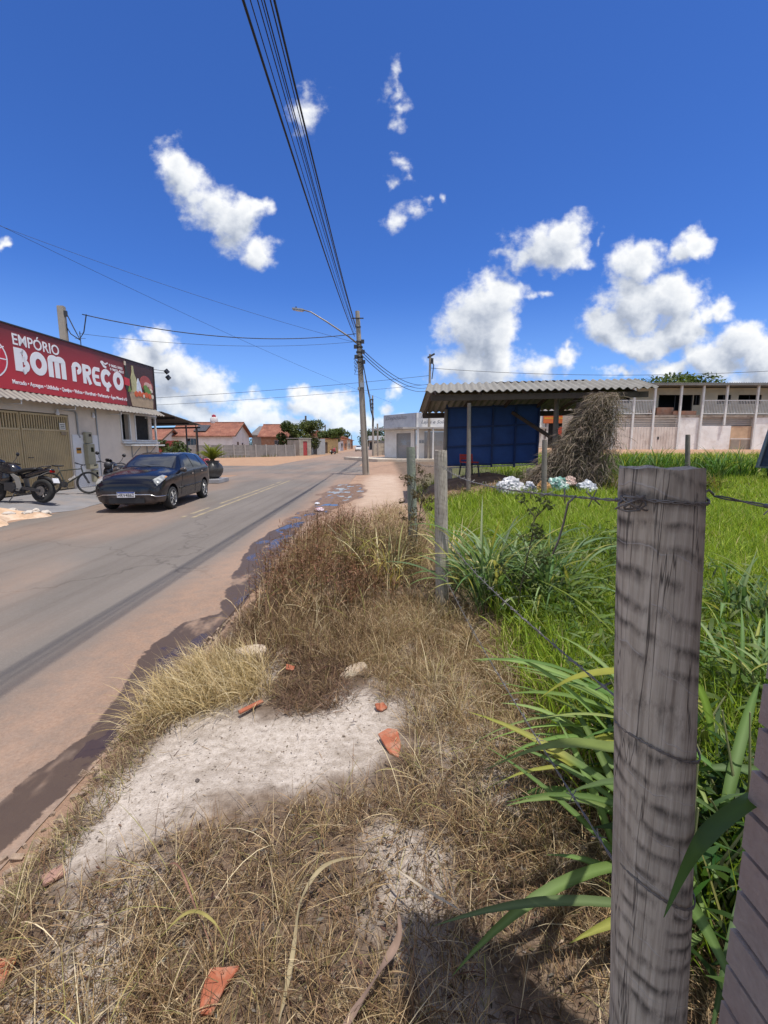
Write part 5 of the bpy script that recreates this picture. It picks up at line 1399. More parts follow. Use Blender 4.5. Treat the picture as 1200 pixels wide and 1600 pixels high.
# ground floor
M_gatewhite = mat('whitish_ribbed_gate', (.66,.58,.51), .7, .08, 2, .1, 20, dirt=(.40,.30,.24), dscale=1.4, damt=.5)
b = MB(); b.box2((6.86,-.12,0),(8.65,.1,fl_-.19)); b.box2((8.65,-.10,0),(11.15,.1,2.02)); b.box2((12.85,-.12,0),(16.9,.1,fl_-.19)); b.box2((x0,.9,0),(x1,1.1,fl_-.19)); b.build('ground_floor_wall', M_lowwhite, tb)
for (a, c) in ((x0,1.68),(1.82,3.2),(3.34,4.8),(4.94,6.83)):
    b = MB(); n_ = int((c-a)/.11)
    for k in range(n_): xx = a+(c-a)*(k+.5)/n_; b.box((xx,-.2+.012*(k % 2),.98),(.10,.03,1.92))
    g_ = b.build('ribbed_gate', M_gatewhite, tb)
    b = MB()
    for k in range(5): b.box(((a+c)/2,-.2,2.06+.13*k),(c-a,.03,.045))
    b.build('slats', M_gatewhite, g_)
b = MB(); b.box((5.4,-.225,1.05),(.12,.03,.22)); b.build('gate_lock', M_dark_metal, tb)
for (a, c) in ((8.70,10.38),(10.52,12.78)):
    b = MB()
    for k in range(4): b.box(((a+c)/2,-.06,2.14+.155*k),(c-a,.03,.05))
    b.build('vent_slats', M_gatewhite, tb)
b = MB(); b.box2((11.17,-.08,.02),(12.80,-.02,2.0)); dd_ = b.build('door', mat('plywood_door', (.56,.38,.24), .8, .15, 1.5, dirt=(.34,.20,.12), dscale=1.2, damt=.6), tb)
b = MB(); b.box2((11.2,-.10,.95),(12.78,-.082,1.05)); b.build('door_rail', M_gatewhite, dd_)
b = MB(); b.box2((11.25,-.10,.05),(11.95,-.082,.92)); b.box2((12.05,-.10,.05),(12.75,-.082,.92)); b.build('lower_panel', mat('grey_board', (.30,.25,.20), .85, .15), dd_)

# ---------------------------------------------------------------- dark blue metal container at the right edge
ct = empty('metal_container', (11.12, 12.2, tz(10.3,12.2)), 0, 'dark blue metal container with a sloping frame at the right edge of the grass', 'container')
M_bluemet = mat('dark_blue_metal', (.025,.04,.065), .5, .25, 3, metal=.2, dirt=(.10,.08,.07), dscale=2, damt=.5)
b = MB(); b.prism([(0,.55),(.9,.42),(1.4,.42),(1.4,2.0),(.32,2.0)], 'xz', .05, 1.1); b.build('body', M_bluemet, ct)
b = MB()
for y_ in (.0, 1.15): b.bar((-.04,y_,.5),(.29,y_,2.05),.07); b.bar((.29,y_,2.02),(1.5,y_,2.02),.07); b.bar((-.04,y_,.55),(.95,y_,.42),.06)
for zz_, xx_ in ((.52,-.03),(2.0,.28)): b.bar((xx_,.035,zz_),(xx_,1.115,zz_),.04)
for t_ in (.25,.5,.75): b.bar((-.02+.33*t_,-.01,.55+1.45*t_),(1.4,-.01,.55+1.45*t_),.04)
b.build('frame', mat('grey_blue_frame', (.12,.15,.18), .5, .2, 4), ct)
for q in ((.25,.1),(1.3,.1),(.25,1.05),(1.3,1.05)):
    b = MB(); b.bar((*q,-.1),(*q,.6),.07); b.build('leg', M_dark_metal, ct)
# ---------------------------------------------------------------- open lean-to with a blue back panel
M_oldwood = mat('old_grey_wood', (.23,.20,.17), .95, .2, 3, .5, 30, streak=.4)
M_fibro = mat('fibre_cement_sheet', (.235,.225,.205), .95, .12, 1.5, .3, 30, streak=.25, dirt=(.12,.105,.085), dscale=1.5, damt=.7)
M_beam = mat('dark_beam', (.08,.06,.045), .9, .2, 4)
lt = empty('lean_to', (1.0, 11.5, .3), 0, 'open wooden lean-to with a corrugated grey roof and a blue panel at its back', 'shelter')
def corr(b, p00, p10, p01, p11, amp, pitch, th=.012):
    p00, p10, p01, p11 = map(Vector, (p00, p10, p01, p11))
    Ln = (p10-p00).length; m = int(Ln/pitch*8)+1; vs = []
    for i in range(m):
        t = i/(m-1); w = amp*math.sin(2*PI*t*Ln/pitch)
        a = p00.lerp(p10, t); c = p01.lerp(p11, t)
        vs += [(a.x,a.y,a.z+w),(c.x,c.y,c.z+w),(a.x,a.y,a.z+w-th),(c.x,c.y,c.z+w-th)]
    fs = []
    for i in range(m-1): k = 4*i; fs += [(k,k+4,k+5,k+1),(k+2,k+3,k+7,k+6),(k,k+2,k+6,k+4),(k+1,k+5,k+7,k+3)]
    fs += [(0,1,3,2),(4*m-4,4*m-2,4*m-1,4*m-3)]
    b.add(vs, fs)
Z_ = .3
b = MB(); corr(b, (.02,0,2.86-Z_), (5.85,0,2.97-Z_), (.18,.95,3.17-Z_), (5.75,.95,3.30-Z_), .028, .20); b.build('front_roof', M_fibro, lt)
b = MB(); corr(b, (.17,.90,3.12-Z_), (5.80,.90,3.25-Z_), (.14,3.5,2.60-Z_), (5.9,3.5,2.72-Z_), .028, .20); b.build('back_roof', M_fibro, lt)
b = MB(); corr(b, (1.9,.93,3.22-Z_),(4.4,.93,3.28-Z_),(1.9,1.15,3.20-Z_),(4.4,1.15,3.26-Z_), .012, .20); b.build('ridge_cap', M_oldwood, lt)
for q0, q1, w, h in (((.2,.2,2.72-Z_),(5.7,.2,2.82-Z_),.08,.14), ((.25,3.3,2.48-Z_),(5.7,3.3,2.58-Z_),.08,.16), ((.3,.98,2.96-Z_),(5.7,.98,3.06-Z_),.08,.14)):
    b = MB(); b.bar(q0, q1, w, h); b.build('beam', M_beam, lt)
for x in (.35,1.5,2.7,3.7,4.6,5.5):
    b = MB(); b.bar((x,.15,2.80-Z_),(x,.95,3.04-Z_),.06,.10); b.bar((x,.95,3.04-Z_),(x,3.4,2.55-Z_),.06,.10); b.build('rafter', M_beam, lt)
for (p, q, w) in (((1.22,.2,-.25),(1.17,.2,2.50-Z_+.1),.095), ((.88,2.5,-.2),(.90,2.5,2.62-Z_),.11), ((3.72,1.0,-.2),(3.70,1.0,2.92-Z_),.125), ((4.45,.25,-.2),(4.47,.25,2.64-Z_),.12), ((4.6,3.3,-.2),(4.6,3.3,2.46-Z_),.11)):
    b = MB(); b.tube([p, q], [w*.62, w*.52], 10); b.build('post', M_oldwood, lt, smooth='auto')
b = MB(); b.bar((3.70,1.05,1.70-Z_),(2.9,2.4,2.52-Z_),.07,.09); b.build('brace', M_beam, lt)
# blue panel: sheets on a frame, standing clear of the ground
def blue_mat():
    m, t, b_ = new_mat('blue_painted_sheet')
    tc = t.node('ShaderNodeTexCoord').outputs['Object']
    c = t.ramp(t.noise(tc, 1.6, 5, .6), [(.3, (.011,.043,.165)), (.7, (.020,.074,.26))])
    scr = t.noise(t.mapping(tc, (9,9,1.5)), 3.0, 5, .7, 1.0)
    c = t.mix(t.mrange(scr, .66, .74, 0, .5), c, (.16,.22,.34))
    t.l.new(c, b_.inputs['Base Color']); b_.inputs['Roughness'].default_value = .6
    return m
M_blue = blue_mat()
M_bluefr = mat('blue_frame_paint', (.010,.030,.11), .6, .2, 4)
x0, x1, zb, zt = .93, 3.76, .86-Z_, 2.66-Z_
k = 0
for i in range(4):
    for j in range(2):
        a = x0+(x1-x0)*i/4+.012; c = x0+(x1-x0)*(i+1)/4-.012; z0_ = zb+.03+(zt-zb)*j/2; z1_ = zb+(zt-zb)*(j+1)/2+.031
        b = MB(); b.box2((a,2.55,z0_+.028*i),(c,2.585,z1_+.028*i)); b.build('blue_panel', M_blue, lt)
for i in range(5):
    xx = x0+(x1-x0)*i/4; b = MB(); b.box2((xx-.025,2.50,zb),(xx+.025,2.548,zt+.1)); b.build('frame_post', M_bluefr, lt)
for j in range(4):
    b = MB(); b.bar((x0,2.485,zb+.05+j*.58),(x1,2.485,zb+.16+j*.58),.03,.045); b.build('frame_rail', M_bluefr, lt)
b = MB(); b.bar((x0-.05,2.56,zb-.03),(x1+.02,2.56,zb+.09),.10,.035); b.build('pale_sill', mat('pale_board', (.46,.42,.36), .9, .2, 4), lt)
for xx in (x0+.1,x1-.15):
    b = MB(); b.box2((xx-.1,2.5,-.2),(xx+.1,2.7,zb-.05)); b.build('block_footing', M_concrete, lt)
# red chair before the blue panel
chr_ = empty('chair', (2.52, 13.3, .62), .3, 'low red chair with dark legs standing in front of the blue panel', 'chair')
M_redpl = mat('red_plastic', (.36,.025,.02), .45, .1)
b = MB(); b.box((0,0,.42),(.42,.42,.035)); b.build('seat', M_redpl, chr_, bevel=.012)
b = MB()
for k in range(2): b.box((0,.20+.012*k,.53+.085*k),(.42-.02*k,.022,.075))
b.bar((-.2,.19,.42),(-.19,.22,.66),.03); b.bar((.2,.19,.42),(.19,.22,.66),.03); b.build('backrest', M_redpl, chr_, bevel=.004)
for sx_, sy_ in ((-1,-1),(1,-1),(-1,1),(1,1)):
    b = MB(); b.bar((sx_*.18,sy_*.18,.41),(sx_*.22,sy_*.22,-.05),.035); b.build('leg', M_dark_metal, chr_)
# dry palm thatch slumped against the lean-to's right end
th = empty('palm_thatch', (5.14, 11.70, .35), 0, 'grey dry palm fronds slumped under the right end of the corrugated lean-to roof', 'thatch')
r_ = np.random.default_rng(8); n = 11000
u = r_.random(n); side = r_.random(n)
# core surface: a column on the right that spreads towards the left foot
zc = 2.36*r_.random(n)**.85
wl = .30+2.0*np.clip(1-zc/2.4, 0, 1)**1.4
xb = .55-(wl+.25)*r_.random(n); yb_ = -.35+r_.normal(0, .22, n)-.25*np.clip(1-zc/2.4, 0, 1)
base = np.stack([xb, yb_, zc+.1], -1)
az = np.where(r_.random(n) < .6, PI+r_.normal(0, .8, n), r_.random(n)*2*PI)
V, Q, T, md = ribbon_leaves(base, az, r_.uniform(.15, .5, n)*(1.25-.35*zc/2.1), r_.uniform(1.3, 2.5, n), r_.uniform(.2, 1.2, n), r_.uniform(.005, .013, n), segs=4, twist=r_.normal(0, 1.2, n))
c = np.array([.235,.19,.145])*r_.uniform(.45, 1.5, (n, 1))*np.array([1, 1, 1])+r_.normal(0, .008, (n, 3))
np_mesh('fronds', V, Q, M_straw, dict(tint=np.clip(np.repeat(c, 10, 0), .01, .6)), th)
bb = MB()
for k in range(26):
    x = -1.6*r_.random()+.5; t_ = r_.random()
    bb.tube([(.2-.3*t_, -.3+.3*r_.random(), 2.15-.6*t_), (x*.6, -.45, 1.3-.6*t_), (x-.4*t_, -.6-.2*r_.random(), .15)], [.012,.014,.009], 5)
bb.build('midribs', mat('grey_midrib', (.19,.155,.125), .9, .2), th)
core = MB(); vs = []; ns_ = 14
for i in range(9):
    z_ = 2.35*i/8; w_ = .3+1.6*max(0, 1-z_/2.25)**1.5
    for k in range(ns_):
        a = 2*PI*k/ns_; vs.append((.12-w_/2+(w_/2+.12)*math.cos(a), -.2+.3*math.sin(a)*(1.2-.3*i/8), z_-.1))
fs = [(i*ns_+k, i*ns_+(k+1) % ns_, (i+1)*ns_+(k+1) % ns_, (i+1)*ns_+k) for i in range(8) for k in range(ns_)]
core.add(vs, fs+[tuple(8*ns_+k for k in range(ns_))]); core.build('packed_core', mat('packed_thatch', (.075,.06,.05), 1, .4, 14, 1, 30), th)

# ---------------------------------------------------------------- rubbish in the grass
from mathutils import noise as mnoise
def bag(name, loc, dims, m, seed, lab, cat='rubbish', group=None):
    bm = bmesh.new(); bmesh.ops.create_icosphere(bm, subdivisions=4, radius=1)
    off = Vector((seed*7.3, seed*3.1, seed))
    for v in bm.verts:
        n = mnoise.noise(v.co*1.3+off)*.35+abs(mnoise.noise(v.co*3.1+off))*.38+abs(mnoise.noise(v.co*7+off))*.14
        c = v.co*(.8+n); v.co = Vector((c.x*dims[0]/2, c.y*dims[1]/2, max(-.5, c.z)*dims[2]/2))
    me = bpy.data.meshes.new(name); bm.to_mesh(me); bm.free(); me.materials.append(m)
    o = bpy.data.objects.new(name, me); COL.objects.link(o); o.location = loc
    return tag(o, lab, cat, group)
def plastic(name, col, pr=.0, pc=(.2,.2,.2)):
    m, t, b_ = new_mat(name); tc = t.node('ShaderNodeTexCoord').outputs['Object']
    c = t.mix(t.mrange(t.noise(tc, 9, 4, .6), .5, .56, 0, pr), col, pc); t.l.new(c, b_.inputs['Base Color']); b_.inputs['Roughness'].default_value = .4; return m
gz = lambda x, y: tz(x, y)
bag('plastic_bag', (2.98, 10.5, gz(3,10.5)+.26), (.62,.5,.50), plastic('white_bag', (.50,.50,.51), .5, (.28,.28,.32)), 1, 'big crumpled white rubbish bag in the grass before the lean-to', 'rubbish bag')
bag('plastic_bag', (3.36, 10.3, gz(3.3,10.3)+.22), (.34,.3,.32), plastic('grey_bag', (.50,.50,.54), .7, (.10,.10,.12)), 2, 'smaller black and white plastic bag right of the big white one', 'rubbish bag')
bag('cardboard_scrap', (3.72, 10.45, gz(3.7,10.4)+.22), (.34,.25,.36), mat('brown_card', (.36,.20,.08), .8, .2, 6), 3, 'orange brown cardboard scrap right of the white rubbish bags', 'rubbish')
bag('plastic_bag', (4.12, 10.6, gz(4.1,10.6)+.25), (.52,.4,.46), plastic('green_bag', (.16,.33,.28), .6, (.6,.62,.6)), 4, 'greenish white plastic bag behind the thin crooked post', 'rubbish bag')
bag('paper_scrap', (4.42, 10.7, gz(4.4,10.7)+.34), (.34,.3,.30), plastic('pinkish_paper', (.58,.42,.36), .5, (.35,.2,.15)), 5, 'pinkish crumpled paper on top of the rubbish beside the thatch', 'rubbish')
bag('plastic_bag', (4.75, 10.5, gz(4.7,10.5)+.22), (.55,.4,.34), plastic('bluewhite_bag', (.46,.48,.52), .7, (.12,.14,.18)), 6, 'rightmost blue and white plastic bag at the foot of the thatch', 'rubbish bag')
# dirt bank under the lean-to
xs = np.linspace(.9, 4.2, 60); ys = np.linspace(11.3, 14.6, 40); XX, YY = np.meshgrid(xs, ys)
dd = np.minimum(np.minimum(XX-.9, 4.2-XX), np.minimum(YY-11.3, 14.6-YY))
hh = .34*sstep(0, .8, dd)*(.7+.5*fbm(XX*2, YY*2, 4))-.04
ii = np.arange(XX.size).reshape(XX.shape)
o = np_mesh('dirt_bank', np.stack([XX, YY, terrain(XX, YY)+hh], -1).reshape(-1, 3), np.stack([ii[:-1,:-1], ii[:-1,1:], ii[1:,1:], ii[1:,:-1]], -1).reshape(-1, 4), mat('brown_earth', (.14,.085,.05), .95, .3, 4, .7, 25, dirt=(.24,.17,.11), dscale=2, damt=.6), smooth=True)
tag(o, kind='structure')

# ---------------------------------------------------------------- fence posts
def weathered_wood(name, bandf):
    m, t, b_ = new_mat(name)
    tc = t.node('ShaderNodeTexCoord').outputs['Object']
    fib = t.noise(t.mapping(tc, (60,60,2.2)), 2.0, 6, .65)
    big = t.noise(t.mapping(tc, (1,1,.5)), 5.0, 4, .6)
    wob = t.noise(t.mapping(tc, (2.5,2.5,1.0)), 3.0, 3, .5)
    sx = t.node('ShaderNodeSeparateXYZ', ins={0: tc})
    # dark ring-like weather bands climbing slightly round the post, broken up by noise
    ph = t.math('ADD', t.math('MULTIPLY', t.math('ADD', sx.outputs[2], t.math('MULTIPLY', t.noise(t.mapping(tc, (.6,.6,1)), 2.2, 2), .35)), 21.0), t.math('ADD', t.math('MULTIPLY', wob, 2.3), t.math('MULTIPLY', sx.outputs[0], 6)))
    fr = t.math('FRACT', ph)
    band = t.math('MULTIPLY', t.mrange(fr, .0, .35, 0, 1), t.mrange(fr, .42, .62, 1, 0))
    brk = t.mrange(t.noise(t.mapping(tc, (9,9,3.2)), 2.0, 6, .75), .43, .60)
    band = t.math('MULTIPLY', band, brk)
    c = t.ramp(fib, [(.25, (.24,.20,.155)), (.5, (.43,.375,.30)), (.75, (.57,.51,.42))])
    c = t.mix(t.math('MULTIPLY', band, bandf), c, (.055,.045,.037))
    c = t.mix(t.mrange(big, .54, .72, 0, .6), c, (.10,.085,.07))
    # thin pale wire-rub scratches round the shaft
    fr2 = t.math('FRACT', t.math('ADD', t.math('MULTIPLY', sx.outputs[2], 11.0), t.math('ADD', t.math('MULTIPLY', wob, 1.6), t.math('MULTIPLY', sx.outputs[0], 6))))
    ln = t.math('MULTIPLY', t.mrange(t.math('ABSOLUTE', t.math('SUBTRACT', fr2, .5)), 0, .022, 1, 0), t.mrange(t.noise(tc, 18, 3), .4, .55))
    c = t.mix(t.math('MULTIPLY', ln, .6), c, (.46,.43,.40))
    # long drying cracks
    crk = t.noise(t.mapping(tc, (26,26,.55)), 1.6, 3, .5)
    ck = t.mrange(t.math('ABSOLUTE', t.math('SUBTRACT', crk, .5)), 0, .010, 1, 0)
    c = t.mix(t.math('MULTIPLY', ck, .8), c, (.02,.016,.014))
    t.l.new(c, b_.inputs['Base Color']); b_.inputs['Roughness'].default_value = .92
    h = t.math('SUBTRACT', t.math('ADD', fib, t.math('MULTIPLY', ln, .4)), t.math('MULTIPLY', ck, 1.2))
    bn = t.node('ShaderNodeBump', ins={'Strength': .55, 'Distance': .004, 'Height': h}); t.l.new(bn.outputs[0], b_.inputs['Normal'])
    return m
M_post1 = weathered_wood('weathered_eucalyptus', .86); M_post2 = weathered_wood('pale_weathered_eucalyptus', .30)
M_lichen = mat('greenish_old_post', (.24,.25,.20), .95, .2, 5, .6, 40, streak=.5, dirt=(.30,.34,.22), dscale=3, damt=.7)
def fence_post(base, top, r0, r1, label, m, seed, n=28, group='fence posts'):
    root = empty('fence_post', base, 0, label, 'fence post', group)
    d = Vector(top)-Vector(base); rr = random.Random(seed); rows = 40; vs = []
    for i in range(rows+1):
        t = i/rows; c = d*(t*1.0)+Vector((0,0,-.15*(1-t)))
        for k in range(n):
            a = 2*PI*k/n
            w = 1+.05*mnoise.noise(Vector((math.cos(a)*1.2, math.sin(a)*1.2, t*3+seed)))+.03*mnoise.noise(Vector((math.cos(a)*3, math.sin(a)*3, t*9+seed)))
            w -= .05*max(0, 1-abs((a-3.9-.2*math.sin(t*4))/.10))      # a drying crack
            r_ = (r0+(r1-r0)*t)*w
            if t > .985: r_ *= .97
            vs.append((c.x+r_*math.cos(a), c.y+r_*math.sin(a), c.z+(.006*mnoise.noise(Vector((math.cos(a)*2, math.sin(a)*2, seed))) if i == rows else 0)))
    fs = [(i*n+k, i*n+(k+1) % n, (i+1)*n+(k+1) % n, (i+1)*n+k) for i in range(rows) for k in range(n)]
    c0 = d
    vs.append((c0.x, c0.y, c0.z-.006)); fs += [(rows*n+k, rows*n+(k+1) % n, len(vs)-1) for k in range(n)]
    b = MB(); b.add(vs, fs); b.build('shaft', m, root, smooth='auto')
    return root
fp1 = fence_post((.515, .66, .0), (.425, .69, 1.515), .061, .0585, 'thick grey weathered fence post in the right foreground with wire tied round its top', M_post1, 3, n=48)
fp2 = fence_post((.575, 4.2, -.02), (.525, 4.2, 1.50), .066, .060, 'pale grey fence post standing alone in the middle of the dry grass', M_post2, 8)
fp3 = fence_post((.42, 6.15, -.03), (.36, 6.1, 1.52), .066, .060, 'greenish lichen covered fence post, farther than the pale one', M_lichen, 14)
fp4 = fence_post((3.60, 10.0, .28), (3.54, 10.0, 1.66), .062, .055, 'thin crooked post in the field beside the white rubbish bags', M_oldwood, 19, 12)
fp5 = fence_post((9.50, 14, .40), (9.36, 14, 1.86), .075, .065, 'short grey post in the tall grass before the two storey building', M_oldwood, 25, 12)
# hole and knots on the near post
b = MB(); b.lathe([(0,.012),(.014,.010),(.019,.002),(.021,-.004)], (-.055,-.045,1.455), 'y', 12)
M_wire = mat('rusty_fence_wire', (.20,.185,.17), .55, .2, 10, metal=.6)
def ring_wire(root, zs, r, name='wire_wrap', tilt=0.0):
    for j, z in enumerate(zs):
        b = MB(); d = 0
        for s_ in (0, PI):
            pts = []
            for k in range(49):
                a = 2*PI*k/48
                pts.append((r*math.cos(a)*1.0, r*math.sin(a), z+tilt*math.cos(a)*r+.0022*math.cos(a*14+s_)+.004*math.sin(a*2+j)))
            b.tube(pts, .0013, 5)
        o = b.build(name, M_wire, root, smooth=True)
        yield o
pos_at = lambda root, base, top, z: Vector((base[0]+(top[0]-base[0])*z/1.515, 0, 0))
for z, tl in ((1.468, .05), (1.075, -.25), (.82, -.35)):
    for o in ring_wire(fp1, [0], .0620, tilt=tl):
        t = z/1.515; o.location = (-.09*t, .03*t, z)
b = MB()   # twisted knot at the left of the top tie
for k in range(5):
    a0 = k*1.3; b.tube([(-.160+.016*math.cos(a0+q*.9)+.002*q, -.012+.012*math.sin(a0+q*.9), 1.466+.011*math.sin(a0*2+q*.7)) for q in range(8)], .0015, 5)
b.build('wire_knot', M_wire, fp1, smooth=True); b = MB(); b.tube([(-.03,.03,1.470),(-.02,.02,1.482),(-.005,.03,1.474)], .002, 5)
b.build('wire_end', M_wire, fp1, smooth=True)
def barbed(name, pts, label, seed, r=.0012, step=.13, tw=60):
    """two twisted strands with barbs every step metres"""
    P_ = [Vector(p) for p in pts]; dense = []
    for i in range(len(P_)-1):
        n_ = max(2, int((P_[i+1]-P_[i]).length/.012))
        dense += [P_[i].lerp(P_[i+1], k/n_) for k in range(n_)]
    dense.append(P_[-1]); b = MB()
    for s_ in (0, PI):
        line = []; L_ = 0
        for i, p in enumerate(dense):
            if i: L_ += (p-dense[i-1]).length
            d = (dense[min(i+1, len(dense)-1)]-dense[max(i-1, 0)]).normalized(); _, u, v = basis(d)
            line.append(p+(u*math.cos(L_*tw+s_)+v*math.sin(L_*tw+s_))*r*1.25)
        b.tube(line, r, 5)
    rr = random.Random(seed); L_ = 0; nxt = .08
    for i in range(1, len(dense)-1):
        L_ += (dense[i]-dense[i-1]).length
        if L_ > nxt:
            nxt += step; d = (dense[i+1]-dense[i-1]).normalized(); _, u, v = basis(d)
            for k in range(2):
                a = rr.random()*6; e = u*math.cos(a)+v*math.sin(a)
                b.tube([dense[i]+e*.016+d*.004*(k-.5), dense[i]-e*.016+d*.006], .0011, 4)
            b.tube([dense[i]-d*.008, dense[i]+d*.008], r*2.6, 6)
    return tag(b.build(name, M_wire, None, smooth=True), label, 'barbed wire', 'strands of the barbed wire fence')
def sagline(p, q, sag, n=24): p = Vector(p); q = Vector(q); return [p.lerp(q, i/n)-Vector((0,0,sag*4*(i/n)*(1-i/n))) for i in range(n+1)]
barbed('barbed_wire', sagline((.36,.69,1.465),(.53,4.13,1.36),.05), 'top strand of barbed wire from the near post to the pale post', 1)
barbed('barbed_wire', sagline((.405,.69,1.12),(.53,4.13,.78),.06), 'middle strand of barbed wire from the near post to the pale post', 2)
barbed('barbed_wire', sagline((.42,.69,.80),(.53,4.13,.42),.05), 'lowest strand of barbed wire from the near post to the pale post', 3)
barbed('barbed_wire', sagline((.53,4.25,1.36),(.37,6.05,1.35),.04), 'strand of barbed wire between the pale post and the greenish post', 4)
barbed('barbed_wire', sagline((.49,.66,1.475),(.62,-2.2,1.45),.02)[:8], 'short end of barbed wire leaving the right side of the near post', 5)
b = MB(); b.tube([(.362,.84,1.455),(.352,.85,1.44),(.350,.86,1.40),(.345,.87,1.36),(.336,.87,1.335)], .0022, 5)
tag(b.build('wire_tail', M_wire, None, smooth=True), 'loose bent wire end hanging from the top strand beside the near post', 'wire')

# ---------------------------------------------------------------- purplish brick wall at the right
def brick_mat():
    m, t, b_ = new_mat('purplish_painted_brick')
    tc = t.node('ShaderNodeTexCoord').outputs['Object']
    n_ = t.noise(tc, 6, 6, .65); n2_ = t.noise(tc, 60, 4, .6); n3_ = t.noise(tc, 2.3, 2)
    c = t.ramp(t.math('ADD', t.math('MULTIPLY', n_, .6), t.math('MULTIPLY', n2_, .4)), [(.3, (.31,.245,.215)), (.7, (.50,.42,.37))])
    c = t.mix(t.mrange(n3_, .4, .6, 0, .5), c, (.45,.31,.265))
    t.l.new(c, b_.inputs['Base Color']); b_.inputs['Roughness'].default_value = .95
    bn = t.node('ShaderNodeBump', ins={'Strength': .6, 'Distance': .006, 'Height': t.math('ADD', n2_, n_)}); t.l.new(bn.outputs[0], b_.inputs['Normal'])
    return m
bw = empty('brick_wall', (.66, .73, 0), 0, 'purplish grey brick wall end at the bottom right corner beside the near post', 'wall')
b = MB(); ch = .083; rr = random.Random(6)
for j in range(41):
    z = -.1+j*ch; y = 0.0 if j % 2 else -.11
    first = True
    while y > -4.6:
        l_ = .215 if not (first and j % 2) else .215
        y1_ = y-l_ if not (first and j % 2 == 0) else y-l_
        if first and j % 2 == 0: y = 0.0; y1_ = -.105
        b.box((.10+rr.uniform(-.002,.002), (y+y1_)/2, z+ch/2), (.20, (y-y1_)-.010, ch-.011))
        y = y1_; first = False
b.build('bricks', brick_mat(), bw, bevel=.0)
b = MB(); b.box2((.012,-4.59,-.1),(.188,-.012,3.29)); b.build('mortar', mat('grey_mortar', (.20,.175,.17), .98, .2, 10, .5, 60), bw)
# ---------------------------------------------------------------- loose pieces on the verge
M_terra = mat('terracotta_shard', (.36,.11,.055), .9, .25, 14, .5, 60, dirt=(.33,.22,.155), dscale=16, damt=.85)
def shard(poly, loc, rot, th, label, name='tile_shard', m=None, cat='tile fragment', curve=0.0):
    b = MB(); b.prism(poly, 'xy', 0, th)
    o = b.build(name, m or M_terra, None, bevel=.002); o.location = loc; o.rotation_euler = rot
    return tag(o, label, cat)
g = lambda x, y, h=.0: (x, y, tz(x, y)+h)
shard([(-.055,.05),(.0,.075),(.05,.06),(.055,-.03),(.03,-.10),(-.01,-.07)], g(.03,2.12,.02), (.30,-.1,.1), .014, 'large orange roof tile shard lying on the pale sandy patch')
shard([(-.035,.02),(.02,.03),(.04,-.005),(.0,-.03),(-.03,-.015)], g(-.02,2.44,.012), (.4,.2,.3), .014, 'small orange tile chip just beyond the large shard')
shard([(-.03,.045),(.055,.045),(.02,.0),(.0,-.055),(-.035,-.05),(-.042,.0)], g(-.47,1.05,.028), (.2,.05,.1), .014, 'triangular orange tile shard in the dry straw at the bottom edge')
shard([(-.08,-.012),(.09,.0),(.085,.02),(-.08,.012)], g(-.78,2.42,.025), (.5,.1,.9), .012, 'thin orange tile sliver at the back edge of the pale sandy patch')
shard([(-.03,.03),(.03,.02),(.02,-.02),(-.03,-.02)], g(-.64,2.86,.04), (.3,.3,.2), .012, 'little orange tile chip among the brown weeds near the pale rock')
shard([(-.04,.04),(.04,.03),(.03,-.04),(-.04,-.035)], g(-1.14,1.10,.015), (.2,.3,.4), .014, 'orange tile piece half buried in straw at the lower left edge')
shard([(-.03,.025),(.04,.03),(.03,-.02),(-.04,-.02)], g(-1.19,1.40,.008), (.1,.2,1.0), .014, 'dusty pinkish tile piece by the road edge above the lower left corner', m=mat('dusty_pink_tile', (.36,.21,.16), .95, .25, 14, .5, 60))
rock('flat_rock', g(-.98,3.10,.045), (.24,.20,.15), mat('pale_sandstone', (.50,.40,.30), .95, .2, 6, .5, 40, dirt=(.13,.12,.07), dscale=6, damt=.7), 3, 'flat pale rock with a mossy front among the weeds near the road', 'rock', None, .25, True)
rock('flat_rock', g(-.20,2.90,.0), (.12,.26,.10), mat('pale_sandstone', (.50,.40,.30)), 5, 'rounded pale stone half hidden in tan grass at the head of the sandy patch', 'rock', None, .25, True)
M_peb = mat('dark_pebble', (.10,.08,.07), .9, .3, 20)
rock('pebble', g(-.86,1.86,.006), (.022,.02,.014), M_peb, 9, 'single dark pebble on the pale sandy patch', 'pebble', None, .3)
bag('litter', (-1.62, 11.2, -.07), (.22,.16,.12), plastic('pink_litter', (.62,.42,.48), .6, (.7,.7,.72)), 11, 'pinkish white litter beside the puddles', 'litter')
bag('litter', (-1.9, 12.6, -.09), (.14,.3,.05), plastic('white_litter', (.7,.7,.72), .4, (.4,.4,.45)), 12, 'flat white plastic scrap at the edge of the puddles', 'litter')

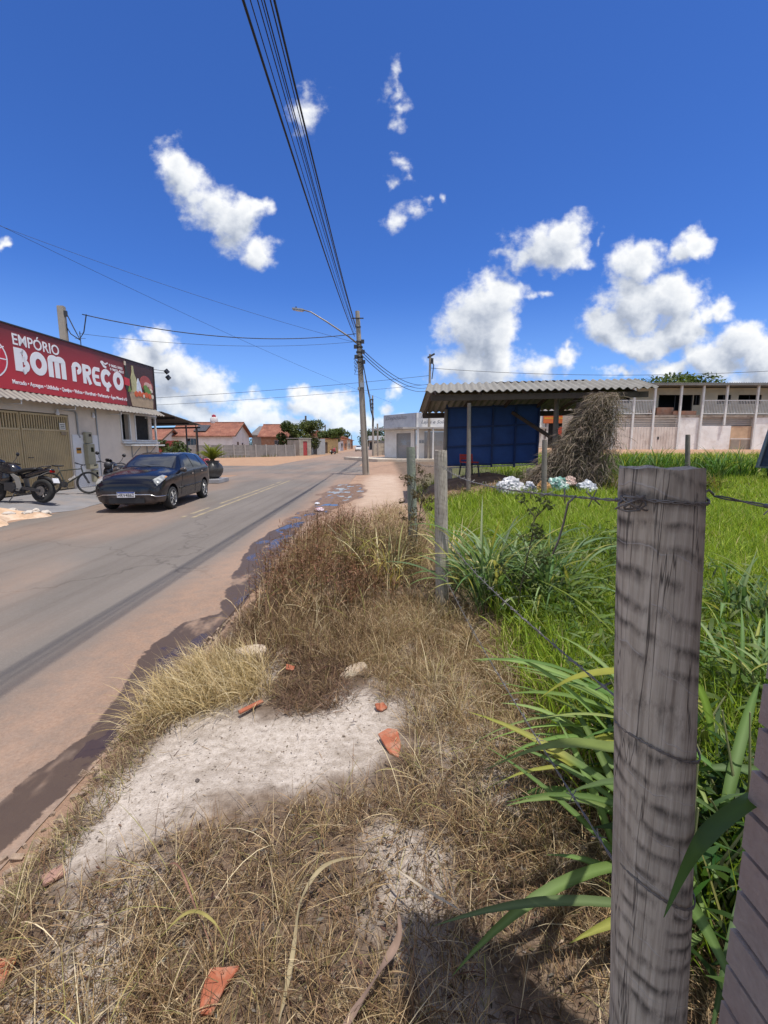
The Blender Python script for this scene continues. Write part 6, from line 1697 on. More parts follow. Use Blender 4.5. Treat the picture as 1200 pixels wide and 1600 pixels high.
# ---------------------------------------------------------------- vegetation
R = np.random.default_rng(77)
def scatter(n, x0, x1, y0, y1, dens):
    x = R.uniform(x0, x1, n); y = R.uniform(y0, y1, n); k = R.random(n) < dens(x, y); return x[k], y[k]
def mixcol(n, cols, w, jit=.18):
    c = np.array(cols)[R.choice(len(cols), n, p=np.array(w)/sum(w))]
    return np.clip(c*(1+R.normal(0, jit, (n, 1)))+R.normal(0, .006, (n, 3)), .005, .9)
def blades(name, x, y, length, th0, bend, width, cols, w, m, segs=5, fold=0.0, twist=1.0, az=None, dz=0.0, label=None, cat=None, kind='stuff', parent=None, jit=.2, tipcol=None, group=None):
    n = len(x)
    base = np.stack([x, y, terrain(x, y)+dz-.008], -1)
    az = R.random(n)*2*PI if az is None else az
    V, Q, T, md = ribbon_leaves(base, az, length, th0, bend, width, segs=segs, fold=fold, twist=R.normal(0, twist, n))
    per = len(V)//n
    c = np.repeat(mixcol(n, cols, w, jit), per, 0)
    if tipcol is not None: c = c+(np.array(tipcol)-c)*(T[:, None]**3*.6)
    if fold: c = np.where(md[:, None] > 0, np.clip(c*1.45+.03, 0, .8), c)
    o = np_mesh(name, V, Q, m, dict(tint=c), parent, smooth=fold > 0)
    if label or kind: tag(o, label, cat, group, kind)
    return o
STRAW = [(.40,.29,.16),(.31,.21,.11),(.20,.125,.068),(.54,.43,.27),(.12,.072,.042),(.29,.26,.10)]
# density masks on the verge
def d_low(x, y):       # straw mat in the foreground, thinner on the pale patch
    p = poly_dist(SLAB, x, y)+(fbm(x*2.1+9, y*2.1, 5)-.5)*.25
    m = sstep(.02, -.22, p)*(.25+.3*sstep(2.3,1.7,y)+1.0*sstep(.36, .62, fbm(x*2.3, y*2.3, 4)))
    return np.clip(m, 0, 1)*sstep(-1.36, -1.18, x)*sstep(1.9, 1.0, x-.25*np.maximum(0, y-2)*0)
def shade_thin(x, y): return sstep(1.62, 1.4, y+.25*(fbm(x*4, y*4, 3)-.5))*sstep(-.42, -.2, x)*sstep(.75,.5,x)
def d_tan(x, y):
    P_ = [(-.9,3.3),(-.5,4.1),(.3,4.3),(1.1,3.6),(1.35,2.4),(.6,1.9),(.18,2.25),(-.1,2.75)]
    return sstep(-.12, .15, poly_dist(P_, x, y)+(fbm(x*3, y*3, 3)-.5)*.3)
# 1. mat of fallen straw
x, y = scatter(70000, -1.45, 1.7, .55, 4.6, lambda x, y: d_low(x, y)*sstep(4.6, 3.2, y)*.8*(1-.35*shade_thin(x, y)))
n = len(x); blades('dry_straw', x, y, R.uniform(.03, .15, n)*(1+1.0*(R.random(n) < .06)), R.uniform(.7, 1.6, n), R.uniform(-1.2, 1.6, n), R.uniform(.0010, .0028, n), STRAW, [3,4,5,1.5,5,.8], M_straw, dz=R.uniform(.005, .05, n), label='mat of fallen dry straw covering the verge', cat='dry grass')
# 2. upright and leaning dry grass tufts
tx, ty = scatter(8200, -1.42, 1.6, .7, 4.4, lambda x, y: d_low(x, y)*(.14+.62*sstep(.44, .60, fbm(x*2.1+40, y*2.1, 4)))*(1-.45*shade_thin(x, y))+.5*d_tan(x, y))
k = R.integers(10, 34, len(tx)); x = np.repeat(tx, k)+R.normal(0, .018, k.sum()); y = np.repeat(ty, k)+R.normal(0, .018, k.sum()); n = len(x)
h = np.repeat(R.uniform(.05, .19, len(tx)), k)*R.uniform(.5, 1.35, n)
blades('dry_grass', x, y, h, R.uniform(.05, .9, n), R.uniform(.1, 1.9, n), R.uniform(.0011, .0026, n), STRAW, [4,4,4,2.4,3,1.0], M_straw, label='low dry tufts of tan grass on the verge', cat='dry grass')
# longer pale tufts, thickest along the fence line
tx, ty = scatter(900, -1.3, 1.1, .8, 4.2, lambda x, y: d_low(x, y)*(.10+.75*sstep(-.15,.35,x)*sstep(1.5,1.9,y)+.25*sstep(-.5,-.8,x)*sstep(1.5,1.2,y)))
k = R.integers(8, 20, len(tx)); x = np.repeat(tx, k)+R.normal(0, .02, k.sum()); y = np.repeat(ty, k)+R.normal(0, .02, k.sum()); n = len(x)
blades('dry_grass', x, y, np.repeat(R.uniform(.16, .36, len(tx)), k)*R.uniform(.6, 1.2, n), R.uniform(.1, .9, n), R.uniform(.4, 1.9, n), R.uniform(.0014, .003, n), [(.50,.39,.23),(.58,.48,.31),(.40,.29,.15),(.34,.32,.11),(.25,.17,.09)], [4,3,3,1.4,1.5], M_straw, segs=6, label='longer pale straw tufts along the fence line', cat='dry grass')
# bushy brown weeds in front of the greenish post
x, y = scatter(420, -.5, .45, 4.7, 5.9, lambda x, y: .4+.5*sstep(.4,.6,fbm(x*3,y*3,3))); n = len(x); hs2 = R.uniform(.35, .85, n)
blades('dried_weeds', x, y, hs2, R.uniform(0, .3, n), R.uniform(-.2, .5, n), R.uniform(.003, .006, n), [(.20,.13,.07),(.28,.20,.10),(.14,.10,.05)], [3,2,2], M_straw, label='bushy brown weeds in front of the greenish fence post', cat='dried weeds')
kk = 14; nn = n*kk
blades('withered_leaves', np.repeat(x, kk)+R.normal(0, .02, nn), np.repeat(y, kk)+R.normal(0, .02, nn), R.uniform(.03, .09, nn), R.uniform(.3, 1.4, nn), R.uniform(.2, 1.6, nn), R.uniform(.004, .010, nn), [(.22,.15,.08),(.16,.15,.05),(.30,.23,.12),(.13,.085,.05)], [3,2,2,2], M_straw, segs=2, dz=np.repeat(hs2, kk)*R.uniform(.2, .98, nn), label='withered leaves on the weeds in front of the greenish post', cat='dried weeds')
# crumbs of dead leaf and stem that cover the soil
x, y = scatter(42000, -1.42, 1.5, .6, 4.4, lambda x, y: d_low(x, y)*.8+.012); n = len(x)
blades('leaf_litter', x, y, R.uniform(.008, .035, n), R.uniform(1.2, 1.8, n), R.uniform(-.5, .6, n), R.uniform(.003, .011, n), [(.12,.078,.05),(.20,.14,.09),(.07,.048,.034),(.30,.23,.16),(.17,.15,.13)], [4,3,3,1.3,2], M_straw, segs=2, dz=R.uniform(.006, .03, n), label='crumbs of dead leaves and stems covering the soil', cat='leaf litter')
# 3. golden overhanging tussock at the road edge
x, y = scatter(6500, -1.45, -.6, 2.15, 3.05, lambda x, y: sstep(-.06, .1, poly_dist([(-1.35,2.22),(-1.42,2.6),(-1.3,3.0),(-.85,3.0),(-.68,2.62),(-.9,2.42)], x, y)))
n = len(x); blades('dry_tussock', x, y, R.uniform(.15, .34, n), R.uniform(.1, 1.0, n), R.uniform(.3, 1.5, n), R.uniform(.0016, .0034, n), [(.55,.43,.24),(.45,.34,.17),(.34,.25,.12),(.62,.52,.34)], [4,3,2,2], M_straw, az=PI+R.normal(.4, 1.1, n), kind=None, label='golden tussock of dry grass hanging over the wet road edge', cat='grass tussock')
# dark matted patch beyond the pale sand
x, y = scatter(5000, -.75, -.15, 2.35, 3.1, lambda x, y: sstep(-.08, .08, poly_dist([(-.72,2.62),(-.4,3.0),(-.2,2.6),(-.3,2.42),(-.55,2.38)], x, y)))
n = len(x); blades('matted_weed', x, y, R.uniform(.05, .16, n), R.uniform(.6, 1.5, n), R.uniform(-.4, 1.0, n), R.uniform(.0018, .004, n), [(.12,.075,.05),(.19,.12,.075),(.28,.19,.12)], [4,3,1], M_straw, kind=None, label='dark brown matted dead weed at the back of the pale sandy patch', cat='dead weed')
x, y = scatter(9000, -1.25, .0, 2.75, 4.3, lambda x, y: sstep(-.15, .15, poly_dist([(-1.2,3.0),(-1.25,3.9),(-.8,4.3),(-.2,4.1),(-.1,3.4),(-.25,2.9),(-.6,2.8)], x, y)+(fbm(x*3, y*3, 3)-.5)*.4))
n = len(x); blades('matted_weed', x, y, R.uniform(.05, .22, n), R.uniform(.1, 1.4, n), R.uniform(-.4, 1.2, n), R.uniform(.0018, .005, n), [(.13,.078,.048),(.20,.125,.075),(.33,.235,.14),(.08,.05,.033)], [4,3,1.6,2], M_straw, label='low brown matted weeds around the flat pale rock', cat='dead weed')
# 4. brown dried weeds standing along the road
WE = [(-1.3,3.6),(-1.40,5.2),(-1.35,6.6),(-1.2,8.0),(-.7,8.6),(-.25,7.0),(.2,5.5),(.2,4.2),(-.5,3.7)]
x, y = scatter(2000, -1.42, .4, 3.4, 9, lambda x, y: sstep(-.1, .2, poly_dist(WE, x, y)+(fbm(x*2, y*2, 3)-.5)*.5)*(.3+.7*sstep(.4,.6,fbm(x*1.6+7,y*1.6,3))))
n = len(x); hs_ = R.uniform(.28, .62, n)*(1-.25*sstep(-.6, .2, x))
BR = [(.15,.082,.046),(.20,.115,.062),(.10,.055,.032),(.31,.205,.115)]
blades('dried_weeds', x, y, hs_, R.uniform(0, .28, n), R.uniform(-.2, .4, n), R.uniform(.004, .008, n), BR, [4,3,2,1], M_straw, label='brown dried weeds standing along the wet road edge', cat='dried weeds')
# their withered leaves and seed spikes
kk = 16; xs = np.repeat(x, kk); ys = np.repeat(y, kk); nn = n*kk; hh = np.repeat(hs_, kk)
base_z = hh*R.uniform(.25, .98, nn)
blades('withered_leaves', xs+R.normal(0, .016, nn), ys+R.normal(0, .016, nn), R.uniform(.025, .075, nn), R.uniform(.3, 1.4, nn), R.uniform(.2, 1.6, nn), R.uniform(.004, .011, nn), BR+[(.26,.12,.075)], [4,3,2,1,2], M_straw, segs=2, dz=base_z, label='withered leaves and seed spikes on the brown weeds', cat='dried weeds')
# tan grass between and behind them, up to the pale post
x, y = scatter(26000, -1.35, .75, 3.6, 12, lambda x, y: (sstep(-.1, .2, poly_dist(WE, x, y))*.9+.8*sstep(-.4,.0,x)*sstep(.75,.5,x)*sstep(12,8,y)+.15*sstep(9,6,y))*(.2+.8*sstep(.42,.6,fbm(x*2.2+3,y*2.2,3))))
n = len(x); blades('dry_grass', x, y, R.uniform(.12, .45, n), R.uniform(.05, .8, n), R.uniform(.1, 1.5, n), R.uniform(.003, .006, n), [(.42,.31,.17),(.30,.20,.11),(.20,.12,.07),(.52,.42,.27),(.28,.27,.09)], [4,4,3,2,1.4], M_straw, label='tan dry grass between the brown weeds and the fence', cat='dry grass')
# 5. lush green field behind the fence
G_ = [(.22,.33,.028),(.29,.40,.038),(.14,.22,.024),(.38,.46,.07),(.46,.45,.14),(.42,.34,.16)]
def d_field(x, y): return sstep(.75, 1.25, x-.06*np.sin(y*2))*(.45+.55*sstep(.3,.5,fbm(x*1.5,y*1.5,3)))
lawn = []
for (n0, x0, x1, y0, y1, l0, l1, w0, w1) in ((44000,.8,4.2,1.0,4.5,.18,.42,.005,.010),(70000,.8,8.5,4.5,8.5,.16,.36,.007,.013),(60000,.9,14,8.5,15,.16,.34,.011,.02),(20000,4,24,15,27,.18,.40,.02,.035)):
    x, y = scatter(n0, x0, x1, y0, y1, lambda x, y: d_field(x, y)*np.where((x < 4.3) & (y > 11.2) & (y < 14.8), .12, 1)); n = len(x)
    lawn.append((x, y, R.uniform(l0, l1, n), R.uniform(w0, w1, n)))
x, y, h, w_ = [np.concatenate([q[i] for q in lawn]) for i in range(4)]; n = len(x)
patch_ = .72+.6*fbm(x*.8+30, y*.8, 3)
blades('green_grass', x, y, h*patch_, R.uniform(.0, .55, n), R.uniform(.1, 1.25, n), w_*.8, G_, [4,5,2.6,2.6,1,.4], M_leaf, segs=4, label='lush bright green grass filling the fenced plot', cat='grass', jit=.22)
# tall dark blades at the far edge of the plot
x, y = scatter(5200, 6.3, 22, 13.2, 17, lambda x, y: sstep(.35,.6,fbm(x*.9,y*.9,3))); n = len(x)
blades('tall_grass', x, y, R.uniform(.45, .95, n), R.uniform(0, .4, n), R.uniform(.1, 1.0, n), R.uniform(.018, .034, n), [(.05,.11,.014),(.08,.17,.02),(.14,.22,.03)], [4,4,2], M_leaf, label='tall darker grass along the far edge of the green plot', cat='grass')
# yellowish weeds at the foot of the thatch and lean-to
x, y = scatter(9000, 3.6, 8.2, 10.6, 12.6, lambda x, y: sstep(.3,.55,fbm(x*1.4+5,y*1.4,3))*sstep(3.7,5.0,x)); n = len(x)
blades('weeds', x, y, R.uniform(.2, .7, n)*(.5+.6*sstep(4,6.5,x)), R.uniform(0, .7, n), R.uniform(.2, 1.5, n), R.uniform(.012, .026, n), [(.17,.19,.035),(.10,.14,.025),(.30,.26,.07),(.34,.24,.10),(.07,.10,.02)], [4,4,2,1.4,2], M_leaf, label='yellowish green weeds at the foot of the palm thatch', cat='weeds')
x, y = scatter(2600, .9, 4.2, 10.8, 12.3, lambda x, y: .6+0*x); n = len(x)
blades('dry_grass', x, y, R.uniform(.15, .5, n), R.uniform(.2, 1.0, n), R.uniform(.3, 1.5, n), R.uniform(.006, .014, n), [(.36,.26,.15),(.24,.16,.09),(.45,.36,.22),(.16,.17,.05)], [4,3,2,2], M_straw, label='dry brown grass on the dirt bank under the lean-to', cat='dry grass')
# under-storey of small broad leaves between the clumps
def leafy(name, x, y, hmax, s0, s1, cols, w, label, cat, per=22):
    n = len(x)*per; xs = np.repeat(x, per)+R.normal(0, .09, n); ys = np.repeat(y, per)+R.normal(0, .09, n)
    return blades(name, xs, ys, R.uniform(s0, s1, n), R.uniform(.5, 1.5, n), R.uniform(.1, 1.1, n), R.uniform(.012, .026, n), cols, w, M_leaf, segs=3, dz=R.random(n)*hmax, label=label, cat=cat)
x, y = scatter(520, .95, 3.2, 2.1, 5.6, lambda x, y: .62*sstep(.9,1.3,x)); leafy('ground_weeds', x, y, .42, .06, .16, [(.07,.12,.022),(.12,.18,.04),(.18,.23,.06)], [4,4,2], 'dark leafy weeds under the tall grass clumps behind the fence', 'weeds')
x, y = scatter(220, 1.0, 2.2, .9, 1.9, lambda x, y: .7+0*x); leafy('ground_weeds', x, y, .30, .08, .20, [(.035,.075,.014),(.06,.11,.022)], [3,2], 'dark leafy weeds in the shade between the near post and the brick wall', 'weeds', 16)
# 6. big guinea grass clumps, each a plant
def clump(loc, n, l0, l1, w0, w1, cols, wts, label, seed, azc=None, azs=1.2, th=(.1,.7), bend=(.7,1.9), stems=10, spread=.10):
    global R
    R = np.random.default_rng(seed)
    root = empty('grass_clump', (loc[0], loc[1], tz(*loc)), 0, label, 'grass clump', 'tall grass clumps by the fence')
    az = R.random(n)*2*PI if azc is None else azc+R.normal(0, azs, n)
    base = np.stack([R.normal(0, spread, n), R.normal(0, spread, n), R.uniform(-.02, .22, n)], -1)
    V, Q, T, md = ribbon_leaves(base, az, R.uniform(l0, l1, n), R.uniform(*th, n), R.uniform(*bend, n), R.uniform(w0, w1, n), segs=12, fold=.28, twist=R.normal(0, .5, n), tip=.04)
    per = len(V)//n
    c = mixcol(n, cols, wts, .15); c = np.repeat(c, per, 0)
    yl = np.repeat(R.random(n) < .16, per)
    c = np.where((yl & (T > .5))[:, None], c*.4+np.array([.34,.30,.05])*.6, c)
    c = np.where(md[:, None] > 0, np.clip(c*1.5+.03, 0, .8), c)
    np_mesh('leaves', V, Q, M_leaf, dict(tint=c), root, smooth=True)
    if stems:
        b = MB()
        for k in range(stems):
            a = R.random()*6.3; q = R.random()*spread*1.2; l_ = R.uniform(.3, .6)
            b.tube([(q*math.cos(a), q*math.sin(a), -.03), (q*math.cos(a)*1.6, q*math.sin(a)*1.6, l_*.6), (q*math.cos(a)*2.6, q*math.sin(a)*2.6, l_)], [.006,.005,.003], 5)
        b.build('stems', mat('pale_green_stem', (.20,.21,.09), .7, .2, 6), root)
    return root
GC = [(.10,.17,.055),(.075,.14,.04),(.15,.21,.085),(.20,.24,.12),(.30,.29,.09)]
clump((.98,4.0), 130, .55, 1.15, .016, .030, GC, [4,4,3,2,1], 'tall arching grass clump right beside the pale fence post', 101)
clump((1.42,3.75), 90, .5, 1.05, .016, .030, GC, [4,4,3,2,.5], 'arching grass clump in the second row, right of the one beside the pale post', 102)
clump((.78,4.75), 70, .4, .95, .012, .022, [(.22,.22,.08),(.14,.17,.05),(.36,.31,.14),(.42,.35,.18)], [3,3,3,2], 'yellowing grass clump behind the pale fence post', 103)
left_clump = clump((1.30,1.85), 40, .55, 1.05, .026, .044, [(.12,.19,.04),(.16,.24,.06),(.22,.27,.08)], [4,4,2], 'broad bladed grass clump reaching out left from behind the near post', 104, azc=PI*.98, azs=.55, th=(.45,1.0), bend=(.5,1.2))
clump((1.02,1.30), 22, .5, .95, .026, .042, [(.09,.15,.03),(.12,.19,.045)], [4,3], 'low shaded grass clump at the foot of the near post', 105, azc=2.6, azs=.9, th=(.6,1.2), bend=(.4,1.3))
clump((2.05,2.2), 60, .35, .75, .012, .026, [(.085,.17,.035),(.12,.21,.055),(.17,.24,.08)], [4,4,2], 'broad bladed grass clump right of the near post, in the sun', 106, azc=1.2, azs=1.9)
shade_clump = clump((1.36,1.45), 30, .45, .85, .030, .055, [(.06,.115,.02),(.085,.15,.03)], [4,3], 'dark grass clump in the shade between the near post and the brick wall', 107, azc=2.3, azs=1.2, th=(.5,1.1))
clump((2.7,3.1), 60, .35, .75, .018, .034, GC, [4,4,3,1,.3], 'grass clump farther right in the plot, behind the sunlit broad bladed one', 108)
clump((.05,4.75), 60, .35, .75, .008, .016, [(.45,.36,.14),(.34,.30,.09),(.52,.46,.26)], [3,2,3], 'straw yellow grass clump among the brown weeds left of the pale post', 109)
clump((-.35,5.3), 46, .35, .7, .007, .014, [(.48,.40,.20),(.40,.38,.10),(.55,.48,.30)], [3,1.5,3], 'small pale yellow grass clump among the brown weeds, nearer the road', 110)
for i, (xx, yy, s) in enumerate([(8.2,13.6,111),(9.8,13.2,112),(11.0,14.0,113),(6.9,12.6,114)]):
    clump((xx,yy), 60, .6, 1.2, .02, .034, [(.06,.13,.018),(.09,.18,.03)], [3,3], ['tall green clump just right of the thatch', 'tall green clump behind the short grey post', 'tall green clump left of the dark blue container', 'tall spiky green clump at the right foot of the thatch'][i], s, th=(.0,.5), bend=(.4,1.5))
R = np.random.default_rng(990)
# dark stalky weed in front of the field
def stalk(loc, H, label, seed, col=(.07,.055,.035), leafc=(.10,.12,.04)):
    r = random.Random(seed); root = empty('stalky_weed', (loc[0], loc[1], tz(*loc)), 0, label, 'weed')
    b = MB(); tips = []
    b.tube([(0,0,-.02),(.03,0,H*.4),(.10,.02,H*.75),(.13,.02,H)], [.006,.005,.004,.002], 5)
    for k in range(14):
        t = r.uniform(.35, .98); a = r.random()*6.3; l_ = r.uniform(.1, .28)
        p = Vector((.13*t**1.4, 0, H*t)); q = p+Vector((math.cos(a)*l_*.6, math.sin(a)*l_*.6, l_*.7)); b.tube([p, q], [.003,.0015], 4); tips.append(q)
    b.build('stem', mat('dark_weed_stem', col, .9, .2), root)
    lm = [(t.x, t.y, t.z, .05) for t in tips]
    crown_mesh(lm, 420, .018, seed, (tuple(c*.5 for c in leafc), leafc), M_leaf, 'leaves', root)
stalk((1.06,3.45), 1.02, 'dark branching weed stalk rising before the bright green field', 5)
stalk((.36,5.3), 1.25, 'tall thin dark weed between the pale post and the greenish post', 6, leafc=(.12,.10,.04))
stalk((.30,5.9), 1.3, 'bushy brown weed beside the greenish post', 7, leafc=(.14,.10,.045))
# big single dry leaves in the foreground
def leaf_obj(name, pts, w, col, label, seed, m=None, parent=None, tw=.9):
    P_ = [Vector(p) for p in pts]; k = 26; line = []
    for i in range(k+1):
        t = i/k*(len(P_)-1); j = min(int(t), len(P_)-2); f = t-j
        p0, p1, p2, p3 = P_[max(j-1,0)], P_[j], P_[j+1], P_[min(j+2,len(P_)-1)]
        line.append(.5*((2*p1)+(p2-p0)*f+(2*p0-5*p1+4*p2-p3)*f*f+(3*p1-p0-3*p2+p3)*f**3))
    vs = []
    for i, p in enumerate(line):
        d = (line[min(i+1,k)]-line[max(i-1,0)]).normalized(); s_ = d.cross(Vector((0,0,1))).normalized()
        t = i/k; ww = w/2*min(1, t*5+.25)*min(1, (1-t)*3.2+.03)
        s_ = (Matrix.Rotation(tw*math.sin(i*.33+seed), 3, d) @ s_)
        up_ = s_.cross(d)
        vs += [p+s_*ww+up_*ww*.25, p, p-s_*ww+up_*ww*.25]
    V = np.array([tuple(v) for v in vs]); Q = []
    for i in range(k):
        a = 3*i; Q += [(a,a+1,a+4,a+3),(a+1,a+2,a+5,a+4)]
    c = np.tile(np.array(col), (len(V), 1))*(1+R.normal(0,.06,(len(V),1))); c[1::3] *= 1.15
    o = np_mesh(name, V, np.array(Q), m or M_straw, dict(tint=c), parent, smooth=True)
    return o if parent is not None else tag(o, label, 'dry leaf')
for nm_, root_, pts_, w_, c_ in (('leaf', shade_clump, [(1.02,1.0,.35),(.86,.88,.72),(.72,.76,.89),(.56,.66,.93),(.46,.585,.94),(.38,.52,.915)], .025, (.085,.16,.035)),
                                 ('leaf', left_clump, [(1.28,1.85,.3),(1.0,1.45,.72),(.75,1.15,.83),(.61,1.0,.82),(.49,1.05,.79),(.38,1.05,.77),(.26,1.05,.715)], .034, (.20,.26,.07)),
                                 ('leaf', left_clump, [(1.28,1.85,.3),(1.0,1.55,.66),(.80,1.40,.80),(.62,1.36,.80),(.50,1.34,.74)], .030, (.30,.31,.05))):
    L0 = root_.location
    leaf_obj(nm_, [(p[0]-L0.x, p[1]-L0.y, p[2]-L0.z) for p in pts_], w_, c_, None, 0.0, M_leaf, root_, .25)
h0 = lambda x, y, dz: (x, y, tz(x, y)+dz)
leaf_obj('dry_leaf', [h0(-.28,.96,.03),h0(-.27,1.12,.06),h0(-.265,1.25,.09),h0(-.20,1.36,.10),h0(-.06,1.44,.06)], .014, (.34,.28,.17), 'long pale bent grass leaf lying on the straw at the bottom centre left', 1)
leaf_obj('dry_leaf', [h0(-.12,.93,.05),h0(-.02,1.02,.10),h0(.04,1.10,.13),h0(.045,1.20,.10)], .022, (.26,.18,.14), 'broad curled brown dry leaf in the shade at the bottom centre', 2)
leaf_obj('dry_leaf', [h0(-.02,1.42,.07),h0(.06,1.32,.11),h0(.17,1.22,.13),h0(.30,1.17,.10)], .008, (.46,.39,.30), 'thin pale straw crossing the shaded ground in front of the near post', 3)
leaf_obj('dry_leaf', [h0(-.72,1.12,.05),h0(-.62,1.20,.10),h0(-.52,1.16,.12),h0(-.44,1.10,.06)], .009, (.30,.26,.09), 'yellow green bent stem lying in the straw at the lower left', 4)
leaf_obj('dry_leaf', [h0(-.80,1.42,.03),h0(-.70,1.33,.13),h0(-.60,1.22,.10),h0(-.50,1.12,.05)], .006, (.26,.14,.10), 'thin reddish stalk leaning across the straw at the lower left', 5)
# sparse twigs on the pale patch
x, y = scatter(170, -1.2, .1, 1.4, 2.7, lambda x, y: .6+0*x); n = len(x)
blades('straw_litter', x, y, R.uniform(.02, .10, n), R.uniform(1.3, 1.6, n), R.uniform(-.3, .3, n), R.uniform(.0015, .003, n), [(.10,.07,.05),(.30,.22,.13)], [3,2], M_straw, dz=.012, label='sparse twigs and straw bits on the pale sandy patch', cat='litter')
b = MB(); rr = random.Random(2)
for k in range(170):
    xx, yy = rr.uniform(-1.2,.15), rr.uniform(1.35,2.75); s_ = rr.uniform(.0012,.0045)*(1 if k % 9 else 1.7)
    zz = tz(xx, yy) if k % 1 == 0 else 0
    b.box((xx,yy,zz+s_*.3),(s_*2,s_*1.5,s_),(rr.random(),rr.random(),rr.random()*3))
tag(b.build('grit', mat('mixed_grit', (.24,.19,.15), .95, .6, 60)), 'coarse grit strewn over the pale sandy patch', 'grit', kind='stuff')
b = MB(); rr = random.Random(12)
for k in range(260):
    yy_ = rr.uniform(.9, 4.2); xx = -1.42+.05*math.sin(yy_*1.7)+rr.gauss(-.02, .05); s_ = rr.uniform(.006, .022)
    b.box((xx, yy_, tz(xx, yy_)+s_*.2), (s_*2, s_*1.6, s_*1.1), (rr.random()*3, rr.random()*3, rr.random()*3))
tag(b.build('edge_clods', mat('crumbled_clods', (.30,.22,.16), .95, .4, 30, .6, 60), None, bevel=.0015), 'crumbled clods and stones along the broken verge edge', 'clods', kind='stuff')
# green blades along the verge edge by the road
x, y = scatter(3600, -1.41, -1.16, .9, 2.4, lambda x, y: .15+.85*sstep(.38,.58,fbm(x*4,y*3,3))); n = len(x)
blades('edge_grass', x, y, R.uniform(.02, .10, n), R.uniform(.1, 1.2, n), R.uniform(.2, 1.8, n), R.uniform(.0012, .003, n), [(.20,.20,.06),(.40,.32,.18),(.22,.145,.085),(.12,.08,.05)], [1,3,3,2], M_straw, az=PI+R.normal(0,1.2,n), label='thin grass along the broken edge of the verge', cat='grass')
x, y = scatter(3500, -30, -12, 45, 63, lambda x, y: (np.abs((y-49.6)-(x+28.5)*17.2/15.3+.9) < .7)*.9*sstep(.3,.6,fbm(x*.5,y*.5,3))); n = len(x)
blades('wall_weeds', x, y, R.uniform(.2, .55, n), R.uniform(0, .7, n), R.uniform(.2, 1.4, n), R.uniform(.05, .09, n), [(.10,.12,.03),(.16,.16,.05),(.25,.2,.1)], [3,3,2], M_leaf, segs=3, label='low weeds along the foot of the panel wall', cat='weeds')
# ---------------------------------------------------------------- sky with cumulus clouds
SUN_EL = math.radians(76); SUN_DIR = Vector((.75, -.66, 0)).normalized()
w = bpy.data.worlds.new('World'); S.world = w; w.use_nodes = True
t = NT(w); bg = t.n['Background']
sky = t.node('ShaderNodeTexSky', sky_type='NISHITA')
sky.sun_disc = False; sky.sun_elevation = SUN_EL
sky.sun_rotation = math.atan2(SUN_DIR.x, SUN_DIR.y)
sky.altitude = 1100; sky.air_density = 1.0; sky.dust_density = .25; sky.ozone_density = 2.5
SKY_GAIN = .085
d = t.node('ShaderNodeTexCoord').outputs['Generated']
sep = t.node('ShaderNodeSeparateXYZ', ins={0: d})
skyc = t.vmath('MULTIPLY', sky.outputs[0], (SKY_GAIN*.43, SKY_GAIN*.76, SKY_GAIN*1.40))
# pale humid veil just above the horizon
veil = t.math('MULTIPLY', t.mrange(sep.outputs[2], .32, .0, 0, 1, True), .45)
skyc = t.mix(veil, skyc, (.36,.58,.86))
yy = t.math('MAXIMUM', sep.outputs[1], .05)
A_ = t.math('DIVIDE', sep.outputs[0], yy); B_ = t.math('DIVIDE', sep.outputs[2], yy)
pv = t.node('ShaderNodeCombineXYZ', ins={0: A_, 1: B_}).outputs[0]
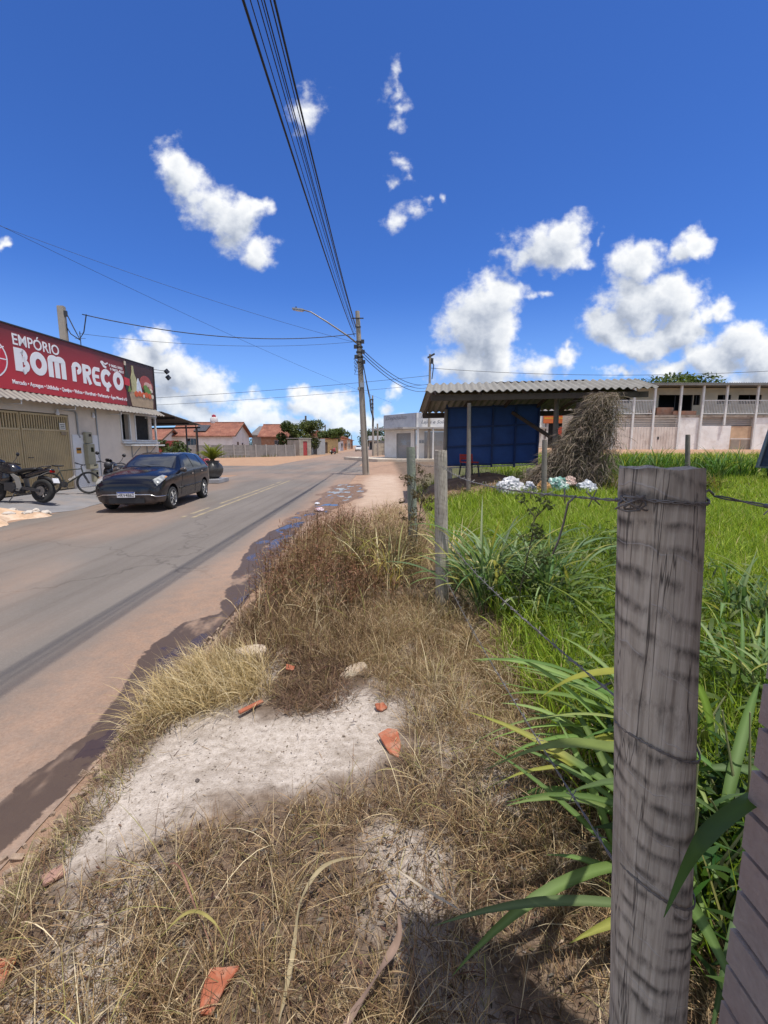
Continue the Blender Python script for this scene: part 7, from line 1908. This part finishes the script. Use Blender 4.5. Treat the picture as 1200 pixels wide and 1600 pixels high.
# cloud lobes on the plane one unit ahead: (x, height, rx, ry, firmness)
LOBES = [(-0.43, 0.5546, 0.0564, 0.0481, 1),
 (-0.4023, 0.5235, 0.0551, 0.0551, 1),
 (-0.3798, 0.5078, 0.0551, 0.0551, 1),
 (-0.3539, 0.4787, 0.0703, 0.0703, 1.1),
 (-0.3164, 0.4494, 0.0703, 0.0703, 1.1),
 (-0.2961, 0.4556, 0.0607, 0.0528, 1),
 (-0.2719, 0.4774, 0.0258, 0.0258, 0.8),
 (-0.2555, 0.4833, 0.0258, 0.0258, 0.8),
 (-0.2391, 0.4893, 0.0258, 0.0258, 0.8),
 (-0.2652, 0.4104, 0.0577, 0.0441, 1),
 (-0.1547, 0.6476, 0.0466, 0.0466, 0.4675),
 (-0.1509, 0.6694, 0.0466, 0.0466, 0.4675),
 (0.0177, 0.6946, 0.0194, 0.066, 0.51),
 (-0.0025, 0.6834, 0.0227, 0.0231, 0.425),
 (0.0278, 0.6388, 0.0269, 0.0269, 0.51),
 (0.0232, 0.6646, 0.0269, 0.0269, 0.51),
 (0.0477, 0.5412, 0.0219, 0.0219, 0.4675),
 (0.0414, 0.5546, 0.0219, 0.0219, 0.4675),
 (0.0352, 0.568, 0.0219, 0.0219, 0.4675),
 (0.0105, 0.5127, 0.0165, 0.0165, 0.3825),
 (0.0208, 0.5186, 0.0165, 0.0165, 0.3825),
 (0.0264, 0.4482, 0.0297, 0.0297, 0.425),
 (0.0579, 0.4629, 0.0297, 0.0297, 0.425),
 (0.0798, 0.4712, 0.0129, 0.0129, 0.3825),
 (0.0813, 0.4797, 0.0129, 0.0129, 0.3825),
 (0.0828, 0.4883, 0.0129, 0.0129, 0.3825),
 (0.1204, 0.4918, 0.01, 0.0138, 0.34),
 (0.3316, 0.4067, 0.0951, 0.0694, 1.2),
 (0.3698, 0.4349, 0.0676, 0.0563, 1.1),
 (0.2822, 0.3857, 0.0511, 0.0413, 1),
 (0.4054, 0.3943, 0.051, 0.038, 1),
 (0.4585, 0.4128, 0.0136, 0.0189, 0.425),
 (0.2369, 0.3857, 0.017, 0.0159, 0.51),
 (0.2224, 0.3066, 0.0776, 0.0684, 1.3),
 (0.1908, 0.2358, 0.1012, 0.0999, 1.3),
 (0.2453, 0.2358, 0.0593, 0.1032, 1.3),
 (0.168, 0.1675, 0.0881, 0.0782, 1.2),
 (0.2343, 0.1635, 0.097, 0.0681, 1.2),
 (0.3437, 0.1631, 0.0465, 0.0465, 1),
 (0.3856, 0.1826, 0.0465, 0.0465, 1),
 (0.38, 0.1955, 0.0193, 0.0193, 0.8),
 (0.393, 0.203, 0.0193, 0.0193, 0.8),
 (0.337, 0.3066, 0.0242, 0.0114, 0.425),
 (0.2966, 0.3053, 0.0207, 0.0163, 0.51),
 (0.5399, 0.3757, 0.0785, 0.0605, 1.2),
 (0.6093, 0.3859, 0.0374, 0.0374, 1),
 (0.6455, 0.4028, 0.0374, 0.0374, 1),
 (0.5262, 0.3002, 0.1036, 0.0816, 1.3),
 (0.483, 0.2462, 0.0801, 0.0564, 1.3),
 (0.6071, 0.3002, 0.0863, 0.0685, 1.2),
 (0.6605, 0.2714, 0.0381, 0.0381, 1),
 (0.6901, 0.281, 0.0381, 0.0381, 1),
 (0.7197, 0.2906, 0.0381, 0.0381, 1),
 (0.6392, 0.2488, 0.1045, 0.0564, 1.2),
 (0.5468, 0.2163, 0.112, 0.0435, 1.1),
 (0.7723, 0.2163, 0.0945, 0.0636, 1.2),
 (0.7083, 0.1768, 0.1056, 0.061, 1.2),
 (0.8252, 0.1768, 0.1056, 0.0848, 1.2),
 (0.6205, 0.1596, 0.1059, 0.0375, 1),
 (0.5134, 0.1542, 0.0565, 0.0222, 0.9),
 (0.8026, 0.1368, 0.1594, 0.0412, 1.1),
 (-0.4894, 0.2163, 0.0455, 0.0502, 1.2),
 (-0.5199, 0.1768, 0.0739, 0.0576, 1.2),
 (-0.4483, 0.1569, 0.1059, 0.0716, 1.3),
 (-0.3879, 0.1301, 0.078, 0.0516, 1.1),
 (-0.4799, 0.1032, 0.1068, 0.0624, 1.2),
 (-0.412, 0.076, 0.1341, 0.0385, 1),
 (-0.279, 0.0828, 0.075, 0.0384, 1.1),
 (-0.3009, 0.0623, 0.1075, 0.0386, 1.1),
 (-0.2452, 0.0554, 0.0717, 0.0281, 0.9),
 (-0.1833, 0.114, 0.0355, 0.0242, 0.9),
 (-0.1535, 0.0828, 0.0643, 0.0419, 1),
 (-0.1006, 0.076, 0.0644, 0.0455, 1),
 (-0.1685, 0.0417, 0.1258, 0.0318, 0.9),
 (-0.0561, 0.0485, 0.1257, 0.0317, 0.9),
 (0.0278, 0.1099, 0.0249, 0.0242, 0.8),
 (0.0, 0.076, 0.0286, 0.021, 0.7),
 (0.056, 0.0554, 0.0717, 0.0211, 0.7),
 (-0.7959, 0.4067, 0.0153, 0.0189, 0.7),
 (-0.9142, 0.1301, 0.1241, 0.0688, 1.1),
 (0.9328, 0.2874, 0.1038, 0.0819, 1.1)]
ng = bpy.data.node_groups.new('cloud_lobes', 'ShaderNodeTree')
ng.interface.new_socket('P', in_out='INPUT', socket_type='NodeSocketVector')
ng.interface.new_socket('W', in_out='INPUT', socket_type='NodeSocketVector')
ng.interface.new_socket('D', in_out='OUTPUT', socket_type='NodeSocketFloat')
class GT(NT):
    def __init__(s, tree): s.t = tree; s.n = tree.nodes; s.l = tree.links
q = GT(ng); gi = q.n.new('NodeGroupInput'); go = q.n.new('NodeGroupOutput')
acc = None
for (lx, ly, rx, ry, fi) in LOBES:
    # chained through the running value so that one lobe is evaluated after the other
    wq = gi.outputs[1] if acc is None else q.node('ShaderNodeVectorMath', operation='MULTIPLY_ADD', ins={0: acc, 1: (1e-7, 1e-7, 0), 2: gi.outputs[1]}).outputs[0]
    e = q.node('ShaderNodeVectorMath', operation='MULTIPLY_ADD', ins={0: wq, 1: (1/rx, 1/ry, 0), 2: (-lx/rx, -ly/ry, 0)}).outputs[0]
    v = q.math('MULTIPLY_ADD', q.vmath('LENGTH', e, out=1), -fi, c=fi)
    acc = v if acc is None else q.math('SMOOTH_MAX', acc, v, c=.12)
nz = q.noise(q.vmath('MULTIPLY', gi.outputs[0], (1, 1.15, 1)), 15.0, 8, .60)
dens = q.math('ADD', acc, q.math('MULTIPLY', q.math('SUBTRACT', nz, .525), 1.75))
q.l.new(dens, go.inputs[0])
def lobes(p, wv):
    g = t.n.new('ShaderNodeGroup'); g.node_tree = ng; t.l.new(p, g.inputs[0]); t.l.new(wv, g.inputs[1]); return g.outputs[0]
warp = t.vmath('MULTIPLY', t.vmath('SUBTRACT', t.noise(pv, 8.0, 4, .62, out=1), (.5,.5,.5)), (.10,.10,0))
D0 = lobes(pv, t.vmath('ADD', pv, warp))
p1 = t.vmath('ADD', t.node('ShaderNodeVectorMath', operation='MULTIPLY_ADD', ins={0: D0, 1: (1e-7, 1e-7, 0), 2: pv}).outputs[0], (.018, .034, 0))
D1 = lobes(p1, t.vmath('ADD', p1, warp))
alpha = t.mrange(D0, .02, .66, 0, 1, True)
alpha = t.math('MULTIPLY', alpha, t.mrange(sep.outputs[2], -.02, .01))
# thinner cloud towards the sun is brighter, thick undersides are greyer
lit = t.mrange(t.math('SUBTRACT', D0, D1), -.50, .62, 0, 1)
core = t.mrange(D0, .35, 1.25, 1, .0)
tone = t.math('ADD', t.math('MULTIPLY', lit, .62), t.math('MULTIPLY', core, .38), clamp=True)
ccol = t.ramp(tone, [(.08, (.20,.24,.32)), (.36, (.35,.39,.47)), (.60, (.55,.58,.63)), (.86, (.74,.75,.76))])
low = t.mrange(sep.outputs[2], .0, .10, .45, 0)
ccol = t.mix(low, ccol, (.55,.68,.84))
bg2 = t.node('ShaderNodeBackground', ins={0: t.mix(alpha, skyc, ccol), 1: 1.0})
# unseen broken cloud added over the rest of the sky for whiter fill light
ov = t.noise(d, 2.6, 5, .6)
rest = t.mix(t.math('MULTIPLY', t.mrange(ov, .40, .60, 0, 1, True), t.mrange(sep.outputs[2], 0, .12)), skyc, (.66,.67,.68))
t.l.new(rest, bg.inputs[0]); bg.inputs[1].default_value = 1.0
win = t.math('MULTIPLY', t.math('GREATER_THAN', sep.outputs[1], .30), t.math('MULTIPLY', t.math('GREATER_THAN', sep.outputs[2], -.02), t.math('LESS_THAN', B_, 1.15)))
win = t.math('MULTIPLY', win, t.math('LESS_THAN', t.math('ABSOLUTE', A_), 1.6))
mx = t.node('ShaderNodeMixShader', ins={0: win, 1: bg.outputs[0], 2: bg2.outputs[0]})
t.l.new(mx.outputs[0], t.n['World Output'].inputs[0])
w.cycles.sampling_method = 'MANUAL'; w.cycles.sample_map_resolution = 256

sl = bpy.data.lights.new('sun', 'SUN'); sl.energy = 3.6; sl.angle = math.radians(.8); sl.color = (1, .95, .88)
so = bpy.data.objects.new('sun', sl); COL.objects.link(so)
vec = Vector((SUN_DIR.x*math.cos(SUN_EL), SUN_DIR.y*math.cos(SUN_EL), math.sin(SUN_EL)))
so.rotation_euler = vec.to_track_quat('Z', 'Y').to_euler(); so.location = (5, -5, 30)

cam = bpy.data.cameras.new('camera'); co = bpy.data.objects.new('camera', cam); COL.objects.link(co)
co.location = (0, 0, 1.55); co.rotation_euler = (PI/2-math.atan(105/700), 0, 0)
cam.sensor_fit = 'HORIZONTAL'; cam.sensor_width = 36; cam.lens = 21.0
cam.clip_start = .05; cam.clip_end = 4000
S.camera = co
S.view_settings.view_transform = 'Standard'; S.view_settings.look = 'None'
S.view_settings.exposure = .45; S.view_settings.gamma = 1
S.render.resolution_x = 768; S.render.resolution_y = 1024
S.cycles.max_bounces = 6; S.cycles.transparent_max_bounces = 6
